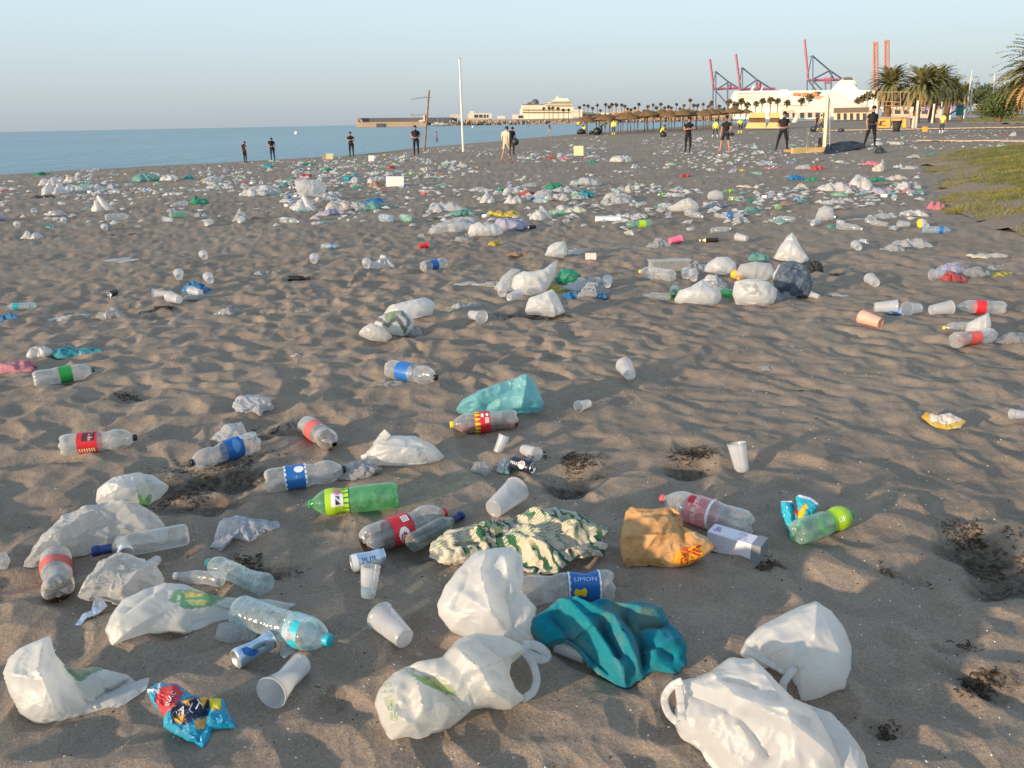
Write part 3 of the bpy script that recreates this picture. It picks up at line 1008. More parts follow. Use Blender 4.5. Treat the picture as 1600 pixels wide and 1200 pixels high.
def cup(a, b, label, stand=False, size=1.0, dentv=0.0, seed=0, group='throwaway cups dropped on the sand', name='plastic_cup', tiltx=0.0, mat=None):
    """a = pixel of the base centre, b = pixel of the mouth centre"""
    k_ = (round(dentv, 2), seed if dentv else 0)
    if k_ not in _cups: _cups[k_] = cup_mesh(dentv=dentv, seed=seed)
    me = _cups[k_]
    hh = .13 * size
    if stand:
        A = gp(a[0], a[1])
        d = ray(b[0], b[1]); t = ((A - CAM) @ _f) / (d @ _f)
        B = CAM + d * t
        ax = B - A
        size = np.linalg.norm(ax) / .13
        o = link(name, me, None)
        q = Vector(ax).to_track_quat('Z', 'Y')
        o.matrix_world = Matrix.Translation(Vector(A) - Vector((0, 0, .004))) @ q.to_matrix().to_4x4() @ Matrix.Scale(size, 4)
    else:
        A = gp(a[0], a[1], .030); B = gp(b[0], b[1], .040)
        ax = B - A; ax[2] = 0
        L = np.linalg.norm(ax)
        size = min(1.3, max(.7, L / .13)) * size
        ax /= L
        mid = (A + B) / 2
        z = max(hz_(mid[0] - ax[0] * .05, mid[1] - ax[1] * .05), hz_(mid[0] + ax[0] * .05, mid[1] + ax[1] * .05), hz_(mid[0], mid[1]))
        up = .092 + tiltx            # cone lies on its side
        d3 = Vector((ax[0] * math.cos(up), ax[1] * math.cos(up), math.sin(up)))
        q = d3.to_track_quat('Z', 'Y')
        st = Vector((mid[0], mid[1], z + .033 * size)) - d3 * .065 * size
        o = link(name, me, None)
        o.matrix_world = Matrix.Translation(st) @ q.to_matrix().to_4x4() @ Matrix.Scale(size, 4)
    tag(o, label, 'cup', group)
    if mat is not None:
        o.data = me.copy(); o.data.materials.clear(); o.data.materials.append(mat)
    return o

def can(a, b, label, body_mat, dent=None, size=1.0, marks=(), group=None, stand=False, tall=False, roll=0.0, name='drink_can'):
    """a = bottom end pixel, b = lid end pixel"""
    L = .168 if tall else .122; R0 = .0265 if tall else .033
    A = gp(a[0], a[1], R0); B = gp(b[0], b[1], R0)
    ax = B - A; ax[2] = 0
    ax /= np.linalg.norm(ax) + 1e-9
    mid = (A + B) / 2
    z = max(hz_(mid[0] + ax[0] * q, mid[1] + ax[1] * q) for q in (-.05, 0, .05))
    root = thing(name, label, 'can', (0, 0, 0), 0, group)
    zc = Vector((ax[0], ax[1], 0.0)); xc = Vector((0, 0, 1)); yc = zc.cross(xc)
    root.matrix_world = Matrix.Translation(Vector((mid[0], mid[1], z + R0 * size - .004)) - zc * L * size / 2) @ (Matrix((xc, yc, zc)).transposed().to_4x4() @ Matrix.Rotation(roll, 4, 'Z') @ Matrix.Scale(size, 4))
    dn = denter(*dent, L) if dent and len(dent) == 3 else (denter(dent[0], dent[1], 0, L) if dent else None)
    pr = [(R0 * .78, .003), (R0 * .80, 0), (R0 * .86, .003), (R0 * .98, .010)] + [(R0, .013 + (L - .032) * k_ / 6) for k_ in range(7)] + [(R0 * .9, L - .010), (R0 * .82, L - .004)]
    P, nr, nc, _, _ = rot_lathe(pr, 30)
    if dn: P = dn(P)
    body = link('can_body', grid_mesh('can_body', P, nr, nc, True, [body_mat], True), root)
    alu = plain((.72, .73, .75), .28, .5, .08, 20, .9)
    m = MB().lathe([(R0 * .80, L - .004), (R0 * .83, L - .001), (R0 * .80, L), (R0 * .77, L - .001), (R0 * .74, L - .006), (.0, L - .006)], 28, cap0=False, cap1=False)
    li = link('lid', m.mesh('lid', alu, True), root)
    m = MB().box((.004, 0, L - .0045), (.022, .013, .0015)); m.build('ring_pull', alu, li)
    m = MB().box((-.014, 0, L - .0055), (.012, .016, .0012)); m.build('mouth_hole', plain((.02, .02, .02), .9), li)
    m = MB().lathe([(R0 * .78, .003), (R0 * .5, .010), (0, .012)], 24, cap0=False, cap1=False); m.build('bottom_dome', alu, root, True)
    for it in marks:
        if it[0] == 'text': wrap_text(it[1], it[2], R0 + .0011, it[3], it[4], it[5], body, it[6] if len(it) > 6 else True, warp=dn)
        else: wrap_patch(R0 + .0006, it[1], it[2], it[3], it[4], it[5], body, 'print', dn, it[6] if len(it) > 6 else None)
    return root
# ------------------------------------------------------------------ colours in use
WHITE_BAG = film((.82, .82, .81), .90, .32, .60, 26, .16, .22)
WHITE_PRT = film((.82, .82, .80), .90, .32, .60, 26, .16, .22, True)
CREAM_PRT = film((.81, .80, .76), .90, .32, .60, 26, .16, .24, True)
CLOUDY = film((.82, .82, .81), .50, .25, .45, 60, .5, .2)
CLOUDY_D = film((.70, .70, .70), .34, .20, .4, 70, .5, .2)
CLEAR_F = film((.82, .82, .83), .26, .16, .4, 60, .7, .15)
TEAL_BAG = film((.25, .62, .67), .86, .22, .5, 35, .25, .08)
RED = plain((.56, .025, .035), .35, .4, .06, 30)
RED2 = plain((.62, .10, .09), .4, .4, .06, 30)
DKRED = plain((.10, .02, .03), .4, .4, .06, 30)
BLUE = plain((.02, .13, .42), .35, .4, .06, 30)
LBLUE = plain((.10, .30, .62), .35, .4, .06, 30)
NAVY = plain((.012, .03, .14), .4, .4, .1, 30)
TEAL = plain((.0, .33, .42), .4, .4, .06, 30)
WHITE = plain((.78, .78, .76), .4, .4, .05, 30)
CREAM = plain((.72, .62, .38), .5, .3, .05, 30)
YELLOW = plain((.80, .58, .02), .4, .4, .05, 30)
BLACK = plain((.018, .018, .020), .4, .4, .1, 30)
GREEN = plain((.02, .30, .06), .4, .4, .08, 30)
LIME = plain((.36, .58, .02), .4, .4, .06, 30)
DKGREEN = plain((.01, .12, .05), .4, .4, .08, 30)
PINK = plain((.78, .16, .28), .4, .4, .06, 30)
ORANGE = plain((.80, .30, .02), .55, .3, .08, 20)
GREY = plain((.35, .36, .38), .5, .4, .1, 20)
ALU = plain((.70, .71, .73), .3, .5, .08, 20, .85)
PET = bottle_mat((.96, .97, .97), .13)
PET_D = bottle_mat((.92, .92, .91), .17)
PET_G = bottle_mat((.26, .85, .40), .16)
PET_LG = bottle_mat((.62, .92, .74), .14)
PET_T = bottle_mat((.82, .94, .96), .15)
PET_B = bottle_mat((.75, .88, .97), .15)
GLASS = bottle_mat((.92, .95, .95), .10, .03)
GLASS_GR = bottle_mat((.62, .72, .68), .14, .05)
COLA = plain((.022, .008, .005), .08, .5, .05, 10)
COLA_R = plain((.16, .03, .02), .1, .5, .05, 10)
pi = math.pi
D = math.radians

# ================================================================== foreground things
# white bag, lower left corner
o = crumple('plastic_bag', [(5, 1052), (14, 1030), (30, 1014), (55, 1003), (78, 995), (84, 1020), (108, 1046), (150, 1044), (200, 1055), (236, 1086), (232, 1108), (205, 1129), (165, 1124), (118, 1124), (65, 1131), (36, 1118), (16, 1085)],
            'white carrier bag with pointed top and printed open end, in the bottom left corner', 'bag', WHITE_PRT, 0.69, 0.094, .025,
            folds=[([(70, 1005), (62, 1060), (90, 1120)], .028, 14), ([(108, 1050), (135, 1100)], -.035, 16), ([(20, 1060), (60, 1075)], .018, 10), ([(150, 1095), (220, 1075)], -.04, 16)],
            paint=painter(([(104, 1043), (160, 1046), (125, 1066)], (.42, .36, .16), .8), (('line', [(103, 1044), (126, 1067), (158, 1047)], 3.5), (.05, .30, .16), .9),
                          ([(165, 1083), (205, 1060), (196, 1072), (170, 1090)], (.16, .16, .20), .7)), seed=3, center=(100, 1080), lean=.8)
# blue snack packet
CHIP = film((.01, .30, .50), 1.0, .22, .05, 30, .35, .05, True)
o = crumple('snack_packet', [(232, 1078), (248, 1068), (276, 1068), (300, 1088), (335, 1095), (350, 1094), (358, 1115), (368, 1136), (345, 1138), (330, 1140), (318, 1170), (305, 1160), (280, 1150), (256, 1135), (256, 1118), (240, 1100)],
            'crumpled bright blue crisp packet with red corner and yellow triangles beside the corner bag', 'packet', CHIP, .5, .2, .02,
            folds=[([(256, 1120), (330, 1100)], .02, 9), ([(310, 1160), (325, 1110)], -.02, 7)],
            paint=painter(([(250, 1078), (276, 1074), (290, 1090), (272, 1120), (256, 1122), (243, 1098)], (.55, .04, .05), 1), (('line', [(232, 1080), (248, 1085), (250, 1070)], 2.2), (.85, .85, .85), 1),
                          ([(270, 1118), (300, 1096), (332, 1092), (325, 1120), (290, 1140), (270, 1134)], (.01, .02, .07), 1), ([(285, 1110), (305, 1100), (298, 1114)], (.80, .42, .04), 1),
                          ([(310, 1098), (330, 1096), (318, 1112)], (.80, .42, .04), 1), ([(272, 1132), (290, 1124), (285, 1138)], (.80, .42, .04), 1), ([(328, 1100), (346, 1094), (348, 1115), (332, 1118)], (.75, .62, .03), 1),
                          ([(305, 1132), (326, 1122), (320, 1140), (308, 1146)], (.72, .40, .12), 1)), seed=5, lean=.55, n=41)
decal(o, 'L', (303, 1117), 16, 32, WHITE); decal(o, 'T', (311, 1112), 16, 32, WHITE); decal(o, 'A', (287, 1119), 13, 32, WHITE)
decal(o, 'SNAC', (268, 1101), 10, -62, WHITE)
# cups
cup((472, 1040), (425, 1088), 'dented frosted cup on its side, right of the blue crisp packet', dentv=.22, seed=2, size=1.0)
cup((634, 1004), (594, 962), 'frosted cup lying base to the front, left of the bag with recycling marks')
cup((575, 932), (579, 884), 'frosted cup standing upright in front of the silver blue can', stand=True)
cup((1160, 736), (1151, 692), 'frosted cup standing alone on open sand, leaning left, right of the damp seaweed holes', stand=True)
cup((920, 628), (904, 632), 'frosted cup lying with its open mouth to the left, right of the teal bag')
cup((777, 706), (788, 680), 'frosted cup tipped on end behind the dark drink can', stand=True, dentv=.05, seed=4)
cup((816, 698), (840, 708), 'clear ribbed cup lying just above the dark drink can', size=.9)
cup((770, 798), (808, 778), 'long frosted cup lying above the green striped cloth', size=1.0)
cup((1605, 645), (1582, 645), 'frosted cup cut by the right edge of the picture', size=.9)
cup((905, 1022), (885, 1008), 'frosted cup half hidden under the teal towel', size=1.0)
# cans
SILV = plain((.42, .55, .68), .3, .5, .1, 25, .6)
can((545, 880), (604, 872), 'silver and blue can lying behind the upright cup', SILV, (1, .18), marks=[('text', 'PUR', .03, .06, D(60), NAVY), (0, .0, .022, D(0), D(140), WHITE)])
can((362, 1030), (430, 1004), 'crushed blue and silver can in front of the big water bottle', SILV, (5, .42, .25), marks=[(0, .02, .07, D(20), D(120), BLUE, lambda u, v: abs(u - v) < .3), ('text', 'ENE', .022, .075, D(70), NAVY)])
can((792, 722), (842, 735), 'black drink can with a round red white and blue emblem', plain((.02, .025, .05), .3, .5, .1, 25, .2), None, .95,
    marks=[(0, .055, .092, D(25), D(95), WHITE, lambda u, v: (u - .5) ** 2 + (v - .5) ** 2 < .25), (0, .058, .089, D(30), D(90), RED, lambda u, v: (u - .5) ** 2 + (v - .5) ** 2 < .25 and u < .48),
           ('text', 'MAX', .020, .032, D(60), WHITE)])
can((195, 862), (190, 850), 'silver can seen end on, its bright lid facing up, among the clear bags', ALU, (3, .15), .95)
# big water bottle
TEALB = plain((.02, .42, .52), .4, .4, .05, 20)
bottle((372, 950), (516, 1010), 'large clear water bottle with teal cap and pink lettering, lying on the long printed bag', PROF_WATER, PET_T, TEALB,
       (.20, .252, bottle_mat((.55, .85, .9), .5), [(0, .222, .25, D(20), D(60), TEALB), (0, .222, .25, D(85), D(125), TEALB), ('text', 'CONDE', .022, .226, D(72), plain((.75, .22, .32), .4), False)]),
       petals=0, h=.05, dent=(4, .08), scale=1.1)
# long printed bag
o = crumple('plastic_bag', [(165, 985), (172, 966), (190, 940), (222, 924), (255, 914), (290, 917), (340, 938), (400, 938), (440, 942), (462, 950), (440, 964), (385, 962), (350, 972), (320, 986), (300, 988), (262, 984), (228, 990), (200, 1000), (178, 1009)],
            'long whitish carrier bag with green and yellow print, stretched under the big water bottle', 'bag', WHITE_PRT, 0.55, 0.088, .025,
            folds=[([(180, 990), (260, 940), (330, 950)], .02, 9), ([(300, 975), (400, 950)], -.02, 8), ([(200, 960), (240, 935)], -.02, 7)],
            paint=painter(([(262, 954), (284, 937), (330, 940), (372, 938), (350, 950), (330, 960), (290, 965)], (.03, .36, .13), .85), ([(286, 944), (300, 940), (322, 944), (318, 951), (292, 951)], (.68, .58, .12), .9),
                          (('line', [(296, 956), (320, 957)], 3), (.55, .60, .12), .8), (('line', [(278, 962), (288, 938)], 1.5), (.8, .8, .78), 1)), seed=9, lean=.5, center=(285, 955))
# cloudy bags at the left
o = crumple('plastic_bag', [(38, 884), (62, 845), (95, 812), (130, 795), (165, 790), (190, 785), (225, 796), (245, 806), (262, 828), (252, 850), (205, 848), (170, 858), (130, 862), (108, 866), (82, 876), (56, 886)],
            'large cloudy see-through bag spread out on the left, above the blue capped bottle', 'bag', CLOUDY, .7, .22, .02, folds=[([(50, 880), (140, 820), (200, 810)], .03, 9), ([(180, 800), (230, 840)], .03, 9), ([(120, 850), (180, 830)], -.02, 8)], seed=11, lean=.55, kick=.008)
o = crumple('plastic_bag', [(151, 784), (152, 765), (175, 748), (215, 739), (240, 744), (264, 760), (250, 775), (232, 788), (205, 784), (175, 788)],
            'bulging white bag with a small green dot, topmost of the left heap', 'bag', WHITE_PRT, 0.83, 0.110, .025, folds=[([(165, 760), (205, 775)], .018, 7), ([(225, 750), (240, 775)], -.02, 6)],
            paint=painter((('disc', (226, 778), 11), (.10, .42, .06), .9), ([(212, 770), (232, 752), (245, 765), (225, 785)], (.50, .46, .30), .35)), seed=12, lean=.7, n=41)
o = crumple('plastic_bag', [(122, 932), (135, 905), (152, 882), (192, 868), (225, 874), (258, 905), (250, 922), (222, 932), (200, 948), (176, 938), (150, 934)],
            'crumpled see-through bag below the square glass bottle', 'bag', CLOUDY, .7, .24, .02, folds=[([(130, 925), (190, 880)], .025, 7), ([(190, 940), (240, 890)], .025, 7)], seed=13, lean=.55, kick=.008, n=41)
o = crumple('foil_scrap', [(118, 976), (128, 962), (145, 955), (148, 935), (158, 932), (168, 948), (155, 958), (138, 966), (126, 978)], 'twisted scrap of silver foil left of the long printed bag', 'scrap', plain((.62, .64, .68), .22, .6, .1, 40, .8), .3, .2, seed=14, lean=.3, n=19)
o = crumple('plastic_bag', [(335, 998), (342, 975), (375, 972), (402, 985), (398, 1000), (360, 1006)], 'dark see-through scrap of bag under the water bottle', 'bag', CLOUDY_D, .5, .2, seed=15, lean=.4, n=22)
o = crumple('paper_scrap', [(438, 1012), (455, 1008), (464, 1018), (452, 1024), (445, 1030), (438, 1024)], 'torn white scrap under the neck of the water bottle', 'scrap', WHITE_BAG, 0.37, 0.110, seed=16, lean=.5, n=19)
# square glass bottle with dark blue cap
bottle((296, 848), (146, 862), 'clear glass spirits bottle with long dark blue cap lying in front of the cloudy bag', PROF_GLASS, GLASS, NAVY, petals=0, scale=1.12, sink=.0, h=.04, band=(.232, .284, NAVY))
bottle((90, 930), (84, 842), 'trodden cola bottle with red label, its base towards the camera, left of the glass bottle', PROF_SODA, PET_D, None, (.14, .20, RED2, []), (COLA, .28), dent=(7, .25), scale=.95, roll=.6)
bottle((430, 918), (312, 870), 'soft crushed greenish bottle with teal cap beside the long printed bag', PROF_WATER, PET_T, plain((.10, .50, .45), .4), petals=0, dent=(8, .30, .3), scale=.9)
bottle((335, 905), (285, 895), 'small clear crushed bottle next to the teal capped one', PROF_SLIM, PET, WHITE, petals=0, dent=(9, .3, .2), scale=.85)
cup((246, 872), (228, 882), 'clear cup lying open side out between glass bottle and crumpled bag', size=.8)
crumple('plastic_bag', [(330, 858), (342, 815), (368, 810), (400, 812), (434, 815), (436, 830), (408, 836), (388, 846), (360, 838), (345, 860)], 'crumpled clear wrapper with blue marks right of the glass bottle', 'wrapper', film((.66, .70, .78), .55, .2, .4, 60, .5, .2), .5, .3, .02, seed=18, lean=.4, n=30, kick=.008)
cup((345, 824), (353, 820), 'white bottle top lying left of the blue marked wrapper', size=.32, name='bottle_top', group=None, mat=WHITE)
crumple('plastic_bag', [(-12, 888), (-8, 865), (8, 862), (16, 875), (10, 890)], 'cloudy bag cut by the left edge below the middle', 'bag', CLOUDY, .8, .2, seed=19, n=22)
# cola bottles and friends
WHT = WHITE
bottle((92, 702), (216, 684), 'clear soda bottle with red and black label and black cap, leftmost of the labelled bottles', PROF_WAIST, PET_D, BLACK,
       (.088, .178, RED, [(0, .112, .168, D(5), D(62), DKRED), ('text', 'Cola', .030, .150, D(32), WHT, False), (0, .095, .172, D(100), D(122), CREAM, lambda u, v: int(v * 14) % 2 == 0)]), scale=1.0)
bottle((470, 662), (532, 702), 'cola bottle with dark dregs and red label, on its side above the knotted white bag', PROF_WAIST, PET_D, None, (.10, .175, RED2, []), (COLA, .55), scale=.98, sink=.01)
bottle((400, 688), (300, 723), 'flattened clear bottle with blue label and dark cap, in the heap left of centre', PROF_WAIST, PET, BLACK, (.09, .18, BLUE, [(0, .088, .098, D(-30), D(150), WHITE), (0, .11, .15, D(-100), D(-20), LBLUE, lambda u, v: (u - .5) ** 2 + (v - .5) ** 2 < .25)]), dent=(12, .25, .25), scale=1.0)
crumple('plastic_bag', [(328, 690), (350, 664), (378, 660), (388, 680), (408, 684), (400, 700), (372, 690), (348, 700)], 'clear crinkled wrapper over the flattened blue labelled bottle', 'wrapper', CLOUDY, .5, .25, .02, seed=21, lean=.5, n=26, kick=.008, lift=.03)
bottle((416, 752), (536, 730), 'clear soda bottle with blue label and black cap left of the grey crumpled film', PROF_WAIST, PET, BLACK,
       (.088, .178, BLUE, [(0, .086, .094, D(-170), D(170), WHITE), (0, .172, .18, D(-170), D(170), WHITE), ('text', 'Light', .026, .13, D(70), LBLUE), (0, .125, .172, D(10), D(50), WHITE, lambda u, v: (u - .5) ** 2 + (v - .5) ** 2 < .2)]), scale=1.0)
crumple('plastic_film', [(522, 738), (545, 722), (575, 722), (597, 734), (580, 744), (552, 752), (530, 748)], 'grey crumpled film touching the black cap of a blue labelled bottle', 'wrapper', film((.45, .46, .48), .9, .3, .2, 60, .5, .2), .5, .25, .02, seed=22, lean=.45, n=30, kick=.008)
bottle((618, 772), (488, 792), 'bright green soda bottle with lime label and green cap, above the red labelled cola bottle', PROF_WAIST, PET_G, GREEN,
       (.195, .285, LIME, [(0, .192, .218, D(-180), D(180), DKGREEN), (0, .215, .262, D(-88), D(-30), WHITE), (0, .222, .246, D(-80), D(-50), BLACK, lambda u, v: u < v), (0, .228, .255, D(-70), D(-42), BLACK, lambda u, v: u > v + .35), (0, .225, .252, D(-36), D(-4), PINK, lambda u, v: (u - .5) ** 2 + (v - .5) ** 2 < .25), ('text', 'UP', .016, .239, D(-19), WHITE, False)]), scale=1.03)
bottle((578, 838), (686, 796), 'cola bottle with red label, white bar code and red cap, above the silver can', PROF_WAIST, PET, RED,
       (.10, .185, RED, [(0, .145, .172, D(10), D(38), WHITE), (0, .148, .169, D(13), D(35), BLACK, lambda u, v: int(v * 14) % 2 == 0), (0, .115, .16, D(55), D(115), WHITE, lambda u, v: (u - .45) ** 2 + (v - .5) ** 2 < .22 and (u - .62) ** 2 + (v - .5) ** 2 > .10), ('text', 'Coca', .030, .14, D(96), WHITE, False)]), (COLA, .40), scale=1.04)
bottle((648, 858), (716, 804), 'greyish glass bottle with dark blue cap lying against the green striped cloth', PROF_GLASS, GLASS_GR, NAVY, (.235, .286, NAVY), petals=0, scale=.98, sink=.012)
# white knotted bag
o = crumple('plastic_bag', [(575, 718), (572, 708), (590, 690), (615, 682), (650, 683), (680, 698), (694, 714), (690, 718), (662, 726), (622, 728), (588, 726)], 'plump white bag knotted at its left end, beside the grey crumpled film', 'bag', WHITE_BAG, 0.87, 0.072, .03,
            folds=[([(590, 700), (640, 694), (690, 712)], .015, 5), ([(590, 705), (650, 712)], .012, 5)], seed=23, lean=.7)
KN = o
strap('handle', [(588, 698, .06), (594, 690, .10), (600, 682, .15), (606, 676, .18)], .045, WHITE_BAG, KN)
strap('handle', [(588, 704, .05), (578, 711, .04), (565, 716, .02)], .03, WHITE_BAG, KN)
crumple('plastic_bag', [(364, 636), (372, 620), (400, 616), (420, 622), (428, 636), (412, 640), (408, 652), (395, 644), (378, 648)], 'small crinkled clear bag alone on the sand above the blue labelled bottles', 'bag', film((.80, .81, .86), .6, .25, .4, 60, .5, .1), .6, .28, .02, seed=24, lean=.6, n=30, kick=.007)
# teal bag and bottle before it
o = crumple('plastic_bag', [(713, 640), (722, 626), (745, 612), (785, 600), (808, 594), (822, 587), (834, 594), (842, 612), (850, 632), (845, 640), (815, 647), (770, 650), (730, 650)], 'big pale teal plastic bag behind the cola bottle with yellow cap', 'bag', TEAL_BAG, 0.78, 0.083, .03,
            folds=[([(718, 640), (780, 608), (825, 592)], .03, 7), ([(825, 590), (815, 640)], .04, 8), ([(760, 640), (800, 615)], -.03, 7)], seed=25, lean=.75)
bottle((806, 652), (706, 661), 'cola bottle with yellow cap and red label, lying in front of the teal bag', PROF_SODA, PET, YELLOW,
       (.148, .225, RED, [(0, .20, .226, D(-180), D(180), YELLOW), (0, .155, .175, D(-75), D(-45), WHITE, lambda u, v: (int(u * 9) + int(v * 9)) % 2 == 0), (0, .18, .194, D(-42), D(-18), WHITE), (0, .155, .170, D(-38), D(-18), WHITE, lambda u, v: (u - .5) ** 2 + (v - .5) ** 2 < .25)]), (COLA_R, .5), scale=1.0)
crumple('plastic_bag', [(735, 735), (742, 722), (760, 722), (770, 732), (758, 745), (745, 742)], 'clear shredded cup left of the dark drink can', 'scrap', CLEAR_F, .4, .3, .02, seed=27, lean=.5, n=22)
crumple('plastic_bag', [(776, 735), (780, 722), (795, 714), (802, 728), (796, 742), (784, 740)], 'dull silver wrapper behind the dark drink can', 'scrap', plain((.30, .31, .33), .3, .5, .1, 40, .6), .5, .25, .02, seed=28, lean=.5, n=22)
# striped cloth
t = NT('striped_cloth')
at = t.n('ShaderNodeAttribute', attribute_name='rest').outputs['Vector']
mp = t.n('ShaderNodeMapping', {'Vector': at, 'Rotation': (0, 0, .5), 'Scale': (1.0, 1.6, 1)}).outputs[0]
wv = t.n('ShaderNodeTexWave', {'Vector': mp, 'Scale': 1.7, 'Distortion': 8.0, 'Detail': 2.5, 'Detail Scale': 2.2}).outputs[1]
w2 = t.n('ShaderNodeTexWave', {'Vector': mp, 'Scale': 7.0, 'Distortion': 3.0, 'Detail': 1.0}, bands_direction='Y').outputs[1]
fm = t.ramp(t.noise(mp, 1.5, 2).outputs[0], [(.42, 0), (.55, 1)])
fm2 = t.ramp(t.noise(mp, 1.1, 3).outputs[0], [(.40, 0), (.50, 1)])
c = t.mix(t.math('MULTIPLY', t.ramp(wv, [(.60, 0), (.70, 1)]), fm2), (.52, .47, .37), (.03, .10, .06))
c = t.mix(t.math('MULTIPLY', t.ramp(w2, [(.72, 0), (.82, .9)]), fm), c, (.03, .16, .08))
c = t.mix(t.ramp(t.noise(t.coord(), 9, 4).outputs[0], [(.52, 0), (.7, .6)]), c, (.55, .48, .36))
CLOTH = t.done(t.bsdf(c, .9, .1, t.bump(t.noise(t.coord(), 500, 2).outputs[0], .4, .003), **{'Sheen Weight': .2}))
o = crumple('beach_cloth', [(674, 872), (678, 850), (700, 830), (740, 822), (790, 812), (830, 800), (870, 793), (900, 800), (925, 815), (952, 832), (940, 842), (948, 855), (940, 868), (915, 872), (905, 868), (890, 878), (870, 895), (840, 897), (810, 888), (770, 880), (730, 880), (690, 880)],
            'crumpled cream cloth with dark green leaf stripes, behind the upright white bag', 'cloth', CLOTH, .16, .26, .02,
            folds=[([(680, 860), (760, 830), (860, 850), (900, 840)], .03, 8), ([(720, 870), (800, 850), (870, 880)], .035, 8), ([(830, 805), (880, 830), (945, 835)], .03, 8), ([(760, 845), (830, 830)], -.03, 6), ([(860, 865), (920, 850)], -.03, 6), ([(890, 865), (935, 862)], .02, 6)],
            seed=31, lean=.40, n=64, kick=.007, bend=.3, crease=.16, sharp=0, settle=.12)
# upright white bag and its neighbour
o = crumple('plastic_bag', [(686, 962), (684, 945), (696, 915), (715, 890), (745, 862), (775, 858), (800, 855), (815, 868), (818, 900), (815, 925), (838, 950), (830, 990), (838, 1005), (820, 1018), (780, 1005), (740, 1000), (705, 985)],
            'tall white carrier bag standing open upwards, left of the teal towel', 'bag', WHITE_BAG, 0.64, 0.088, .025,
            folds=[([(765, 862), (752, 900), (770, 960)], .035, 10), ([(812, 870), (790, 930), (800, 980)], -.035, 12), ([(720, 930), (780, 975)], .02, 10), ([(735, 900), (715, 950)], -.02, 9), ([(790, 880), (800, 930)], .03, 8)], seed=33, lean=.9, center=(765, 945), n=57)
o = crumple('plastic_bag', [(586, 1100), (592, 1078), (615, 1052), (650, 1035), (690, 1028), (715, 1000), (745, 990), (790, 995), (815, 1008), (822, 1016), (800, 1030), (796, 1052), (806, 1078), (820, 1092), (800, 1105), (770, 1100), (740, 1105), (722, 1120), (690, 1140), (650, 1152), (615, 1156), (596, 1130)],
            'white carrier bag with green print and recycling marks, in front of the tall white bag', 'bag', CREAM_PRT, 0.74, 0.083, .025,
            folds=[([(640, 1045), (690, 1085), (720, 1110)], -.04, 12), ([(700, 1015), (745, 1060), (770, 1100)], .025, 12), ([(600, 1110), (660, 1150)], .02, 9), ([(650, 1065), (660, 1120)], .018, 9), ([(750, 1010), (800, 1050)], -.02, 10)],
            paint=painter(([(630, 1045), (655, 1062), (690, 1072), (715, 1095), (690, 1088), (655, 1075)], (.12, .42, .05), .85), ([(655, 1062), (680, 1064), (712, 1090), (690, 1084)], (.50, .55, .10), .7), ([(602, 1094), (620, 1094), (622, 1107), (606, 1110)], (.42, .52, .32), .6)), seed=34, lean=.85, n=57)
PG = plain((.32, .42, .22), .6)
for tx, x, y in (('O', 606, 1074), ('PE-HD', 606, 1086), ('F', 611, 1103), ('04', 612, 1112), ('@', 615, 1124)): decal(o, tx, (x, y), 14 if len(tx) < 3 else 7, 5, PG)
strap('handle', [(815, 1014, .10), (832, 1034, .085), (840, 1060, .06), (834, 1082, .04), (815, 1094, .03)], .022, WHITE_BAG, o)
strap('handle', [(818, 1008, .11), (838, 1008, .09), (858, 1024, .06), (845, 1032, .06), (820, 1020, .09)], .028, WHITE_BAG, o)
# teal towel
t = NT('teal_towel')
co = t.coord()
sandy = t.ramp(t.noise(co, 5, 5, .2, .65).outputs[0], [(.48, 0), (.64, .65)])
c = t.mix(t.ramp(t.noise(co, 40, 3).outputs[0], [(.3, 0), (.7, 1)]), (.0, .185, .255), (.0, .235, .310))
c = t.mix(sandy, c, (.20, .24, .17))
TOWEL = t.done(t.bsdf(c, .95, .05, t.bump(t.noise(co, 420, 3, 0, .7).outputs[0], .8, .006), **{'Sheen Weight': .15}))
o = crumple('towel', [(826, 985), (830, 972), (850, 958), (875, 936), (895, 942), (915, 948), (945, 940), (970, 944), (1005, 940), (1035, 952), (1045, 972), (1062, 990), (1072, 1015), (1070, 1038), (1055, 1054), (1020, 1050), (1005, 1062), (995, 1064), (978, 1077), (960, 1068), (935, 1052), (920, 1040), (900, 1015), (880, 1002), (850, 1008)],
            'bright teal towel bunched up and dusted with sand, right of the tall white bag', 'towel', TOWEL, .42, .13, .03,
            folds=[([(832, 975), (875, 950), (930, 1000), (975, 1065)], .05, 11), ([(870, 975), (915, 1020), (950, 1055)], -.035, 9), ([(900, 955), (960, 985), (1000, 1055)], .05, 12), ([(940, 990), (965, 1035)], -.05, 9), ([(975, 975), (1002, 1010), (1005, 1050)], -.05, 8), ([(930, 948), (1000, 965), (1025, 960)], .03, 8), ([(1000, 985), (1045, 975)], -.04, 7), ([(1020, 1030), (1060, 1005)], .03, 9), ([(1000, 1015), (1050, 1030)], -.025, 6)],
            seed=36, lean=.6, n=60, kick=.006, bend=.6, crease=.05, sharp=0, settle=.15, center=(950, 995))
# crushed clear bottle with blue label
bottle((938, 912), (816, 918), 'flattened clear bottle with blue and yellow label just above the teal towel', PROF_WAIST, PET, None, (.055, .15, BLUE, [(0, .148, .155, D(-170), D(170), WHITE), (0, .05, .056, D(-170), D(170), WHITE), (0, .095, .14, D(-105), D(-65), YELLOW, lambda u, v: (u - .5) ** 2 + (v - .5) ** 2 < .15 + .1 * math.sin(9 * v)), ('text', 'LIMON', .024, .10, D(-35), plain((.5, .62, .85), .4), -1)]), dent=(15, .3, .35), scale=1.0)
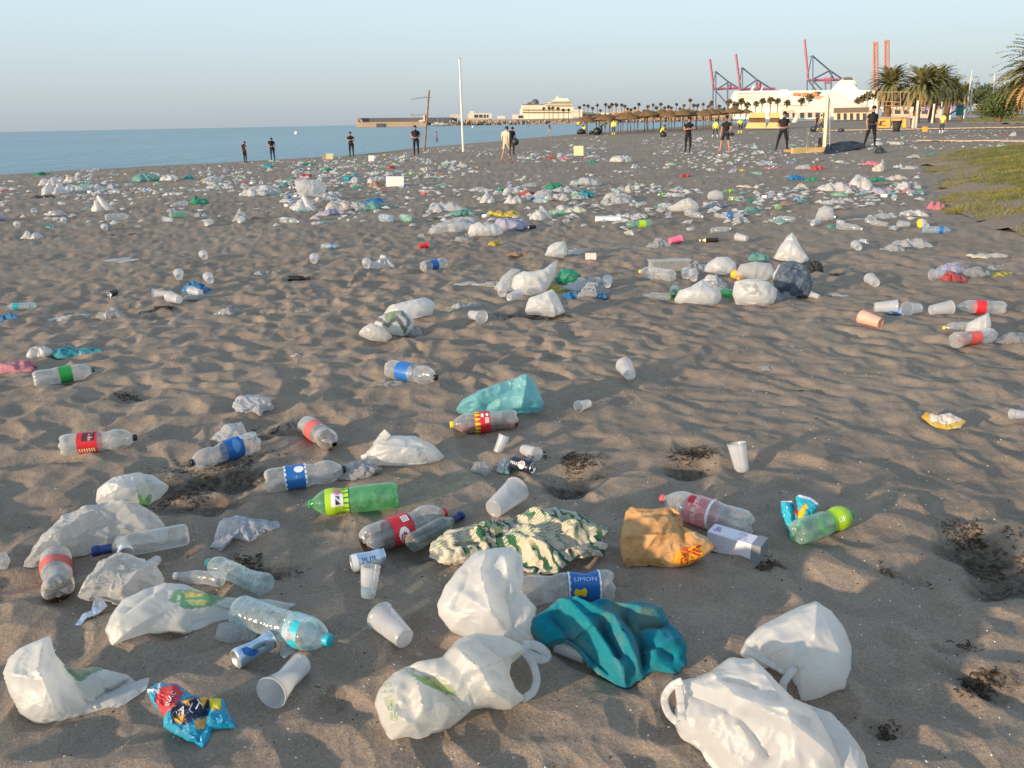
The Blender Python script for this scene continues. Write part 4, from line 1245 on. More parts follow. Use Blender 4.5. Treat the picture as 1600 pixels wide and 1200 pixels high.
# paper bag
t = NT('brown_paper')
co = t.coord()
c = t.mix(t.ramp(t.noise(co, 12, 5, .3).outputs[0], [(.35, 0), (.65, 1)]), (.40, .215, .085), (.52, .31, .15))
at = t.n('ShaderNodeAttribute', attribute_name='print')
c = t.mix(at.outputs['Alpha'], c, at.outputs['Color'])
PAPER = t.done(t.bsdf(c, .75, .2, t.bump(t.noise(co, 30, 5, 1.2).outputs[0], .5, .01)))
o = crumple('paper_bag', [(972, 870), (968, 850), (972, 825), (978, 800), (985, 793), (1020, 796), (1050, 792), (1062, 800), (1068, 825), (1085, 832), (1105, 842), (1118, 856), (1100, 870), (1075, 882), (1040, 886), (985, 886), (974, 880)],
            'greasy orange brown paper takeaway bag with red lettering on torn orange patches', 'bag', PAPER, .6, .11, .03,
            folds=[([(975, 845), (1030, 850), (1085, 840)], .02, 7), ([(1050, 800), (1070, 850)], -.025, 8), ([(985, 815), (1060, 805)], -.015, 7), ([(1000, 880), (1030, 840)], .012, 7)],
            paint=painter(([(1048, 792), (1062, 802), (1066, 830), (1084, 834), (1082, 822), (1070, 800)], (.75, .33, .02), 1), ([(1050, 882), (1056, 868), (1082, 860), (1100, 862), (1095, 876), (1075, 884)], (.75, .33, .02), .9), ([(1068, 830), (1105, 842), (1116, 855), (1085, 850)], (.45, .36, .22), .8)), seed=38, lean=.7, bend=.7)
decal(o, 'GER', (1070, 873), 14, -80, RED, sq=1.2); decal(o, 'KIN', (1086, 869), 15, -80, RED, sq=1.2); decal(o, 'BUR', (1066, 815), 13, 75, RED, sq=1.1)
# bottle with red cap behind, box in front
bottle((1160, 815), (1046, 780), 'clear soda bottle with faded red label and red cap, behind the paper takeaway bag', PROF_SODA, PET, RED2,
       (.15, .235, bottle_mat((.9, .25, .28), .5), [('text', 'YOUR MIX', .024, .195, D(-62), WHITE, False), (0, .14, .15, D(-180), D(180), WHITE), (0, .205, .228, D(-40), D(-5), RED)]), scale=1.08)
def box_thing():
    A, B = gp(1112, 862), gp(1196, 880)
    ax = B - A; ax[2] = 0; L = np.linalg.norm(ax); yaw = math.atan2(ax[1], ax[0])
    mid = (A + B) / 2
    root = thing('gift_box', 'long narrow white bottle carton with lilac print beside the paper takeaway bag', 'box', (mid[0], mid[1] + .03, max(A[2], B[2]) - .012), yaw)
    bmat = plain((.66, .64, .70), .45, .4, .1, 8)
    m = MB().box((0, 0, .038), (L * 1.0, .075, .075)); ob = m.build('carton', bmat, root)
    md = ob.modifiers.new('edge', 'BEVEL'); md.width = .003; md.segments = 2
    m = MB().box((L * .42, 0, .039), (L * .17, .078, .079)); m.build('end_sleeve', plain((.20, .22, .25), .4), root)
    LIL = plain((.42, .16, .42), .5); PNK = plain((.75, .42, .52), .5)
    def face_text(tx, sz, x, z, m_, top=False):
        V, F = text_mesh(tx, sz)
        if top: P = np.stack([V[:, 0] + x, V[:, 1] + z, np.full(len(V), .0765)], -1)
        else: P = np.stack([V[:, 0] + x, np.full(len(V), -.0385), V[:, 1] + z], -1)
        link('lettering', py_mesh('lettering', P, F, [m_]), root)
    face_text('&', .05, -.07, 0, LIL, True); face_text('FR', .03, .02, .012, PNK, True); face_text('XY', .03, .025, -.018, PNK, True)
    m = MB()
    for q in range(6): m.box((-.10 + q * .02, -.0378, .02 + (q % 2) * .012), (.014, .001, .006))
    m.build('print', PNK, root)
box_thing()
# packet and green bottle
o = crumple('snack_packet', [(1222, 800), (1220, 784), (1236, 782), (1246, 800), (1244, 776), (1250, 772), (1266, 778), (1278, 788), (1272, 800), (1262, 815), (1250, 830), (1236, 842), (1230, 826)], 'teal blue crisp packet with yellow figure, behind the pale green bottle', 'packet', film((.02, .40, .55), 1, .2, .05, 30, .35, .03, True), .5, .2, .02,
            folds=[([(1240, 785), (1245, 830)], -.03, 5)], paint=painter(([(1246, 805), (1258, 788), (1262, 795), (1254, 815), (1248, 818)], (.75, .50, .02), 1), ([(1240, 800), (1247, 790), (1248, 812)], (.4, .08, .03), 1), (('line', [(1222, 784), (1236, 784)], 2), (.8, .8, .82), 1), (('line', [(1246, 774), (1264, 780), (1276, 788)], 2.2), (.8, .8, .82), 1)), seed=41, lean=.75, n=34, center=(1246, 808))
bottle((1244, 836), (1330, 796), 'pale green soda bottle with lime label, base towards the camera, beside the teal packet', PROF_WAIST, PET_LG, GREEN, (.19, .29, LIME, [('text', 'UP', .03, .235, D(60), WHITE)]), scale=.86, sink=.004)
# two white bags lower right
o = crumple('plastic_bag', [(1156, 1020), (1165, 1000), (1185, 980), (1220, 962), (1250, 948), (1275, 941), (1300, 956), (1320, 982), (1330, 1010), (1330, 1045), (1318, 1075), (1280, 1088), (1252, 1095), (1246, 1072), (1236, 1052), (1212, 1040), (1192, 1030), (1172, 1034)], 'smooth bulging bluish white bag behind the big creased bag at lower right', 'bag', WHITE_BAG, 0.87, 0.055, .035,
            folds=[([(1275, 945), (1270, 1010), (1225, 1070)], .025, 12), ([(1170, 1010), (1210, 1040), (1240, 1080)], -.045, 12), ([(1275, 950), (1310, 1030)], .015, 16)], seed=43, lean=.85, n=57)
strap('handle', [(1258, 1034, .12), (1240, 1046, .11), (1224, 1066, .09), (1222, 1084, .06)], .020, WHITE_BAG, o)
strap('handle', [(1172, 1020, .10), (1200, 1035, .09), (1226, 1050, .08)], .018, WHITE_BAG, o)
o = crumple('plastic_bag', [(1062, 1065), (1085, 1062), (1110, 1052), (1140, 1030), (1175, 1032), (1195, 1050), (1215, 1070), (1240, 1095), (1275, 1108), (1300, 1118), (1330, 1150), (1350, 1180), (1362, 1230), (1340, 1270), (1240, 1275), (1160, 1245), (1120, 1210), (1095, 1175), (1070, 1155), (1055, 1130)], 'big creased white carrier bag with loop handle, cut by the bottom edge at right', 'bag', WHITE_BAG, 0.74, 0.094, .022,
            folds=[([(1110, 1060), (1150, 1110), (1230, 1150), (1300, 1200)], .03, 12), ([(1080, 1090), (1160, 1140), (1200, 1190)], -.025, 11), ([(1180, 1050), (1220, 1110), (1240, 1200)], .02, 11), ([(1270, 1115), (1300, 1170), (1320, 1230)], -.03, 12), ([(1130, 1130), (1180, 1120), (1260, 1140)], .02, 8), ([(1120, 1075), (1180, 1090)], -.02, 9)], seed=44, lean=.8, n=64, crease=.10, base=(1190, 1200))
strap('handle', [(1066, 1064, .16), (1048, 1072, .14), (1036, 1092, .10), (1044, 1116, .07), (1058, 1128, .06)], .020, WHITE_BAG, o)
strap('handle', [(1060, 1070, .15), (1064, 1095, .11), (1066, 1125, .07)], .022, WHITE_BAG, o)
# brown wrapper
crumple('snack_wrapper', [(1440, 652), (1446, 644), (1462, 650), (1485, 646), (1508, 658), (1500, 668), (1480, 672), (1458, 668)], 'shiny gold and silver wrapper alone on the sand at right', 'wrapper', film((.55, .50, .45), 1, .2, .05, 30, .35, .1, True), .35, .2, .02, paint=painter(([(1440, 644), (1452, 644), (1452, 664), (1440, 660)], (.50, .28, .02), 1), (('line', [(1452, 664), (1480, 670), (1505, 660)], 3), (.45, .32, .04), 1)), seed=46, lean=.5, n=26)
# ================================================================== the far shore, harbour and promenade
def W(px, py, Dd): return PD(px, py, Dd)
def hd(px, Dd):
    d = ray(px, 190); d = np.array([d[0], d[1], 0]); return d / np.linalg.norm(d)
def prism(m, poly, Dd, depth, mi=0):
    """outline in photo pixels at horizontal distance Dd, carried back by depth metres"""
    F_ = [W(x, y, Dd) for x, y in poly]
    n_ = len(F_)
    Bk = [p + hd(q[0], Dd) * depth for p, q in zip(F_, poly)]
    fs = [tuple(range(n_)), tuple(range(n_, 2 * n_))[::-1]] + [(i, n_ + i, n_ + (i + 1) % n_, (i + 1) % n_) for i in range(n_)]
    return m.add(F_ + Bk, fs, mi)
def rect(x0, y0, x1, y1): return [(x0, y1), (x1, y1), (x1, y0), (x0, y0)]
def place(m, name, mats, label=None, cat=None, group=None, parent=None, kind=None, smooth=False):
    """build a collected mesh with its origin at its own foot"""
    V = np.array(m.V)
    o_ = np.array([(V[:, 0].min() + V[:, 0].max()) / 2, (V[:, 1].min() + V[:, 1].max()) / 2, V[:, 2].min()])
    if parent is not None: o_ = np.array(parent.location)
    m.V = [tuple(v - o_) for v in V]
    o = link(name, m.mesh(name, mats, smooth), parent, (0, 0, 0) if parent is not None else o_)
    return tag(o, label, cat, group, kind)
def root_at(name, label, cat, px, py, Dd, group=None):
    p = W(px, py, Dd)
    return thing(name, label, cat, tuple(p), 0, group)

STONE = plain((.50, .36, .24), .9, .1, .15, .05)
STONE_D = plain((.13, .13, .14), .9, .1, .15, .05)
SHIPW = plain((.78, .70, .52), .5, .3, .05, .05)
SHIPG = plain((.10, .11, .13), .5, .3, .05, .1)
WIN = plain((.05, .06, .08), .25, .5, .1, .5)
BLDW = plain((.62, .58, .48), .8, .2, .08, .1)
ROCKM = plain((.34, .26, .20), .95, .1, .25, .3)
REDROOF = plain((.36, .17, .10), .9, .1, .15, .2)
# breakwater
br = root_at('breakwater', 'long stone breakwater reaching into the sea from the harbour', 'breakwater', 630, 199, 800)
m = MB(); prism(m, [(556, 199), (666, 199), (664, 190), (558, 191)], 800, 12); place(m, 'quay_wall', STONE, parent=br)
m = MB(); prism(m, [(559, 192), (706, 197), (706, 183.5), (560, 184.5)], 812, 8); place(m, 'parapet_wall', STONE_D, parent=br)
m = MB(); prism(m, rect(588, 193, 600, 199.5), 798, 3); place(m, 'gateway', STONE_D, parent=br)
m = MB(); prism(m, rect(557, 182, 559.5, 193), 806, 3); place(m, 'end_pillar', STONE, parent=br)
m = MB(); prism(m, [(562, 186), (567, 190), (566, 191), (561, 187)], 799, 2); place(m, 'ramp', BLDW, parent=br)
# spit of land with rocks
m = MB(); prism(m, [(706, 197), (1150, 193), (1150, 183), (905, 184.5), (725, 188)], 790, 60)
place(m, 'land_spit', plain((.30, .22, .16), .95, .1, .2, .05), 'low stony spit of land', kind='structure')
m = MB()
rng = random.Random(3)
for q in range(520):
    px = rng.uniform(704, 1130); t_ = (px - 704) / 430
    py = rng.uniform(189.5 - 3 * t_, 197 - 4 * t_)
    p = W(px, py, rng.uniform(778, 789)); s_ = rng.uniform(.9, 2.4)
    V = [(p[0] + s_ * rng.uniform(.5, 1) * a, p[1] + s_ * b, p[2] + s_ * c * rng.uniform(.6, 1)) for a, b, c in ((1, 0, 0), (-1, 0, 0), (0, 1, 0), (0, -1, 0), (0, 0, 1), (0, 0, -1))]
    m.add(V, [(0, 2, 4), (2, 1, 4), (1, 3, 4), (3, 0, 4), (2, 0, 5), (1, 2, 5), (3, 1, 5), (0, 3, 5)], rng.randrange(2))
place(m, 'boulder_slope', [plain((.40, .32, .26), .95, .1, .2, .3), ROCKM], 'pale boulders heaped along the spit', kind='stuff')
# port buildings
def building(name, label, wall, Dd, depth, wins=(), extra=(), cat='building', group=None):
    xs = [p[0] for p in wall]; ys = [p[1] for p in wall]
    r = root_at(name, label, cat, sum(xs) / len(xs), max(ys), Dd, group)
    m = MB(); prism(m, wall, Dd, depth); place(m, 'wall', BLDW, parent=r)
    for w_ in wins:
        m = MB(); prism(m, rect(*w_), Dd - .3, .6); place(m, 'window', WIN, parent=r)
    for nm, poly, mt, dd in extra:
        m = MB(); prism(m, poly, Dd + dd, depth * .6 if dd > 0 else depth + 1); place(m, nm, mt, parent=r)
    return r
building('port_building', 'flat roofed pale port building with a row of dark windows and a small tower', rect(731, 177, 768, 190), 820, 14,
         [(741, 179, 747, 184), (748.5, 179, 754, 184), (755.5, 179, 759, 184), (760.5, 179, 763, 184)], [('tower', rect(734, 173.5, 740, 178), BLDW, 3), ('lower_storey', rect(726, 185, 764, 190), STONE, -2)])
building('port_building', 'small white open sided building at the root of the breakwater', rect(704, 180, 722, 184), 818, 8, [(706, 184, 711, 187)], [('pillar', rect(712, 183, 714, 192), BLDW, 2), ('roof', rect(703, 179, 722, 181), BLDW, -1), ('stair_block', [(698, 194), (716, 194), (714, 186), (706, 184)], STONE_D, -1)])
building('container_office', 'plain white container standing on the quay left of the cruise ship', rect(777, 181, 789, 185.5), 820, 6, cat='container')
building('quay_shed', 'low white shed with dark end wall beside the cruise ship', rect(800, 179, 818, 186), 820, 6, [(810, 180.5, 817, 184.5)], cat='shed')
building('warehouse', 'dark warehouse with pale roof right of the cruise ship', rect(892, 174, 910, 183), 830, 20, extra=[('roof', [(891, 174.5), (911, 174.5), (909, 171), (893, 172)], BLDW, -1)], cat='warehouse')
r_ = random.Random(5)
x = 906
bi = 0
while x < 1128:
    w_ = r_.uniform(16, 34); t_ = r_.uniform(171, 177)
    b_ = root_at('low_house', ['low reddish house behind the palms, just right of the dark warehouse', 'low reddish house behind the palms, second from the warehouse', 'low reddish house behind the palms above the yellow workers', 'low reddish house behind the middle palms', 'low reddish house behind the palms, above the crouching worker', 'low reddish house behind the palms, left of the man with folded arms', 'low reddish house behind the palms above the man with folded arms', 'low reddish house behind the palms, under the leftmost crane', 'low reddish house behind the palms, nearest the white ferry', 'low reddish house behind the palms at the ferry bow', 'low reddish house beside the ferry bow', 'low reddish house under the ferry'][min(bi, 11)], 'house', x + w_ / 2, 185, 850, 'low houses on the spit')
    m = MB(); prism(m, rect(x, t_ + 3, x + w_, 187), 850, 14); place(m, 'wall', plain(r_.choice([(.42, .28, .19), (.50, .36, .26), (.36, .22, .15)]), .9, .1, .15, .1), parent=b_)
    m = MB(); prism(m, [(x - 1, t_ + 3.2), (x + w_ + 1, t_ + 3.2), (x + w_ - 2, t_), (x + 2, t_)], 849, 16); place(m, 'roof', r_.choice([REDROOF, STONE, BLDW]), parent=b_)
    x += w_ * r_.uniform(.85, 1.1); bi += 1
# cruise ship
cs = root_at('cruise_ship', 'white cruise ship with a dark domed funnel, moored behind the rocks', 'ship', 853, 186, 950)
m = MB(); prism(m, [(813, 187), (895, 187), (896, 168), (893, 166), (816, 168), (812, 172)], 950, 26); place(m, 'hull', SHIPW, parent=cs)
m = MB(); prism(m, [(814, 168.2), (893, 166.2), (895, 163), (884, 161), (850, 163), (815, 164)], 949, 27); place(m, 'deck_block', SHIPW, parent=cs)
for q, (a_, b_, y_) in enumerate(((816, 850, 163), (852, 894, 164.5), (851, 894, 161.5), (858, 892, 158.5), (816, 890, 171), (816, 890, 175))):
    m = MB(); prism(m, rect(a_, y_, b_, y_ + .9), 947.5, 2); place(m, 'window_band', plain((.22, .19, .16), .4), parent=cs)
m = MB(); prism(m, [(850, 163.5), (895, 163), (891, 158), (884, 155), (862, 157)], 951, 24); place(m, 'bridge_deck', SHIPW, parent=cs)
m = MB(); prism(m, [(866, 158), (890, 157.5), (887, 153.5), (868, 154)], 953, 20); place(m, 'top_deck', SHIPW, parent=cs)
m = MB(); prism(m, rect(870, 149.5, 872, 155), 955, 2); prism(m, rect(867, 153, 876, 154), 955, 2); place(m, 'mast', SHIPW, parent=cs)
m = MB(); p = W(836, 162.5, 955)
m.add([(p[0] + r1 * math.cos(t1), p[1] + r1 * math.sin(t1), p[2] + z1) for r1, z1 in ((4.6, 0), (4.5, 2), (3.4, 4.2), (1.5, 5.4)) for t1 in np.linspace(0, 2 * pi, 14, endpoint=False)],
      [(i * 14 + q, i * 14 + (q + 1) % 14, (i + 1) * 14 + (q + 1) % 14, (i + 1) * 14 + q) for i in range(3) for q in range(14)] + [tuple(range(42, 56))])
prism(m, [(822, 163.5), (832, 163.5), (831, 159), (826, 160)], 955, 8)
place(m, 'funnel', SHIPG, parent=cs)
m = MB()
for q in range(9): m.tube([W(818 + q * 8, 187, 949.5), W(818 + q * 8, 168, 949.5)], .12, 4)
place(m, 'balcony_dividers', BLDW, parent=cs)
# ferry
fe = root_at('ferry', 'long white ferry with raked bow and black topped funnel behind the marquee', 'ship', 1250, 182, 620)
FW = plain((.80, .75, .62), .45, .3, .04, .05)
m = MB(); prism(m, [(1144, 186), (1372, 186), (1372, 160), (1200, 158), (1150, 157), (1136, 158), (1139, 168)], 620, 24); place(m, 'hull', FW, parent=fe)
m = MB(); prism(m, [(1146, 158), (1372, 161), (1366, 141), (1330, 140.5), (1232, 142), (1230, 140), (1220, 140), (1216, 142), (1148, 142.5), (1142, 152)], 621, 21); place(m, 'superstructure', FW, parent=fe)
m = MB(); prism(m, [(1298, 141), (1341, 141), (1336, 127), (1331, 123), (1318, 123), (1312, 126)], 624, 12); place(m, 'funnel', FW, parent=fe)
m = MB(); prism(m, [(1317, 125), (1333, 125), (1331, 120.5), (1319, 120.5)], 623.5, 13); prism(m, [(1332, 125), (1338, 133), (1341, 140), (1336, 133)], 623.8, 12.5); place(m, 'funnel_top', SHIPG, parent=fe)
m = MB(); prism(m, [(1172, 142), (1176, 142), (1179, 134), (1177, 134)], 625, 3); prism(m, [(1188, 142), (1190, 142), (1192, 136), (1190.5, 136)], 625, 2); place(m, 'mast', FW, parent=fe)
for y_ in (145.5, 149.5, 153.5):
    m = MB(); prism(m, rect(1152, y_, 1214, y_ + .7), 619.6, 2); place(m, 'window_band', plain((.40, .34, .22), .4), parent=fe)
for y_ in (164, 168):
    m = MB(); prism(m, rect(1150, y_, 1360, y_ + .6), 619.4, 2); place(m, 'window_band', plain((.42, .36, .24), .4), parent=fe)
for x_ in (1238, 1252, 1266):
    m = MB(); prism(m, [(x_, 147), (x_ + 2, 149.5), (x_ + 10, 149.5), (x_ + 12, 147), (x_ + 10, 144.5), (x_ + 2, 144.5)], 618, 4); place(m, 'lifeboat', plain((.62, .22, .08), .5), parent=fe)
m = MB(); prism(m, rect(1226, 149.5, 1300, 156), 619.3, 2); place(m, 'promenade_deck', plain((.45, .30, .20), .6), parent=fe)
m = MB(); prism(m, rect(1272, 143, 1282, 146), 619.2, 2); place(m, 'dark_hatch', WIN, parent=fe)
# ship to shore cranes
CR_P = plain((.40, .13, .19), .5, .3, .1, .1); CR_B = plain((.08, .12, .18), .5, .3, .1, .1)
def crane(label, Dd, boom, apex, girder, legs, diag, stay, house, gb):
    r = root_at('harbour_crane', label, 'crane', legs[1][0], gb, Dd, 'harbour cranes with raised booms')
    dv = hd(apex[0], Dd) * 14
    def seg(a, b, off=0.0): return [W(a[0], a[1], Dd) + dv * off, W(b[0], b[1], Dd) + dv * off]
    k_ = Dd * .00079
    m = MB(); m.tube(seg(*boom, .3), 1.05 * k_ * 1.7, 4); m.tube(seg(*boom, .7), 1.05 * k_ * 1.7, 4); place(m, 'boom', CR_P, parent=r)
    m = MB(); m.tube(seg(*girder, .3), 1.0 * k_ * 1.6, 4); m.tube(seg(*girder, .7), 1.0 * k_ * 1.6, 4); place(m, 'girder', CR_P, parent=r)
    for q, l_ in enumerate(legs):
        for off in (0, 1):
            m = MB(); m.tube(seg((l_[0], l_[1]), (l_[0], gb), off), .85 * k_, 4); place(m, 'leg', CR_B, parent=r)
    m = MB()
    for a, b in diag: m.tube(seg(a, b, 0), .6 * k_, 4); m.tube(seg(a, b, 1), .6 * k_, 4)
    m.tube([W(legs[0][0], gb - 18, Dd), W(legs[0][0], gb - 18, Dd) + dv], .6 * k_, 4); m.tube([W(legs[-1][0], gb - 18, Dd), W(legs[-1][0], gb - 18, Dd) + dv], .6 * k_, 4)
    place(m, 'bracing', CR_B, parent=r)['kind'] = 'stuff'
    m = MB()
    for a, b in zip(stay[:-1], stay[1:]): m.tube(seg(a, b, .2), .75 * k_, 4); m.tube(seg(a, b, .8), .75 * k_, 4)
    place(m, 'back_stay', CR_B, parent=r)
    m = MB(); prism(m, rect(*house), Dd + 4, 8); place(m, 'machine_house', CR_P, parent=r)
    m = MB(); m.tube(seg(apex, (boom[0][0] + 4, boom[0][1] + (boom[1][1] - boom[0][1]) * .45), .5), .28 * k_, 4); place(m, 'hoist_rope', CR_B, parent=r)
crane('leftmost crane with raised pink boom over the palms', 830, ((1109, 92), (1115, 139)), (1118, 111), ((1114, 139), (1158, 137)), [(1114, 140), (1118.5, 112), (1137, 130)],
      [((1118, 112), (1113, 139)), ((1118, 141), (1134, 160)), ((1122, 138), (1138, 128))], [(1118, 111), (1139, 128), (1152, 136)], (1136, 132, 1143, 138), 178)
crane('middle crane with raised pink boom above the ferry bow', 800, ((1149.5, 84), (1156.5, 139)), (1159.5, 105), ((1156, 139), (1212, 138)), [(1156.5, 139), (1160, 105), (1183, 124)],
      [((1159, 105), (1155, 136)), ((1160, 140), (1176, 160)), ((1163, 138), (1183, 124))], [(1159.5, 105), (1183, 124), (1205, 138)], (1181, 129, 1190, 138), 178)
crane('rightmost blue and pink crane, boom raised highest, behind the ferry funnel', 760, ((1257, 61), (1262.5, 124)), (1269, 86), ((1261, 125), (1316, 124)), [(1261, 125), (1270, 87), (1290, 126), (1299, 111)],
      [((1268, 87), (1261, 122)), ((1264, 127), (1276, 142)), ((1271, 123), (1296, 110)), ((1272, 127), (1286, 142)), ((1296, 111), (1304, 124))], [(1269, 86), (1296, 109), (1318, 124)], (1287, 121, 1297, 130), 178)
CO = plain((.42, .19, .14), .6, .3, .1, .1)
for k_, (x_, y_) in enumerate(((1368, 66), (1385.5, 63))):
    r = root_at('boom_mast', ['left one of two orange lattice crane masts above the date palms', 'right one of two orange lattice crane masts above the date palms'][k_], 'crane', x_, 178, 700, 'orange crane masts')
    for dx in (-3.2, 3.2):
        m = MB(); m.tube([W(x_ + dx, 178, 700), W(x_ + dx * .85, y_, 700)], .75, 4); place(m, 'chord', CO, parent=r)
    m = MB()
    yy = y_ + 2
    while yy < 176:
        m.tube([W(x_ - 3, yy, 700), W(x_ + 3, yy, 700)], .35, 4); m.tube([W(x_ - 3, yy, 700), W(x_ + 3, yy + 7, 700)], .3, 4); yy += 7
    place(m, 'lattice', CO, parent=r)
    m = MB(); prism(m, rect(x_ - 4, y_ - 1, x_ + 3.6, y_ + 3), 699, 3); place(m, 'boom_head', CO, parent=r)
# ------------------------------------------------------------------ palms
TRUNK = plain((.16, .11, .07), .95, .1, .25, 2)
LEAF_F = plain((.19, .16, .10), .7, .2, .3, .4)
LEAF_P = plain((.20, .205, .09), .6, .25, .3, 1.5)
LEAF_D = plain((.32, .21, .09), .8, .15, .3, 1.5)
def fan_crown(seed, n=46):
    rg = random.Random(seed); V, F = [], []
    for q in range(n):
        az = rg.uniform(0, 2 * pi); el = rg.uniform(-.7, 1.3); L = rg.uniform(1.5, 2.2)
        d = Vector((math.cos(az) * math.cos(el), math.sin(az) * math.cos(el), math.sin(el)))
        s_ = d.cross(Vector((0, 0, 1))).normalized(); u_ = s_.cross(d)
        c_ = d * L * .62; k0 = len(V)
        V.append(tuple(d * .2))
        for a_ in np.linspace(-1.25, 1.25, 7):
            V.append(tuple(c_ + (d * math.cos(a_) + s_ * math.sin(a_)) * L * .5 * rg.uniform(.8, 1.1) + u_ * (.1 - .25 * abs(a_)) + Vector((0, 0, -.12 * L * abs(a_)))))
        V.append(tuple(c_))
        for i in range(6): F.append((k0 + 8, k0 + 1 + i, k0 + 2 + i))
        F.append((k0, k0 + 1, k0 + 8)); F.append((k0, k0 + 8, k0 + 7))
    for q in range(24):   # hanging dry skirt
        az = rg.uniform(0, 2 * pi); k0 = len(V); r1 = rg.uniform(.4, .9)
        V += [(.15 * math.cos(az), .15 * math.sin(az), -.2), (r1 * math.cos(az + .2), r1 * math.sin(az + .2), -1.2 - rg.random()), (r1 * math.cos(az - .2), r1 * math.sin(az - .2), -1.2 - rg.random())]
        F.append((k0, k0 + 1, k0 + 2))
    return V, F
FC = [py_mesh('crown', *fan_crown(s_), [LEAF_F]) for s_ in (1, 2, 3)]
rg = random.Random(12)
fp = [(850, 170, 1), (858, 169, 1), (864, 169, 1), (872, 170, 1.0), (880, 172, .9), (888, 172, .9)]
x = 905.0
while x < 1136:
    fp.append((x, rg.uniform(163, 174), rg.uniform(.85, 1.15))); x += rg.uniform(4.0, 9.0)
fp += [(1077, 157, 1.15), (1110, 160, 1.1)]
x = 1138.0
while x < 1240: fp.append((x, rg.uniform(156, 165), rg.uniform(1.0, 1.35))); x += rg.uniform(8, 15)
fp += [(1250, 158, 1.3), (1262, 153, 1.4), (1345, 154, 1.4), (1353, 150, 1.5), (1338, 158, 1.3)]
zc = {}
fp.sort()
for k_, (x_, y_, s_) in enumerate(fp):
    Dd = 560 if x_ >= 1136 else 770 - (k_ % 3) * 6
    yb = 186 if x_ < 1136 else 180
    p = W(x_, yb, Dd); tp = W(x_, y_, Dd)
    zone = 'in front of the cruise ship' if x_ < 900 else ('behind the left straw parasols' if x_ < 980 else ('behind the middle straw parasols' if x_ < 1060 else ('behind the right straw parasols' if x_ < 1137 else ('in front of the white ferry' if x_ < 1300 else 'right of the white marquee'))))
    sz = 'tall' if y_ < 164 else 'short'
    zc[zone] = zc.get(zone, 0) + 1
    od = ['first', 'second', 'third', 'fourth', 'fifth', 'sixth', 'seventh', 'eighth', 'ninth', 'tenth', 'eleventh', 'twelfth', 'thirteenth', 'fourteenth', 'fifteenth', 'sixteenth'][zc[zone] - 1]
    r = thing('fan_palm', f'{sz} shaggy fan palm, {od} from the left of those {zone}', 'palm tree', tuple(p), rg.uniform(0, 6), 'far fan palms')
    hgt = tp[2] - p[2]
    m = MB(); m.tube([(0, 0, -1), (rg.uniform(-.2, .2), 0, hgt * .5), (0, 0, hgt)], .34, 6, r2=.24); m.build('trunk', TRUNK, r)
    link('crown', FC[k_ % 3], r, (0, 0, hgt), (0, 0, rg.uniform(0, 6)), s_ * (.85 if Dd > 600 else .95))
def date_crown(seed, n=150, L=3.6):
    rg = random.Random(seed); V, F, M = [], [], []
    for q in range(n):
        az = rg.uniform(0, 2 * pi); el = rg.uniform(-.65, 1.45); l_ = L * rg.uniform(.75, 1.05)
        dry = el < -.25 and rg.random() < .6
        d = Vector((math.cos(az), math.sin(az), 0)); pos = Vector((0, 0, 0)); e_ = el; pts = []
        for s_ in range(9):
            pts.append(pos.copy()); pos = pos + (d * math.cos(e_) + Vector((0, 0, math.sin(e_)))) * l_ / 8; e_ -= .12 + .10 * (s_ / 8)
        sd = d.cross(Vector((0, 0, 1)))
        for s_ in range(1, 9):
            a_, b_ = pts[s_ - 1], pts[s_]; T_ = (b_ - a_).normalized(); up = sd.cross(T_)
            for h_ in (0, .5):
                c_ = a_.lerp(b_, h_); ll = .62 * math.sin(min(1, (s_ + h_) / 8.6) * 2.75 + .3) * rg.uniform(.8, 1.1) * L / 3.6
                for sg in (-1, 1):
                    tip = c_ + T_ * ll * .75 + sd * sg * ll * .62 + up * ll * .28 + Vector((0, 0, -.10))
                    k0 = len(V); V += [tuple(c_), tuple(c_ + T_ * .24), tuple(tip)]; F.append((k0, k0 + 1, k0 + 2)); M.append(1 if dry else 0)
            k0 = len(V); V += [tuple(a_ - sd * .025), tuple(a_ + sd * .025), tuple(b_ + sd * .02), tuple(b_ - sd * .02)]; F.append((k0, k0 + 1, k0 + 2, k0 + 3)); M.append(1)
    return V, F, M
def dmesh(seed, n=230):
    V, F, M = date_crown(seed, n)
    return py_mesh('crown', V, F, [LEAF_P, LEAF_D], False, M)
DC = [dmesh(4), dmesh(5), dmesh(6, 280)]
for k_, (x_, y_, rpx, Dd, yb, lab) in enumerate([(1384, 131, 29, 118, 190, 'bushy date palm below the orange crane masts, leftmost of the clump'), (1431, 134, 31, 116, 189, 'broad date palm in front of the clump, right of the leftmost one'),
        (1456, 128, 27, 128, 188, 'date palm behind, showing above the right side of the clump'), (1477, 141, 22, 140, 187, 'smaller date palm at the right of the clump behind lamp posts'), (1499, 147, 18, 165, 186, 'smallest date palm, far end of the clump'),
        (1618, 108, 52, 62, 193, 'big sunlit date palm cut by the right edge')]):
    p = W(x_, yb, Dd); tp = W(x_, y_, Dd)
    p[2] = _look1(T_B, p[0], p[1]) - .1
    r = thing('date_palm', lab, 'palm tree', tuple(p), k_ * 1.3)
    hg = tp[2] - p[2]
    m = MB(); pts = [(.1 * math.sin(i), .06 * i / 8, hg * i / 8) for i in range(9)]
    m.tube(pts, [.42 + .05 * (i % 2) for i in range(9)], 10); m.build('trunk', TRUNK, r)
    s_ = rpx * .00079 * Dd / 2.75
    link('crown', DC[2 if k_ == 5 else k_ % 2], r, (0, 0, hg - .2), (0, 0, k_ * 1.1), s_)
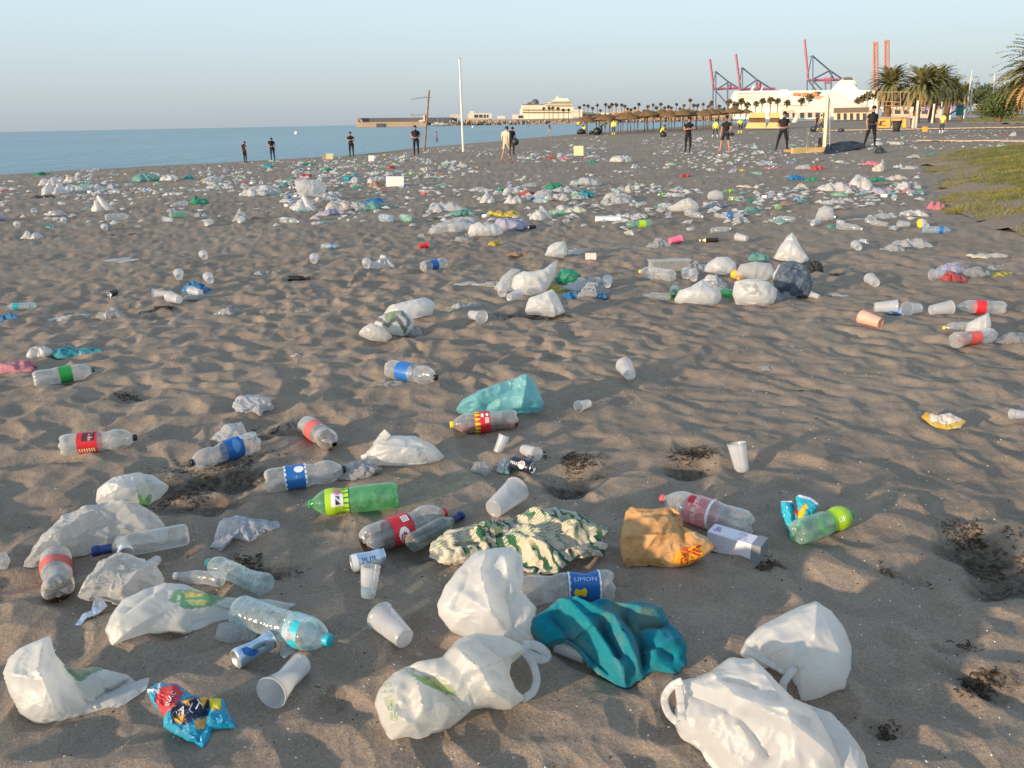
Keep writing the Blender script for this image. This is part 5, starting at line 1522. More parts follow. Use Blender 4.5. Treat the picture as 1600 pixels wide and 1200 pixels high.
# ------------------------------------------------------------------ straw parasols
t = NT('straw_thatch')
co = t.coord()
nz = t.noise(t.n('ShaderNodeMapping', {'Vector': co, 'Scale': (9, 9, 1.2)}).outputs[0], 3, 4)
STRAW = t.done(t.bsdf(t.mix(t.ramp(nz.outputs[0], [(.3, 0), (.7, 1)]), (.10, .062, .032), (.26, .165, .085)), .95, .05, t.bump(nz.outputs[0], .6, .04)))
POLE = plain((.13, .09, .06), .9, .1, .2, 3)
def straw_cap(seed):
    rg = random.Random(seed); n_ = 22; V, F = [], []
    for r_, z_ in ((.03, .62), (.10, .5), (.45, .33), (.95, .12), (1.32, -.08), (1.36, -.22), (1.2, -.14), (.5, .10)):
        for q in range(n_):
            a_ = 2 * pi * q / n_; j = rg.uniform(-.05, .05) if r_ > .9 else 0
            V.append(((r_ + j) * math.cos(a_), (r_ + j) * math.sin(a_), z_ + (rg.uniform(-.09, .06) if 1.3 < r_ else rg.uniform(-.015, .015))))
    for i in range(7):
        for q in range(n_): F.append((i * n_ + q, i * n_ + (q + 1) % n_, (i + 1) * n_ + (q + 1) % n_, (i + 1) * n_ + q))
    return py_mesh('straw_roof', V, F, [STRAW])
SC = [straw_cap(1), straw_cap(2)]
SP = MB().tube([(0, 0, 0), (0, 0, 2.35)], .055, 7).mesh('pole', POLE)
rg = random.Random(20)
um = []
for row, (D0, n_, xa, xb) in enumerate(((106, 13, 905, 1122), (118, 14, 912, 1150), (130, 13, 925, 1172))):
    for q in range(n_):
        um.append((xa + (xb - xa) * (q + .5) / n_ + rg.uniform(-3, 3), D0 + rg.uniform(-4, 4), row, q, n_))
for x_, Dd, row, q, n_ in um:
    d = ray(x_, 195); d2 = math.hypot(d[0], d[1]); X_, Y_ = d[0] / d2 * Dd, d[1] / d2 * Dd
    z_ = max(_look1(T_B, X_, Y_), -.75)
    nm = ['front', 'middle', 'back'][row]; side = 'near the yellow workers' if q < n_ * .35 else ('left of the man with folded arms' if q < n_ * .7 else 'beside the yellow lounger stack')
    ords = ['leftmost', 'second', 'third', 'fourth', 'fifth', 'sixth', 'seventh', 'eighth', 'ninth', 'tenth', 'eleventh', 'twelfth', 'thirteenth', 'fourteenth']
    r = thing('straw_parasol', f'brown straw parasol on a thin pole, {ords[q]} from the left in the {nm} row', 'parasol', (X_, Y_, z_), rg.uniform(0, 6), 'straw parasols in rows')
    hs = rg.uniform(.93, 1.08)
    link('pole', SP, r, (0, 0, -.2), (rg.uniform(-.03, .03), rg.uniform(-.03, .03), 0), (1, 1, hs))
    link('straw_roof', SC[q % 2], r, (0, 0, 2.12 * hs), (rg.uniform(-.06, .06), rg.uniform(-.06, .06), rg.uniform(0, 6)), rg.uniform(.95, 1.15))
# ------------------------------------------------------------------ marquee
TENT = plain((.80, .72, .54), .7, .2, .05, .5)
mq = root_at('marquee', 'cream marquee with pointed roof in front of the ferry', 'marquee', 1296, 190, 178)
def at(px, py, Dd): return W(px, py, Dd)
c0 = at(1298, 170, 180); zr = at(1298, 140, 185)[2]; ze = at(1298, 168.5, 178)[2]; zb = c0[2] * 0 + .2
hx = hd(1298, 180); rx = np.array([hx[1], -hx[0], 0])
Cn = at(1300, 170, 186); hw = 50 * .00079 * 180
cs4 = [Cn + rx * hw * a + hx * hw * b for a, b in ((-1.0, -.55), (1.0, -.55), (1.0, .75), (-1.0, .75))]
ap = Cn + hx * hw * .1
m = MB()
n_ = 8
V = []
for i in range(4):
    a, b = cs4[i], cs4[(i + 1) % 4]
    for q in range(n_): V.append(a + (b - a) * q / n_)
rings = []
for f_, hgt in ((1.0, 0), (.72, .16), (.42, .42), (.18, .74), (.02, 1.0)):
    for v in V:
        p = ap + (v - ap) * f_; rings.append((p[0], p[1], ze + (zr - ze) * hgt))
k_ = len(V)
m.add(rings, [(i * k_ + q, i * k_ + (q + 1) % k_, (i + 1) * k_ + (q + 1) % k_, (i + 1) * k_ + q) for i in range(4) for q in range(k_)])
place(m, 'roof', TENT, parent=mq, smooth=True)
for i, (a, b) in enumerate(((0, 1), (1, 2), (2, 3), (3, 0))):
    A_, B_ = cs4[a], cs4[b]
    m = MB(); m.hexa([(A_[0], A_[1], ze - .75), (B_[0], B_[1], ze - .75), (B_[0] + .04, B_[1] + .04, ze - .75), (A_[0] + .04, A_[1] + .04, ze - .75), (A_[0], A_[1], ze - .02), (B_[0], B_[1], ze - .02), (B_[0] + .04, B_[1] + .04, ze - .02), (A_[0] + .04, A_[1] + .04, ze - .02)])
    place(m, 'valance', [TENT, plain((.20, .14, .10), .8)][0 if i else 0], parent=mq)
gz0 = .15
for i, v in enumerate(cs4):
    m = MB(); m.tube([(v[0], v[1], gz0 - .3), (v[0], v[1], ze)], .07, 6); place(m, 'pole', TENT, parent=mq)
for i in (0,):
    v = cs4[i]
    m = MB(); m.tube([(v[0] - .2, v[1], gz0 - .3), (v[0] + .35, v[1], gz0 + 1.2), (v[0] + .75, v[1], ze - .2)], [.62, .34, .2], 8); place(m, 'tied_curtain', TENT, parent=mq)
m = MB(); A_, B_ = cs4[1] - hx * .06 - rx * hw * .95, cs4[1] - hx * .06
m.hexa([(A_[0], A_[1], ze - 1.0), (B_[0], B_[1], ze - 1.0), (B_[0], B_[1] + .05, ze - 1.0), (A_[0], A_[1] + .05, ze - 1.0), (A_[0], A_[1], ze - .02), (B_[0], B_[1], ze - .02), (B_[0], B_[1] + .05, ze - .02), (A_[0], A_[1] + .05, ze - .02)])
place(m, 'shade_painted_wall', plain((.16, .12, .09), .8), parent=mq)  # right wall of the marquee, its shadow put into the dark colour
# stacked loungers under cream covers
sb = root_at('lounger_stack', 'cream covered stack of sun loungers with a dark middle band, right of the straw parasols', 'lounger stack', 1197, 200, 96)
LC = plain((.66, .48, .22), .8, .15, .08, 1); LD = plain((.15, .10, .06), .85, .1, .1, 1)
for x0, x1 in ((1166, 1196.5), (1198.5, 1219)):
    m = MB(); prism(m, [(x0 - 2, 200.5), (x1 + (1 if x1 > 1200 else 0), 200.5), (x1, 191.5), (x0 + 3, 191.5)], 96, 1.8); place(m, 'lower_cover', LC, parent=sb)
    m = MB(); prism(m, rect(x0 + 4, 184, x1 - .6, 191.5), 96.3, 1.5); place(m, 'dark_band', LD, parent=sb)
    m = MB(); prism(m, [(x0 + 3, 184), (x1, 184), (x1 - 1, 175), (x0 + 6, 176)], 96, 1.8); place(m, 'upper_cover', LC, parent=sb)
# shower post, beam and stumps
PY = plain((.62, .56, .38), .55, .3, .08, 3)
def gbase(px, py):
    p = g0(px, py); return p, math.hypot(p[0], p[1])
p, Dd = gbase(1289, 234)
r = thing('beach_post', 'tall pale yellow square post standing behind the low timber beam', 'post', tuple(p))
m = MB(); t0, t1 = W(1289, 234, Dd), W(1293.5, 151, Dd); m.tube([t0 - np.array([0, 0, .2]), t0 + (t1 - t0) * .985], .105, 4, r2=.10); place(m, 'column', PY, parent=r)
m = MB(); a_, b_ = W(1295, 152, Dd), W(1297, 214, Dd); m.tube([W(1294.5, 152, Dd), W(1297, 156, Dd), W(1296.5, 234, Dd)], .018, 5); place(m, 'pipe', GREY, parent=r)
m = MB(); m.tube([t1 - np.array([0, 0, .05]), t1 + np.array([0, 0, .12])], .05, 6); place(m, 'top_fitting', PY, parent=r)
p, Dd = gbase(1262, 233)
r = thing('foot_tap_post', 'short pale round post with slanted top rising from the low timber beam', 'post', tuple(p))
m = MB(); t0, t1 = W(1262, 233, Dd), W(1263, 203, Dd); m.tube([t0, t1], .075, 10); m.tube([t1, t1 + np.array([-.03, 0, .10])], [.075, .03], 10); place(m, 'column', PY, parent=r)
m = MB(); q_ = W(1264.5, 212, Dd); m.tube([q_, q_ + np.array([.12, -.08, .0]), q_ + np.array([.14, -.1, -.06])], .02, 6); place(m, 'tap', GREY, parent=r)
p, Dd = gbase(1281, 231)
r = thing('timber_stump', 'dark weathered timber stump beside the short round post', 'post', tuple(p))
m = MB(); m.tube([W(1281, 231, Dd), W(1281.5, 215, Dd)], [.10, .085], 8); place(m, 'stump', plain((.16, .12, .08), .9, .1, .3, 6), parent=r)
A_, B_ = g0(1237, 240), g0(1286, 238)
r = thing('timber_beam', 'low yellowish timber beam lying as the shower platform edge', 'beam', tuple((A_ + B_) / 2), math.atan2((B_ - A_)[1], (B_ - A_)[0]))
MB().box((0, 0, .10), (np.linalg.norm(B_ - A_), .22, .26)).build('beam', plain((.50, .36, .16), .85, .15, .2, 3), r)
for q in range(3): MB().box((0, .28 + .24 * q, .09), (np.linalg.norm(B_ - A_) * .98, .2, .12)).build('plank', plain((.36, .25, .13), .85, .15, .2, 3), r)
crumple('dark_sheeting', [(1286, 240), (1290, 228), (1310, 222), (1330, 220), (1350, 224), (1345, 231), (1322, 236), (1300, 241)], 'dark blue tarpaulin spread flat right of the tall pale post', 'sheeting', plain((.022, .026, .034), .7, .15, .2, 4), .14, .12, .03, seed=51, lean=.03, n=24)  # near-black flat sheet on the sand right of the tall post
# leaning lifeguard post with chair, and the tall white mast
p, Dd = gbase(663, 236)
r = thing('lifeguard_post', 'leaning weathered wooden pole with a round hoop and a small lookout seat', 'lookout post', tuple(p))
WOOD = plain((.26, .19, .13), .9, .1, .25, 4)
t0, t1 = W(662, 237, Dd), W(670.5, 141, Dd)
m = MB(); m.tube([t0 - np.array([0, 0, .3]), t1], [.10, .075], 8); place(m, 'pole', WOOD, parent=r)
m = MB()
cc = W(655, 153, Dd); a0 = np.linspace(0, 2 * pi, 25)
m.tube([cc + np.array([.62 * math.cos(a_), .62 * math.sin(a_), .06 * math.cos(a_)]) for a_ in a0], .022, 5, cap=False); m.tube([W(642, 155, Dd), W(675, 152, Dd)], .022, 5)
place(m, 'hoop', plain((.30, .33, .36), .5), parent=r)
p2 = W(645, 238, Dd)
for nm, a_, b_, r1 in (('upright', (644, 238), (643.5, 178), .022), ('upright', (646.5, 196), (647, 180), .02), ('upright', (653, 196), (653.5, 178), .02), ('rail', (646, 180), (670, 178.5), .02), ('rail', (642, 178.5), (646, 178.5), .03)):
    m = MB(); m.tube([W(*a_, Dd), W(*b_, Dd)], r1, 5); place(m, nm, WOOD, parent=r)
m = MB(); prism(m, [(654, 190), (664, 190), (664, 180), (661, 180), (661, 187), (655, 187.5)], Dd, .5); place(m, 'seat', plain((.66, .58, .46), .7), parent=r)
m = MB(); prism(m, rect(661, 180, 666, 192), Dd + .2, .4); place(m, 'seat_frame', WOOD, parent=r)
p, Dd = gbase(724, 237)
r = thing('white_mast', 'tall slender white mast standing alone at the waterline litter', 'mast', tuple(p))
t0, t1 = W(724, 237, Dd), W(718, 92, Dd)
m = MB(); m.tube([t0 - np.array([0, 0, .3]), t1], [.085, .06], 10); place(m, 'mast_pole', plain((.68, .64, .56), .5, .3, .08, 2), parent=r)
m = MB(); m.tube([t1, t1 + np.array([0, 0, .12])], [.075, .03], 8); place(m, 'mast_top', GREY, parent=r)
# boats at anchor
for k_, (x_, yt, yb, lab) in enumerate(((683, 152, 195, 'sailing yacht with the taller mast moored by the breakwater'), (691, 164, 195.5, 'sailing yacht with the shorter mast moored by the breakwater'))):
    r = root_at('sailing_yacht', lab, 'boat', x_, yb, 700)
    p = np.array(r.location)
    m = MB(); k2 = 5
    st = [(-5, 0, 1.0, 0), (-4, 1.3, 1.1, 0), (0, 1.6, 1.0, -.2), (3, 1.1, 1.2, 0), (5.2, .05, 1.5, .6)]
    V = []
    for x1, w1, z1, zk in st: V += [(x1, -w1, z1), (x1, -w1 * .6, .2), (x1, 0, zk - .2), (x1, w1 * .6, .2), (x1, w1, z1)]
    m.add(V, [(i * 5 + q, i * 5 + q + 1, i * 5 + 6 + q, i * 5 + 5 + q) for i in range(4) for q in range(4)] + [(i * 5 + 4, i * 5, i * 5 + 5, i * 5 + 9) for i in range(4)]); m.build('hull', BLDW, r)
    MB().box((-.5, 0, 1.5), (3.4, 1.6, .7)).build('cabin', BLDW, r)
    MB().tube([(0.5, 0, 1), (0.5, 0, W(x_, yt, 700)[2] - p[2])], .12, 5, r2=.08).build('mast', GREY, r)
    MB().tube([(0.5, 0, 2.4), (-3.6, 0, 2.2)], .1, 5).build('boom', GREY, r)
for k_, (x_, y_) in enumerate(((463, 207.3), (739, 199))):
    p = W(x_, y_, 260 if k_ == 0 else 420); p[2] = SEA_Z
    r = thing('mooring_buoy', ['round white buoy alone on the open sea', 'small white buoy off the boulder slope'][k_], 'buoy', tuple(p))
    MB().lathe([(.05, -.3), (.5, 0), (.62, .35), (.45, .75), (.12, .95)], 12).build('float', WHITE, r, True)
    MB().tube([(0, 0, .9), (0, 0, 1.25)], .07, 6).build('ring', GREY, r)
# ------------------------------------------------------------------ promenade on the right
def strip(px_pts, wd, name, mat, lab, dz=.03):
    C_ = [g0(*p) for p in px_pts]
    m = MB()
    V = []
    for c_ in C_:
        h_ = np.array([c_[0], c_[1], 0]); h_ = h_ / np.linalg.norm(h_)
        for q in (-.5, .5):
            v = c_ + h_ * wd * q
            V.append((v[0], v[1], hz_(v[0], v[1]) + dz))
    m.add(V, [(2 * i, 2 * i + 2, 2 * i + 3, 2 * i + 1) for i in range(len(C_) - 1)])
    return m
def boardwalk(name, px0, px1, wd, lab):
    A_, B_ = g0(*px0), g0(*px1)
    L = np.linalg.norm(B_ - A_); n_ = min(int(L / .45), 150)
    r = thing(name, lab, 'boardwalk', tuple(A_), 0)
    r['kind'] = 'structure'
    pm = MB().box((0, 0, 0), (.42 * L / .45 / n_, wd, .05)).mesh('board', plain((.52, .40, .27), .85, .15, .2, 2))
    for q in range(n_):
        c_ = A_ + (B_ - A_) * (q + .5) / n_
        z_ = hz_(c_[0], c_[1])
        link('board', pm, r, (c_[0] - A_[0], c_[1] - A_[1], z_ + .045 - A_[2]), (0, 0, math.atan2((B_ - A_)[1], (B_ - A_)[0])))
boardwalk('boardwalk', (1290, 204.5), (1640, 198.5), 2.2, 'far pale boardwalk crossing the beach at right')
boardwalk('boardwalk', (1440, 221), (1650, 221), 1.3, 'near pale boardwalk crossing the beach at right')
# graffiti wall with goal frame
YW = plain((.58, .38, .10), .8, .15, .15, 1.5)
gw = root_at('board_wall', 'yellow ochre board wall with black letters below the goal frame', 'wall', 1391, 199, 84)
m = MB(); prism(m, rect(1369, 186, 1390.5, 199.5), 84, .15); place(m, 'panel', YW, parent=gw)
m = MB(); prism(m, rect(1392, 186, 1415.5, 199.5), 84, .15); place(m, 'panel', YW, parent=gw)
m = MB(); prism(m, rect(1367, 182.5, 1417, 186), 84.1, .5); place(m, 'top_rail', plain((.30, .24, .16), .8), parent=gw)
m = MB(); prism(m, rect(1415.5, 183, 1420, 199.5), 84, .4); place(m, 'end_post', plain((.20, .17, .13), .8), parent=gw)
for tx, x_ in (('N', 1372), ('C', 1379.5), ('N', 1396), ('(', 1407)):
    V, F = text_mesh(tx, 1.0); s_ = 12.5
    P = [W(x_ + v[0] * s_ * .9, 192.8 - v[1] * s_, 83.93) - np.array(gw.location) for v in V]
    link('lettering', py_mesh('lettering', P, F, [BLACK]), gw)
gf = root_at('goal_frame', 'thin reddish pipe goal frame standing above the ochre wall', 'goal frame', 1400, 199, 80)
PR = plain((.42, .26, .20), .6)
for a_, b_ in (((1421, 199), (1420, 143)), ((1371, 199), (1372, 144)), ((1371, 144), (1420, 143.5)), ((1395, 199), (1394, 143)), ((1378, 158), (1407, 160)), ((1382, 165), (1420, 166.5)), ((1407, 143.5), (1407, 166))):
    m = MB(); m.tube([W(*a_, 80), W(*b_, 80)], .032, 6); place(m, 'pipe', PR, parent=gf)
p, Dd = gbase(1400, 206)
r = thing('rubbish_bin', 'round dark rubbish bin on the sand in front of the ochre wall', 'bin', tuple(p))
MB().lathe([(.24, 0), (.30, .5), (.34, .78), (.36, .80), (.36, .84), (.33, .84), (.28, .5), (.2, .1)], 20).build('bin_body', plain((.04, .045, .05), .6), r, True)
for a_ in (0, pi): MB().tube([(.34 * math.cos(a_), -.12, .72), (.41 * math.cos(a_), 0, .7), (.34 * math.cos(a_), .12, .72)], .02, 6).build('handle', BLACK, r)
for lab, a_, b_, D_, w_ in (('leaning white post right of the ochre wall', (1431.5, 198), (1434.5, 158), 84, .12), ('short white post left of the leaning white post', (1426, 199), (1428, 183), 84, .10), ('thin white post farther back right of the ochre wall', (1457, 187), (1460, 163), 110, .12)):
    r = root_at('white_post', lab, 'post', *a_, D_)
    m = MB(); m.tube([W(*a_, D_) - np.array([0, 0, .5]), W(*b_, D_)], w_, 6); place(m, 'post_shaft', plain((.66, .60, .46), .6), parent=r)
    m = MB(); m.tube([W(*b_, D_), W(*b_, D_) + np.array([0, 0, .06])], w_ * 1.15, 6); place(m, 'post_cap', plain((.66, .60, .46), .6), parent=r)
# lamps and flag poles
LP = plain((.60, .58, .54), .5)
for k_, (xb, yb, xt, yt, Dd, kind, lab) in enumerate([(1471, 176, 1477, 119, 150, 'pole', 'white flag pole leaning right, first right of the date palms'), (1486, 175, 1490.5, 127, 160, 'pole', 'white flag pole, second right of the date palms'),
        (1511, 173, 1518.5, 113, 130, 'pole', 'tallest white flag pole beside the curled street lamp'), (1518, 172, 1520, 124, 135, 'curl', 'street lamp with a curled arm and hanging lantern'),
        (1508, 172, 1509, 133, 190, 'pole', 'thin distant pole left of the tallest flag pole'), (1552, 170, 1554, 116, 140, 'double', 'tall street light with two heads above the bush'), (1570, 150, 1571.5, 120, 210, 'double', 'far grey tower of floodlights left of the big palm')]):
    r = root_at('street_lamp' if kind != 'pole' else 'flag_pole', lab, 'lamp' if kind != 'pole' else 'pole', xb, yb, Dd)
    b_, t_ = W(xb, yb, Dd), W(xt, yt, Dd); b_[2] = min(b_[2], .5)
    m = MB(); m.tube([b_, t_], [.13, .07], 7); place(m, 'pole_shaft', LP, parent=r)
    m = MB(); m.tube([t_, t_ + np.array([0, 0, .25])], [.10, .04], 7); place(m, 'finial', LP, parent=r)
    if kind == 'curl':
        m = MB(); s_ = .00079 * Dd
        m.tube([t_ + np.array([s_ * x1, 0, s_ * z1]) for x1, z1 in ((0, 0), (2, 3), (5, 3.5), (7.5, 1), (7.5, -2))], .07, 6); place(m, 'curled_arm', GREY, parent=r)
        m = MB(); q_ = t_ + np.array([s_ * 7.5, 0, -s_ * 2]); m.tube([q_, q_ - np.array([0, 0, .35]), q_ - np.array([0, 0, .6])], [.08, .36, .12], 8); place(m, 'lantern', GREY, parent=r)
    if kind == 'double':
        for sg in (-1, 1):
            m = MB(); q_ = t_ + np.array([sg * .28 * Dd / 100 * 1.6, 0, -.05]); m.tube([t_, q_], .05, 5); m.box(q_, (.6, .3, .2)); place(m, 'lamp_head', GREY, parent=r)
# kiosk, walls, pavilion
kb = root_at('kiosk', 'small teal kiosk with a sloping ramp behind the sweeping worker', 'kiosk', 1500, 181, 135)
m = MB(); prism(m, [(1493, 181), (1506, 180), (1506, 165), (1502, 163.5), (1495, 165)], 135, 2.2); place(m, 'wall', plain((.05, .28, .30), .7), parent=kb)
m = MB(); prism(m, [(1474, 182), (1494, 171), (1495, 174), (1478, 183)], 134.5, 1.0); place(m, 'ramp', plain((.25, .22, .18), .8), parent=kb)
m = MB(); prism(m, rect(1492, 163, 1507, 165), 134.6, 2.8); place(m, 'roof', plain((.10, .30, .32), .7), parent=kb)
def simple(name, lab, cat, parts, Dd, px, py, group=None):
    r = root_at(name, lab, cat, px, py, Dd, group)
    for nm, poly, mt, dd, dep in parts:
        m = MB(); prism(m, poly, Dd + dd, dep); place(m, nm, mt, parent=r)
    return r
PKW = plain((.58, .42, .32), .85); YB = plain((.66, .50, .24), .8)
simple('promenade_wall', 'low pinkish promenade wall right of the teal kiosk', 'wall', [('wall_face', rect(1508, 174, 1544, 181), PKW, 0, .5), ('coping', rect(1507, 173, 1545, 174.5), BLDW, -.1, .8)], 150, 1526, 181)
simple('yellow_pavilion', 'sunlit yellow pavilion half hidden by the bush', 'pavilion', [('wall', rect(1523, 164, 1562, 176), YB, 0, 6), ('roof', rect(1521, 162.5, 1564, 164.5), BLDW, -.3, 7), ('door', rect(1531, 166, 1536, 175), WIN, -.1, .3), ('door', rect(1545, 166, 1550, 175), WIN, -.1, .3)], 175, 1542, 177)
simple('beach_bar', 'long low pinkish beach bar behind the goal frame', 'building', [('wall', rect(1378, 169, 1470, 184), PKW, 0, 6), ('roof', rect(1375, 167, 1472, 170), BLDW, -.5, 8)] + [('window', rect(1384 + q * 14, 172, 1393 + q * 14, 178), WIN, -.15, .3) for q in range(6)], 190, 1420, 185)
simple('beach_hut', 'low cream beach bar with arches under the marquee, left', 'building', [('wall', rect(1222, 172, 1298, 184), plain((.62, .46, .34), .8), 0, 5), ('roof', rect(1220, 170, 1300, 173), BLDW, -.3, 7)] + [('opening', rect(1226 + q * 12, 176, 1233 + q * 12, 184), WIN, -.1, .3) for q in range(6)], 230, 1260, 186)
simple('beach_hut', 'sunlit row of cream huts right of the marquee poles', 'building', [('wall', rect(1303, 173, 1362, 187), plain((.66, .50, .32), .8), 0, 5), ('roof', rect(1301, 171.5, 1364, 174), REDROOF, -.3, 6)] + [('opening', rect(1308 + q * 10, 177, 1313 + q * 10, 187), WIN, -.1, .3) for q in range(5)], 215, 1330, 188)
for k_, (x_, y_, D_, c_, lb) in enumerate(((1448, 168, 140, (.42, .28, .45), 'closed lilac parasol between the flag poles'), (1460, 167, 142, (.70, .66, .58), 'white parasol left of the leaning flag pole'), (1430, 170, 138, (.70, .60, .48), 'cream parasol behind the leaning white post'), (1483, 166, 150, (.40, .26, .42), 'lilac parasol right of the leaning flag pole'), (1597, 166, 80, (.74, .70, .64), 'white parasol cut by the right edge under the big palm'))):
    p = W(x_, y_ + 14, D_)
    r = thing('sun_parasol', lb, 'parasol', tuple(p))
    hgt = W(x_, y_ - 5, D_)[2] - p[2]; rr_ = 11 * .00079 * D_
    MB().tube([(0, 0, -.3), (0, 0, hgt)], .05, 6).build('pole', LP, r)
    MB().lathe([(.03, hgt), (rr_ * .5, hgt - .25 * rr_), (rr_, hgt - .55 * rr_), (rr_, hgt - .68 * rr_)], 8, cap0=False, cap1=False).build('canopy', plain(c_, .8), r)
# bushes and trees at the right
def leaf_cloud(blobs, n, size, seed):
    rg = np.random.RandomState(seed)
    tot = sum(b[3] * b[4] * b[5] for b in blobs) ; V = []
    for b in blobs:
        k_ = int(n * b[3] * b[4] * b[5] / tot)
        d = rg.randn(k_, 3); d /= np.linalg.norm(d, axis=1)[:, None]
        r_ = rg.uniform(.45, 1.05, k_)[:, None]
        c_ = np.array(b[:3]) + d * r_ * np.array(b[3:6])
        a_ = rg.randn(k_, 3); a_ /= np.linalg.norm(a_, axis=1)[:, None]
        e_ = np.cross(a_, d); e_ /= np.linalg.norm(e_, axis=1)[:, None] + 1e-9
        s_ = size * rg.uniform(.6, 1.3, k_)[:, None]
        V.append(np.stack([c_ - a_ * s_, c_ + e_ * s_ * .5, c_ + a_ * s_, c_ - e_ * s_ * .5], 1).reshape(-1, 3))
    V = np.concatenate(V)
    return V, np.arange(len(V)).reshape(-1, 4)
LEAF_B = plain((.070, .095, .022), .6, .25, .35, 1.2); LEAF_T = plain((.055, .085, .030), .6, .25, .35, .6)
def bush(name, lab, px, py, Dd, blobs, n, size, mt, trunk=True, seed=1):
    p = W(px, py, Dd)
    r = thing(name, lab, 'bush' if 'bush' in name else 'tree', tuple(p))
    V, F = leaf_cloud(blobs, n, size, seed)
    link('foliage', quad_mesh('foliage', V, F, mt, smooth=False), r)
    m = MB()
    for b in blobs[:4]: m.tube([(0, 0, -.3), (b[0] * .5, b[1] * .5, b[2] * .5), (b[0], b[1], b[2])], [.14, .09, .04], 6)
    m.build('trunk', TRUNK, r)
bush('rounded_bush', 'dense olive green bush right of the yellow pavilion', 1562, 184, 76, [(-.2, 0, 1.2, 1.4, 1.2, 1.1), (1.0, 0, 1.6, 1.1, 1.1, 1.2), (-1.2, 0, .7, .8, .9, .7), (.3, .2, .5, 1.5, 1.0, .6)], 5200, .09, LEAF_B, seed=3)
for k_, (x_, y_, D_, bl, lb) in enumerate(((1535, 172, 200, [(0, 0, 3.4, 3.2, 3, 1.9), (-3, 0, 2.6, 2, 2, 1.5), (3.5, 0, 3, 2.6, 2, 1.7)], 'wide pale green tree behind the curled lamp'), (1583, 172, 210, [(0, 0, 4, 3.8, 3, 2.4), (4, 0, 5, 3, 3, 2.6), (-4, 0, 3, 2.6, 2, 1.8)], 'green tree behind the bush, left of the big palm'), (1500, 175, 230, [(0, 0, 3, 3, 3, 1.8), (3, 0, 2.6, 2, 2, 1.4)], 'low tree at the end of the date palm clump'), (1612, 178, 90, [(0, 0, 2, 1.6, 1.4, 1.7), (1, 0, 1, 1.6, 1.4, 1)], 'dark shrub under the big palm at the right edge'), (1445, 180, 205, [(0, 0, 2.6, 4.5, 2, 1.6), (-6, 0, 2.2, 3, 2, 1.3), (6, 0, 2.4, 3.2, 2, 1.4)], 'low dark tree row behind the lilac parasols'))):
    bush('leafy_tree', lb, x_, y_, D_, bl, 2400, .26 if D_ > 150 else .1, LEAF_T, seed=20 + k_)
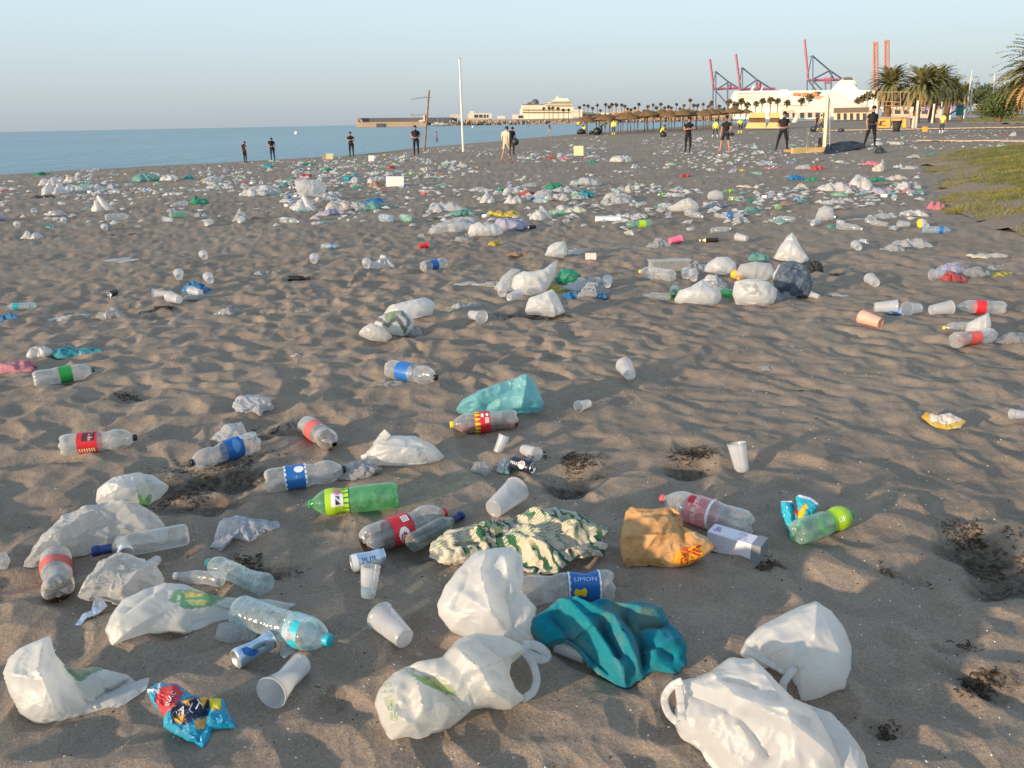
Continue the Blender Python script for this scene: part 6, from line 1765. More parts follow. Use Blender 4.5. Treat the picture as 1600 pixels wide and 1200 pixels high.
# grass
GRS = plain((.135, .150, .028), .8, .15, .4, 1.2); GRS2 = plain((.26, .21, .085), .85, .1, .3, 1.2)
def lawn(name, lab, poly, bump_h, n, L, seed, gname, glab):
    pts = np.array([g0(*p) for p in poly]); rg = np.random.RandomState(seed)
    cell = .16 if bump_h < .2 else .35
    lo, hi = pts[:, :2].min(0) - .5, pts[:, :2].max(0) + .5
    gx, gy = np.meshgrid(np.arange(lo[0], hi[0], cell), np.arange(lo[1], hi[1], cell), indexing='ij')
    def edge(X, Y):
        wx, wy = X + 1.6 * (fbm(X * .8, Y * .8, 3, 4) - .5), Y + 1.6 * (fbm(X * .8, Y * .8, 9, 4) - .5)
        d_ = segdist([tuple(p[:2]) for p in pts] + [tuple(pts[0, :2])], wx, wy)
        return np.where(inpoly([tuple(p[:2]) for p in pts], wx, wy), d_, -d_)
    sd_ = edge(gx.ravel(), gy.ravel())
    z_ = H(gx.ravel(), gy.ravel()) + np.clip(sd_ * .12, -.03, .018) + bump_h * np.clip(sd_ / 2.0, 0, 1)
    nx_, ny_ = gx.shape
    ix = np.arange(nx_ * ny_).reshape(nx_, ny_)
    Fq = np.stack([ix[:-1, :-1], ix[1:, :-1], ix[1:, 1:], ix[:-1, 1:]], -1).reshape(-1, 4)
    Fq = Fq[(sd_[Fq] > -.25).all(1)]
    used, inv = np.unique(Fq.ravel(), return_inverse=True)
    Pl = np.stack([gx.ravel(), gy.ravel(), z_], -1)[used]; Fq = inv.reshape(-1, 4)
    t = NT('lawn'); co = t.coord('Object'); ed = t.n('ShaderNodeAttribute', attribute_name='print').outputs['Alpha']
    g_ = t.ramp(t.noise(co, .9, 6, .4, .65).outputs[0], [(.38, (.21, .175, .09)), (.50, (.165, .155, .045)), (.66, (.105, .130, .026))])
    g_ = t.mix(1.0, g_, t.ramp(t.noise(co, 30, 4).outputs[0], [(.3, .7), (.7, 1.25)]), 'MULTIPLY')
    em = t.math('ADD', ed, t.math('MULTIPLY', t.math('SUBTRACT', t.noise(co, 1.6, 5, .3, .65).outputs[0], .5), 1.5), clamp=True)
    g_ = t.mix(t.ramp(em, [(.22, 0), (.52, 1)]), (.25, .20, .155), g_)
    mt = t.done(t.bsdf(g_, .95, .1, t.bump(t.noise(co, 25, 4).outputs[0], .8, .04)))
    tag(link(name, quad_mesh(name, Pl, Fq, [mt], np.stack([0 * sd_[used]] * 3 + [np.clip(sd_[used] / 2.2, 0, 1)], -1))), lab, kind='structure')
    # blades thicker towards the camera, where they show
    far = np.hypot(pts[:, 0], pts[:, 1]); r0_, r1_ = far.min(), far.max()
    aa = np.arctan2(pts[:, 0], pts[:, 1])
    N_ = n * 6
    rr_ = np.exp(rg.uniform(math.log(r0_), math.log(r1_), N_)); th_ = rg.uniform(aa.min(), min(aa.max(), .66), N_)
    X = np.stack([rr_ * np.sin(th_), rr_ * np.cos(th_)], -1)
    s2 = edge(X[:, 0], X[:, 1])
    keep = (s2 > -.1) & (fbm(X[:, 0] * 1.1, X[:, 1] * 1.1, 14, 4) + .20 * np.clip(s2, -.5, 1.4) > .52)
    X = X[keep][:n]; s2 = s2[keep][:n]; k_ = len(X)
    z_ = H(X[:, 0], X[:, 1]) + bump_h * np.clip(s2 / 2.0, 0, 1)
    az = rg.rand(k_) * 6.283; ln = L * rg.uniform(.5, 1.2, k_); w_ = L * .07
    dx, dy = np.cos(az) * w_, np.sin(az) * w_; lx, ly = rg.randn(k_) * L * .35, rg.randn(k_) * L * .35
    V = np.stack([np.stack([X[:, 0] - dx, X[:, 1] - dy, z_], -1), np.stack([X[:, 0] + dx, X[:, 1] + dy, z_], -1), np.stack([X[:, 0] + lx, X[:, 1] + ly, z_ + ln], -1)], 1).reshape(-1, 3)
    me = py_mesh(gname, V, np.arange(len(V)).reshape(-1, 3), [GRS, GRS2], False, (rg.rand(k_) < .35).astype(int))
    tag(link(gname, me), glab, kind='stuff')
lawn('lawn', 'patchy yellow green lawn at the right edge', [(1442, 246), (1480, 240), (1540, 234), (1620, 229), (1760, 232), (1790, 300), (1700, 380), (1600, 378), (1545, 362), (1505, 340), (1490, 312), (1470, 285), (1455, 262)], .32, 42000, .07, 3, 'grass', 'short dry grass on the near lawn')
lawn('lawn', 'green bank behind the boardwalk', [(1500, 192), (1545, 181), (1600, 176.5), (1700, 176), (1720, 193), (1600, 194), (1540, 194)], .5, 9000, .22, 5, 'grass', 'grass on the far green bank')
# ================================================================== people
SKIN = plain((.42, .22, .14), .55, .3, .05, 8); HAIR = plain((.020, .014, .010), .7, .2, .1, 20)
POL = plain((.016, .017, .022), .8, .2, .1, 6); POL2 = plain((.022, .023, .028), .85, .2, .1, 6)
HIV = plain((.62, .80, .03), .6, .2, .06, 6); HIVY = plain((.85, .78, .03), .6, .2, .06, 6)
NVY = plain((.035, .045, .075), .85, .2, .1, 6); SHOE = plain((.02, .02, .02), .6, .3, .1, 6)
BEIGE = plain((.58, .47, .34), .85, .2, .08, 6); SHTG = plain((.22, .25, .30), .85, .2, .08, 6); SHTP = plain((.30, .10, .16), .85, .2, .08, 6)
SILVER = plain((.70, .70, .68), .4, .4, .05, 6)
DEF = dict(pelvis=(0, 0, .95), spine=(0, .01, 1.12), chest=(0, .01, 1.32), neck=(0, .01, 1.48), hbase=(0, 0, 1.55), head=(0, -.015, 1.645), top=(0, 0, 1.70), nose=(0, -.125, 1.63))
for s_, k_ in ((-1, 'L'), (1, 'R')):
    DEF.update({'sh' + k_: (s_ * .18, .01, 1.42), 'el' + k_: (s_ * .245, .04, 1.13), 'wr' + k_: (s_ * .235, -.06, .90), 'ha' + k_: (s_ * .23, -.085, .83),
                'hi' + k_: (s_ * .095, 0, .90), 'kn' + k_: (s_ * .115, -.02, .50), 'an' + k_: (s_ * .12, .02, .09), 'to' + k_: (s_ * .14, -.15, .035)})
FOLD = dict(elL=(-.26, -.06, 1.16), elR=(.26, -.06, 1.16), wrL=(.02, -.23, 1.20), wrR=(-.03, -.25, 1.17), haL=(.10, -.22, 1.22), haR=(-.11, -.22, 1.20))
BELT = dict(elL=(-.28, .03, 1.14), elR=(.28, .03, 1.14), wrL=(-.12, -.18, 1.06), wrR=(.12, -.19, 1.06), haL=(-.04, -.21, 1.06), haR=(.04, -.21, 1.04))
DOWN = dict(neck=(0, -.04, 1.47), hbase=(0, -.08, 1.52), head=(0, -.14, 1.59), top=(0, -.15, 1.64), nose=(0, -.235, 1.54))
BEND = dict(pelvis=(0, .12, .90), spine=(0, .0, 1.04), chest=(0, -.19, 1.13), neck=(0, -.36, 1.16), hbase=(0, -.42, 1.15), head=(0, -.51, 1.14), top=(0, -.55, 1.17), nose=(0, -.58, 1.07),
            shL=(-.18, -.30, 1.12), shR=(.18, -.30, 1.12), elL=(-.22, -.36, .84), elR=(.22, -.36, .84), wrL=(-.15, -.46, .62), wrR=(.12, -.50, .62), haL=(-.12, -.50, .55), haR=(.08, -.54, .55), hiL=(-.095, .1, .86), hiR=(.095, .1, .86))
CROUCH = dict(pelvis=(0, .16, .34), spine=(0, .10, .50), chest=(0, -.02, .68), neck=(0, -.10, .82), hbase=(0, -.14, .87), head=(0, -.20, .93), top=(0, -.20, .99), nose=(0, -.31, .90),
              shL=(-.18, -.06, .77), shR=(.18, -.06, .77), elL=(-.24, -.22, .55), elR=(.24, -.22, .55), wrL=(-.16, -.40, .40), wrR=(.14, -.42, .40), haL=(-.12, -.45, .33), haR=(.1, -.47, .33),
              hiL=(-.10, .12, .32), hiR=(.10, .12, .32), knL=(-.16, -.26, .46), knR=(.16, -.26, .46), anL=(-.13, .02, .09), anR=(.13, .02, .09), toL=(-.14, -.14, .035), toR=(.14, -.14, .035))
STRIDE = dict(knL=(-.10, -.24, .52), anL=(-.10, -.34, .11), toL=(-.10, -.51, .07), knR=(.10, .06, .50), anR=(.10, .33, .14), toR=(.11, .20, .035), elL=(-.23, .16, 1.14), wrL=(-.22, .14, .92), haL=(-.22, .10, .85), elR=(.23, -.06, 1.13), wrR=(.21, -.22, .95), haR=(.20, -.27, .89))
WIDE = dict(knL=(-.19, -.02, .50), anL=(-.25, .02, .09), toL=(-.30, -.14, .035), knR=(.19, -.02, .50), anR=(.25, .02, .09), toR=(.30, -.14, .035))
def person(fx, fy, ty, yaw, label, pose=(), top=POL, bottom=POL, sleeve='short', legs='long', shoe=SHOE, hair=HAIR, cap=None, vest=None, belt=None, bands=None, nominal=1.75, cat='person', group=None, dist=None, hems=None):
    J = dict(DEF)
    for p_ in pose: J.update(p_)
    if dist is None:
        base = g0(fx, fy)
    else:
        base = W(fx, fy, dist)
    Dd = math.hypot(base[0], base[1])
    hgt = W(fx, ty, Dd)[2] - base[2]
    sc = hgt / nominal
    N, E, R, names = [], [], [], []
    def v(p, r, nm):
        N.append(tuple(p)); R.append(r if hasattr(r, '__len__') else (r, r)); names.append(nm); return len(N) - 1
    def e(a, b, m): E.append((a, b, m))
    mats = [top, bottom, SKIN, shoe]
    T_, B_, S_, O_ = 0, 1, 2, 3
    ip = v(J['pelvis'], (.165, .115), 'p'); isp = v(J['spine'], (.15, .11), 's'); ic = v(J['chest'], (.175, .12), 'c'); ine = v(J['neck'], (.085, .075), 'n')
    ihb = v(J['hbase'], .055, 'hb'); ih = v(J['head'], (.082, .10), 'h'); it_ = v(J['top'], (.07, .08), 't')
    e(ip, isp, T_); e(isp, ic, T_); e(ic, ine, T_); e(ine, ihb, S_); e(ihb, ih, S_); e(ih, it_, S_)
    ino = v(J['nose'], .014, 'no'); e(ih, ino, S_)
    L_ = lambda a, b, t: tuple(a[i] + (b[i] - a[i]) * t for i in range(3))
    for k_ in 'LR':
        a, b, c, h_ = (J[q + k_] for q in ('sh', 'el', 'wr', 'ha'))
        i0 = v(a, .068, 'sh'); i1 = v(L_(a, b, .55), .056, 'ua'); i2 = v(b, .045, 'el'); i3 = v(c, .030, 'wr'); i4 = v(h_, (.036, .018), 'ha')
        e(ic, i0, T_); e(i0, i1, T_); e(i1, i2, T_ if sleeve == 'long' else S_); e(i2, i3, T_ if sleeve == 'long' else S_); e(i3, i4, S_)
        dv = Vector(h_) - Vector(c); dv.normalize(); sd = dv.cross(Vector((0, 1, 0.3))).normalized()
        for q, (off, ln) in enumerate(((-.026, .062), (-.009, .072), (.009, .070), (.026, .058))):
            j1 = v(Vector(h_) + dv * .025 + sd * off, .009, 'f'); j2 = v(Vector(h_) + dv * ln + sd * off + Vector((0, -.012, 0)), .007, 'f'); e(i4, j1, S_); e(j1, j2, S_)
        j1 = v(Vector(c).lerp(Vector(h_), .6) + sd * -.045 + Vector((0, -.01, 0)), .010, 'f'); e(i3, j1, S_); j2 = v(Vector(h_) + sd * -.055 + dv * .012, .008, 'f'); e(j1, j2, S_)
        a, b, c, h_ = (J[q + k_] for q in ('hi', 'kn', 'an', 'to'))
        i0 = v(a, .098, 'hi'); i1 = v(L_(a, b, .75), .082 if legs != 'bare' else .068, 'th'); i2 = v(b, .060, 'kn'); i5 = v(L_(b, c, .35), .058, 'ca'); i3 = v(c, .040, 'an'); i4 = v(h_, (.042, .030), 'to')
        e(ip, i0, B_); e(i0, i1, B_); lm = B_ if legs == 'long' else S_
        e(i1, i2, lm if legs == 'long' else S_); e(i2, i5, lm); e(i5, i3, lm); e(i3, i4, O_)
    me = bpy.data.meshes.new('skeleton'); me.from_pydata(N, [(a, b) for a, b, _m in E], [])
    o = bpy.data.objects.new('skeleton', me); COL.objects.link(o)
    sk = o.modifiers.new('skin', 'SKIN'); sk.use_smooth_shade = True; sk.branch_smoothing = .5
    if not me.skin_vertices: me.attributes.new
    for i, r_ in enumerate(R):
        me.skin_vertices[0].data[i].radius = r_
    me.skin_vertices[0].data[0].use_root = True
    sb_ = o.modifiers.new('sub', 'SUBSURF'); sb_.levels = 1; sb_.render_levels = 1
    dg = bpy.context.evaluated_depsgraph_get()
    body = bpy.data.meshes.new_from_object(o.evaluated_get(dg))
    bpy.data.objects.remove(o); bpy.data.meshes.remove(me)
    body.name = 'person'
    body.materials.clear()
    for m_ in mats: body.materials.append(m_)
    nf = len(body.polygons)
    ctr = np.zeros(nf * 3); body.polygons.foreach_get('center', ctr); ctr = ctr.reshape(-1, 3)
    bd = np.full(nf, 1e9); bm_ = np.zeros(nf, np.int32)
    for a, b, m_ in E:
        A, B2 = np.array(N[a]), np.array(N[b]); d = B2 - A
        t_ = np.clip(((ctr - A) @ d) / (d @ d + 1e-9), 0, 1)
        ra, rb = sum(R[a]) / 2, sum(R[b]) / 2
        q = np.linalg.norm(ctr - A - t_[:, None] * d, axis=1) - (ra + (rb - ra) * t_)
        u = q < bd; bd = np.where(u, q, bd); bm_ = np.where(u, m_, bm_)
    body.polygons.foreach_set('material_index', bm_)
    body.polygons.foreach_set('use_smooth', np.full(nf, True))
    r = link('person', body, None, tuple(base), (0, 0, yaw), sc)
    tag(r, label, cat, group)
    hd_, tp_ = Vector(J['head']), Vector(J['top'])
    up = (tp_ - Vector(J['hbase'])).normalized(); fw = (Vector(J['nose']) - hd_).normalized()
    sdv = up.cross(fw).normalized(); fw = sdv.cross(up).normalized()
    def headpart(nm, mt, rad_, lo, vis=False):
        V, F = [], []
        n_ = 14
        for i in range(6):
            ph = lo + (pi / 2 - lo) * i / 5
            for q in range(n_):
                th = 2 * pi * q / n_
                x, y_, z = math.cos(ph) * math.cos(th) * rad_ * .88, math.cos(ph) * math.sin(th) * rad_ * 1.08, math.sin(ph) * rad_ * 1.05
                if not vis and math.sin(th) > .35 and ph < .35: x, y_, z = x * .9, y_ * .80, z + .035      # hairline lifts over the face
                V.append(tuple(hd_ + sdv * x + fw * y_ + up * (z + .022)))
        for i in range(5):
            for q in range(n_): F.append((i * n_ + q, i * n_ + (q + 1) % n_, (i + 1) * n_ + (q + 1) % n_, (i + 1) * n_ + q))
        if vis:
            k0 = len(V)
            V += [tuple(hd_ + sdv * a + fw * b + up * .055) for a, b in ((-.07, .08), (.07, .08), (.05, .18), (-.05, .18))]; F.append((k0, k0 + 1, k0 + 2, k0 + 3))
        link(nm, py_mesh(nm, V, F, [mt], True), r)
    headpart('hair', hair, .105, -.5)
    if cap: headpart('cap', cap, .113, .12, True)
    V, F = [], []
    for sg in (-1, 1):
        c_ = hd_ + sdv * sg * .092; k0 = len(V)
        for q in range(6): V.append(tuple(c_ + fw * .022 * math.cos(q * pi / 3) + up * .033 * math.sin(q * pi / 3)))
        V.append(tuple(c_ + sdv * sg * .02)); F += [(k0 + q, k0 + (q + 1) % 6, k0 + 6) for q in range(6)]
    link('ears', py_mesh('ears', V, F, [SKIN]), r)
    m = MB()
    for sg in (-1, 1): m.box(tuple(hd_ + sdv * sg * .032 + fw * .098 + up * .012), (.022, .012, .010))
    m.build('eyes', HAIR, r)
    m = MB(); m.box(tuple(hd_ + fw * .094 - up * .052), (.042, .012, .008)); m.build('mouth', plain((.30, .10, .08), .6), r)
    def ring(nm, a, b, t_, w_, h_, mt, n_=14):
        A, B2 = Vector(a), Vector(b); ax = (B2 - A).normalized(); c_ = A.lerp(B2, t_)
        u = ax.cross(Vector((0, 1, 0))).normalized() if abs(ax.y) < .9 else ax.cross(Vector((1, 0, 0))).normalized(); w2 = ax.cross(u)
        V = [tuple(c_ + (u * math.cos(2 * pi * q / n_) * w_[0] + w2 * math.sin(2 * pi * q / n_) * w_[1]) + ax * z) for z in (-h_, h_) for q in range(n_)]
        link(nm, py_mesh(nm, V, [(q, (q + 1) % n_, n_ + (q + 1) % n_, n_ + q) for q in range(n_)], [mt], True), r)
    if belt:
        ring('belt', J['pelvis'], J['spine'], .25, (.178, .132), .028, belt)
        hp = Vector(J['pelvis']); MB().box(tuple(hp + Vector((.185, -.02, -.10))), (.05, .10, .20)).build('holster', belt, r)
        MB().box(tuple(hp + Vector((-.17, -.06, .02))), (.06, .07, .10)).build('pouch', belt, r)
    if vest:
        ring('vest', J['spine'], J['chest'], .75, (.195, .145), .17, vest)
    if bands:
        ring('reflective_band', J['spine'], J['chest'], .25, (.180, .132), .025, bands); ring('reflective_band', J['spine'], J['chest'], .95, (.196, .142), .02, bands)
    if hems:
        for k_ in 'LR': ring('reflective_hem', J['kn' + k_], J['an' + k_], .55, (.066, .066), .05, hems); ring('reflective_hem', J['kn' + k_], J['an' + k_], .9, (.056, .056), .04, hems)
    return r
PG_ = 'police officers and volunteers in black'; WG_ = 'cleaners in high visibility clothing'
GR_ = plain((.05, .05, .06), .6, .3, .1, 10)
person(384, 254, 220, 2.6, 'person in black at the waterline, leftmost figure, seen from behind', [DOWN], legs='long', group=PG_, belt=GR_)
person(427, 251, 214, .5, 'person in black looking down at the waterline, second figure from the left', [BELT, DOWN], group=PG_, belt=GR_)
person(550, 246, 206, .3, 'person in black with folded arms at the waterline, left of the leaning pole', [FOLD], group=PG_, belt=GR_)
person(651, 243, 196, .15, 'officer in black with hands at the belt, beside the leaning wooden pole', [BELT], cap=None, vest=POL2, belt=GR_, group=PG_)
person(683, 227, 206, 1.9, 'small figure in a plum top at the water, right of the leaning pole', [], top=SHTP, bottom=NVY, sleeve='long')
person(791, 252, 196, 2.75, 'bare legged man walking in a long beige shirt, head bowed', [STRIDE, DOWN], top=BEIGE, bottom=BEIGE, sleeve='long', legs='bare', shoe=SKIN)
person(800, 243, 197, .4, 'person in black standing close behind the man in the beige shirt', [DOWN], group=PG_)
person(826, 214, 197, 3.0, 'cleaner in a lime vest at the waterline holding a rake', [BEND if False else BELT], top=HIV, bottom=NVY, bands=SILVER, hems=SILVER, group=WG_)
person(858, 214, 190, 1.2, 'man in a grey shirt walking along the waterline', [STRIDE], top=SHTG, bottom=plain((.30, .26, .24), .9), sleeve='long')
person(903, 209, 189, .6, 'cleaner in yellow crouching over a sack, left one of the pair', [BEND], top=HIVY, bottom=NVY, bands=SILVER, nominal=1.30, group=WG_)
person(913, 209, 195, -.8, 'cleaner in yellow crouching over a sack, right one of the pair', [CROUCH], top=HIVY, bottom=NVY, bands=SILVER, nominal=1.05, group=WG_)
person(940, 210, 191, 1.2, 'cleaner in pale yellow bending beside a black sack, left of the standing cleaner', [BEND], top=HIV, bottom=NVY, bands=SILVER, nominal=1.28, group=WG_)
person(958.5, 212, 186, 2.9, 'cleaner in bright yellow jacket standing upright before the straw parasols', [], top=HIVY, bottom=NVY, sleeve='long', bands=SILVER, hems=HIVY, group=WG_)
person(1034, 214, 195, 1.3, 'person in black and lime crouching on the sand before the straw parasols', [CROUCH], top=HIV, bottom=POL, nominal=1.05, group=WG_)
person(1074, 240, 183, .1, 'man in black with folded arms, shorts over leggings', [FOLD], group=PG_)
SKIRT = None
person(1132, 239, 181, -.7, 'man in black shorts and tee shirt, bare legs, arm badge', [dict(wrR=(.22, -.2, .98), elR=(.27, .02, 1.14), haR=(.2, -.27, 1.0)), WIDE], legs='bare', shoe=SKIN, group=PG_)
person(1117, 216, 187, 2.8, 'cleaner in bright yellow, left of the man in black shorts', [WIDE], top=HIVY, bottom=NVY, sleeve='long', bands=SILVER, hems=SILVER, group=WG_)
person(1156, 210, 186, 3.0, 'cleaner in lime bending before the lounger stack', [BEND], top=HIV, bottom=NVY, bands=SILVER, hems=HIVY, nominal=1.28, group=WG_)
person(1221, 236, 175, -.25, 'officer in black holding a stick, between lounger stack and timber beam', [BELT, WIDE], cap=POL, vest=POL2, belt=GR_, group=PG_)
person(1281, 206, 179, 1.4, 'cleaner in yellow vest walking behind the tall pale post', [STRIDE], top=HIVY, bottom=NVY, bands=SILVER, hems=HIVY, group=WG_)
person(1275, 205, 180, -1.2, 'dark figure beside the cleaner behind the tall pale post', [DOWN], top=POL2, bottom=NVY)
person(1358, 231, 166, .1, 'officer in black with arms hanging, nearest the ochre board wall', [WIDE], cap=POL, vest=POL2, belt=GR_, group=PG_)
person(1470, 210, 176, 2.2, 'cleaner in yellow shirt and dark shorts on the far right sand', [DOWN], top=HIVY, bottom=NVY, sleeve='short', hems=SILVER, bands=SILVER, group=WG_)
# things they hold or stand by
def stick(name, lab, cat, a, b, Dd, r_, mt):
    A, B = W(*a, Dd), W(*b, Dd)
    o = MB().tube([A, B], r_, 6)
    return place(o, name, mt, lab, cat)
Dd = gbase(826, 214)[1]
rk = root_at('rake', 'thin rake held by the cleaner at the waterline', 'rake', 830, 214, Dd)
m = MB(); m.tube([W(829, 200, Dd), W(831, 216, Dd)], .022, 6); place(m, 'handle', WOOD, parent=rk)
m = MB(); q_ = W(831, 216, Dd); m.box(q_, (.5, .04, .04))
for a_ in range(7): m.box(q_ + np.array([-.24 + .08 * a_, 0, -.05]), (.015, .015, .09))
place(m, 'rake_head', GREY, parent=rk)
Dd = gbase(1221, 236)[1]
stick('walking_stick', 'thin dark stick hanging beside the officer by the timber beam', 'stick', (1231.5, 200), (1232, 220), Dd, .018, BLACK)
SACK = film((.022, .030, .032), 1, .3, .05, 20, .4, .05)
for k_, (px_, py_, w_, h_, lb) in enumerate(((908, 210, 14, 9, 'black rubbish sack between the two crouching cleaners'), (925, 210, 11, 6, 'small black sack lying right of the crouching cleaners'), (933, 211, 13, 12, 'black rubbish sack held by the bending pale yellow cleaner'), (805, 226, 8, 9, 'round black bag carried by the person behind the beige shirt'),
        (1037, 214, 10, 8, 'black rubbish sack by the crouching figure'), (1272, 206, 12, 9, 'dark sack behind the tall pale post'), (1143, 212, 10, 6, 'grey rubbish sack left of the lounger stack'), (1314, 206, 10, 6, 'black bag on the sand right of the tall pale post'))):
    ol = [(px_ + w_ * .5 * math.cos(a_) * (1 + .12 * math.sin(3 * a_ + k_)), py_ - h_ / 2 + h_ * .5 * math.sin(a_)) for a_ in np.linspace(0, 2 * pi, 14, endpoint=False)]
    if k_ == 3:
        Dd = gbase(800, 243)[1]; c_ = W(px_, py_ - 5, Dd - .2)
        o = MB().lathe([(.03, -.22), (.17, -.16), (.22, 0), (.16, .12), (.05, .17), (.02, .26)], 12)
        tag(o.build('rubbish_sack', SACK, None, True, tuple(c_)), lb, 'bag')
    else:
        crumple('rubbish_sack', ol, lb, 'sack', SACK, 1.0, .12, seed=60 + k_, n=14, lean=.8)
# ================================================================== litter farther up the beach
def proto_bag(seed, ax=1.0, ay=.6, hh=.4, excess=.20, n=26, peak=0.0, kick=.016):
    """crumpled bag about one metre wide lying on z = 0"""
    rg = np.random.RandomState(seed)
    rho, ss, side, fr, bk, F = pillow_grid(n)
    th = ss * 2 * pi
    rim = 1 + .18 * np.sin(2 * th + rg.rand() * 6) * rg.rand() + .14 * np.sin(3 * th + rg.rand() * 6) + .09 * np.sin(5 * th + rg.rand() * 6) + .06 * np.sin(8 * th + rg.rand() * 6)
    x, y = .5 * ax * rho * rim * np.cos(th), .5 * ay * rho * rim * np.sin(th)
    dome = np.clip(1 - rho ** 2.2, 0, 1) ** .6
    lump = fbm(x * 4 + 31 * seed, y * 4, seed, 3) - .5
    rdg = 1 - np.abs(2 * vn(x * 5.5 + seed, y * 5.5 + .7 * x * 5, seed + 7) - 1)
    hx = hh * (.75 + 1.3 * lump + .45 * rdg)
    ex, ey = .22 * rg.randn(), .10 * rg.randn()
    q_ = np.hypot((x - ex) * 1.1, (y - ey) * 1.3 + .25 * lump)
    pk = peak * np.clip(1 - q_ / (.46 + .3 * lump), 0, 1) ** 1.05
    z = np.where(side > 0, hx * dome + pk + .02, .0)
    sh_ = rg.uniform(-.25, .25)
    x = x + sh_ * z * (peak > 0)
    P = np.stack([x, y, z], -1)
    P = pbd(P, [fr, bk], excess, .022, 50, np.zeros(len(P)), .10, seed, kick, .10)
    return P, F
PROTO = [proto_bag(101, 1.0, .65, .36), proto_bag(102, 1.0, .5, .30), proto_bag(103, 1.0, .8, .46, .12), proto_bag(104, 1, .75, .34, .12, peak=.42), proto_bag(105, 1.0, .45, .20, .26), proto_bag(106, 1.0, .75, .30, .26), proto_bag(107, .9, .7, .46, .15), proto_bag(108, 1.0, .4, .10, .22)]
_pm = {}
def pmesh(k_, mat):
    key = (k_, mat.name)
    if key not in _pm:
        P, F = PROTO[k_]; _pm[key] = quad_mesh('plastic_bag', P, F, mat)
    return _pm[key]
FB = {'white': film((.82, .81, .79), .93, .34, .55, 9, .2, .2), 'cream': film((.80, .75, .66), .95, .36, .55, 9, .2, .22), 'clear': film((.80, .80, .80), .50, .22, .45, 16, .8, .15), 'pale': film((.74, .76, .78), .78, .25, .4, 16, .8, .15),
      'green': film((.02, .34, .17), .9, .25, .35, 14, .5, .1), 'sea green': film((.20, .48, .42), .75, .25, .4, 14, .5, .1), 'blue': film((.01, .20, .46), 1, .3, .25, 14, .5, .1), 'teal': film((.01, .33, .38), .95, .3, .3, 14, .5, .1), 'yellow': film((.62, .50, .05), .95, .3, .3, 14, .5, .1),
      'pink': film((.66, .22, .28), .95, .3, .3, 14, .5, .1), 'red': film((.52, .07, .06), 1, .3, .25, 14, .5, .1), 'black': film((.02, .02, .022), 1, .3, .05, 14, .5, .1), 'lilac': film((.50, .48, .62), .9, .3, .3, 14, .5, .1), 'brown': film((.32, .18, .09), 1, .4, .15, 14, .5, .2), 'grey': film((.42, .43, .44), .95, .3, .2, 14, .5, .2), 'dark blue': film((.03, .05, .10), .92, .3, .1, 14, .5, .1), 'green printed white': film((.66, .70, .56), 1, .4, .35, 14, .5, .2)}
RG = random.Random(77)
_seq = [0]
def bagput(px, py, wpx, col, label, k_=None, hs=1.0, rot=None, name='plastic_bag', cat='bag', group=None, lift=0.0):
    """a bag whose foot stands at a pixel, wpx photo pixels wide"""
    _seq[0] += 1
    k_ = RG.choice((0, 1, 2, 4, 5, 6, 7)) if k_ is None else k_
    if k_ == 3 and not any(w in label for w in ('peak', 'pointed', 'ear', 'cream pointed', 'standing')): k_ = RG.choice((0, 2, 6))
    p = gp(px, py); s_ = wpx / ppm(px, py)
    o = link(name, pmesh(k_, FB[col]), None, (p[0], p[1] + s_ * .2, min(p[2], hz_(p[0], p[1] + s_ * .2)) - .01 + lift), (RG.uniform(-.08, .08), RG.uniform(-.08, .08), rot if rot is not None else RG.uniform(-.5, .5) + RG.choice((0, pi))), (s_, s_, s_ * hs * (1.0 if k_ == 3 else (.85 if 380 < py < 530 else .62))))
    return tag(o, label, cat, group)
DBLUE = film((.10, .14, .20), .80, .25, .3, 20, .3, .1); GREENF = film((.03, .34, .20), .80, .22, .4, 20, .3, .08); MIDC = film((.80, .80, .80), .48, .22, .5, 20, .5, .12)
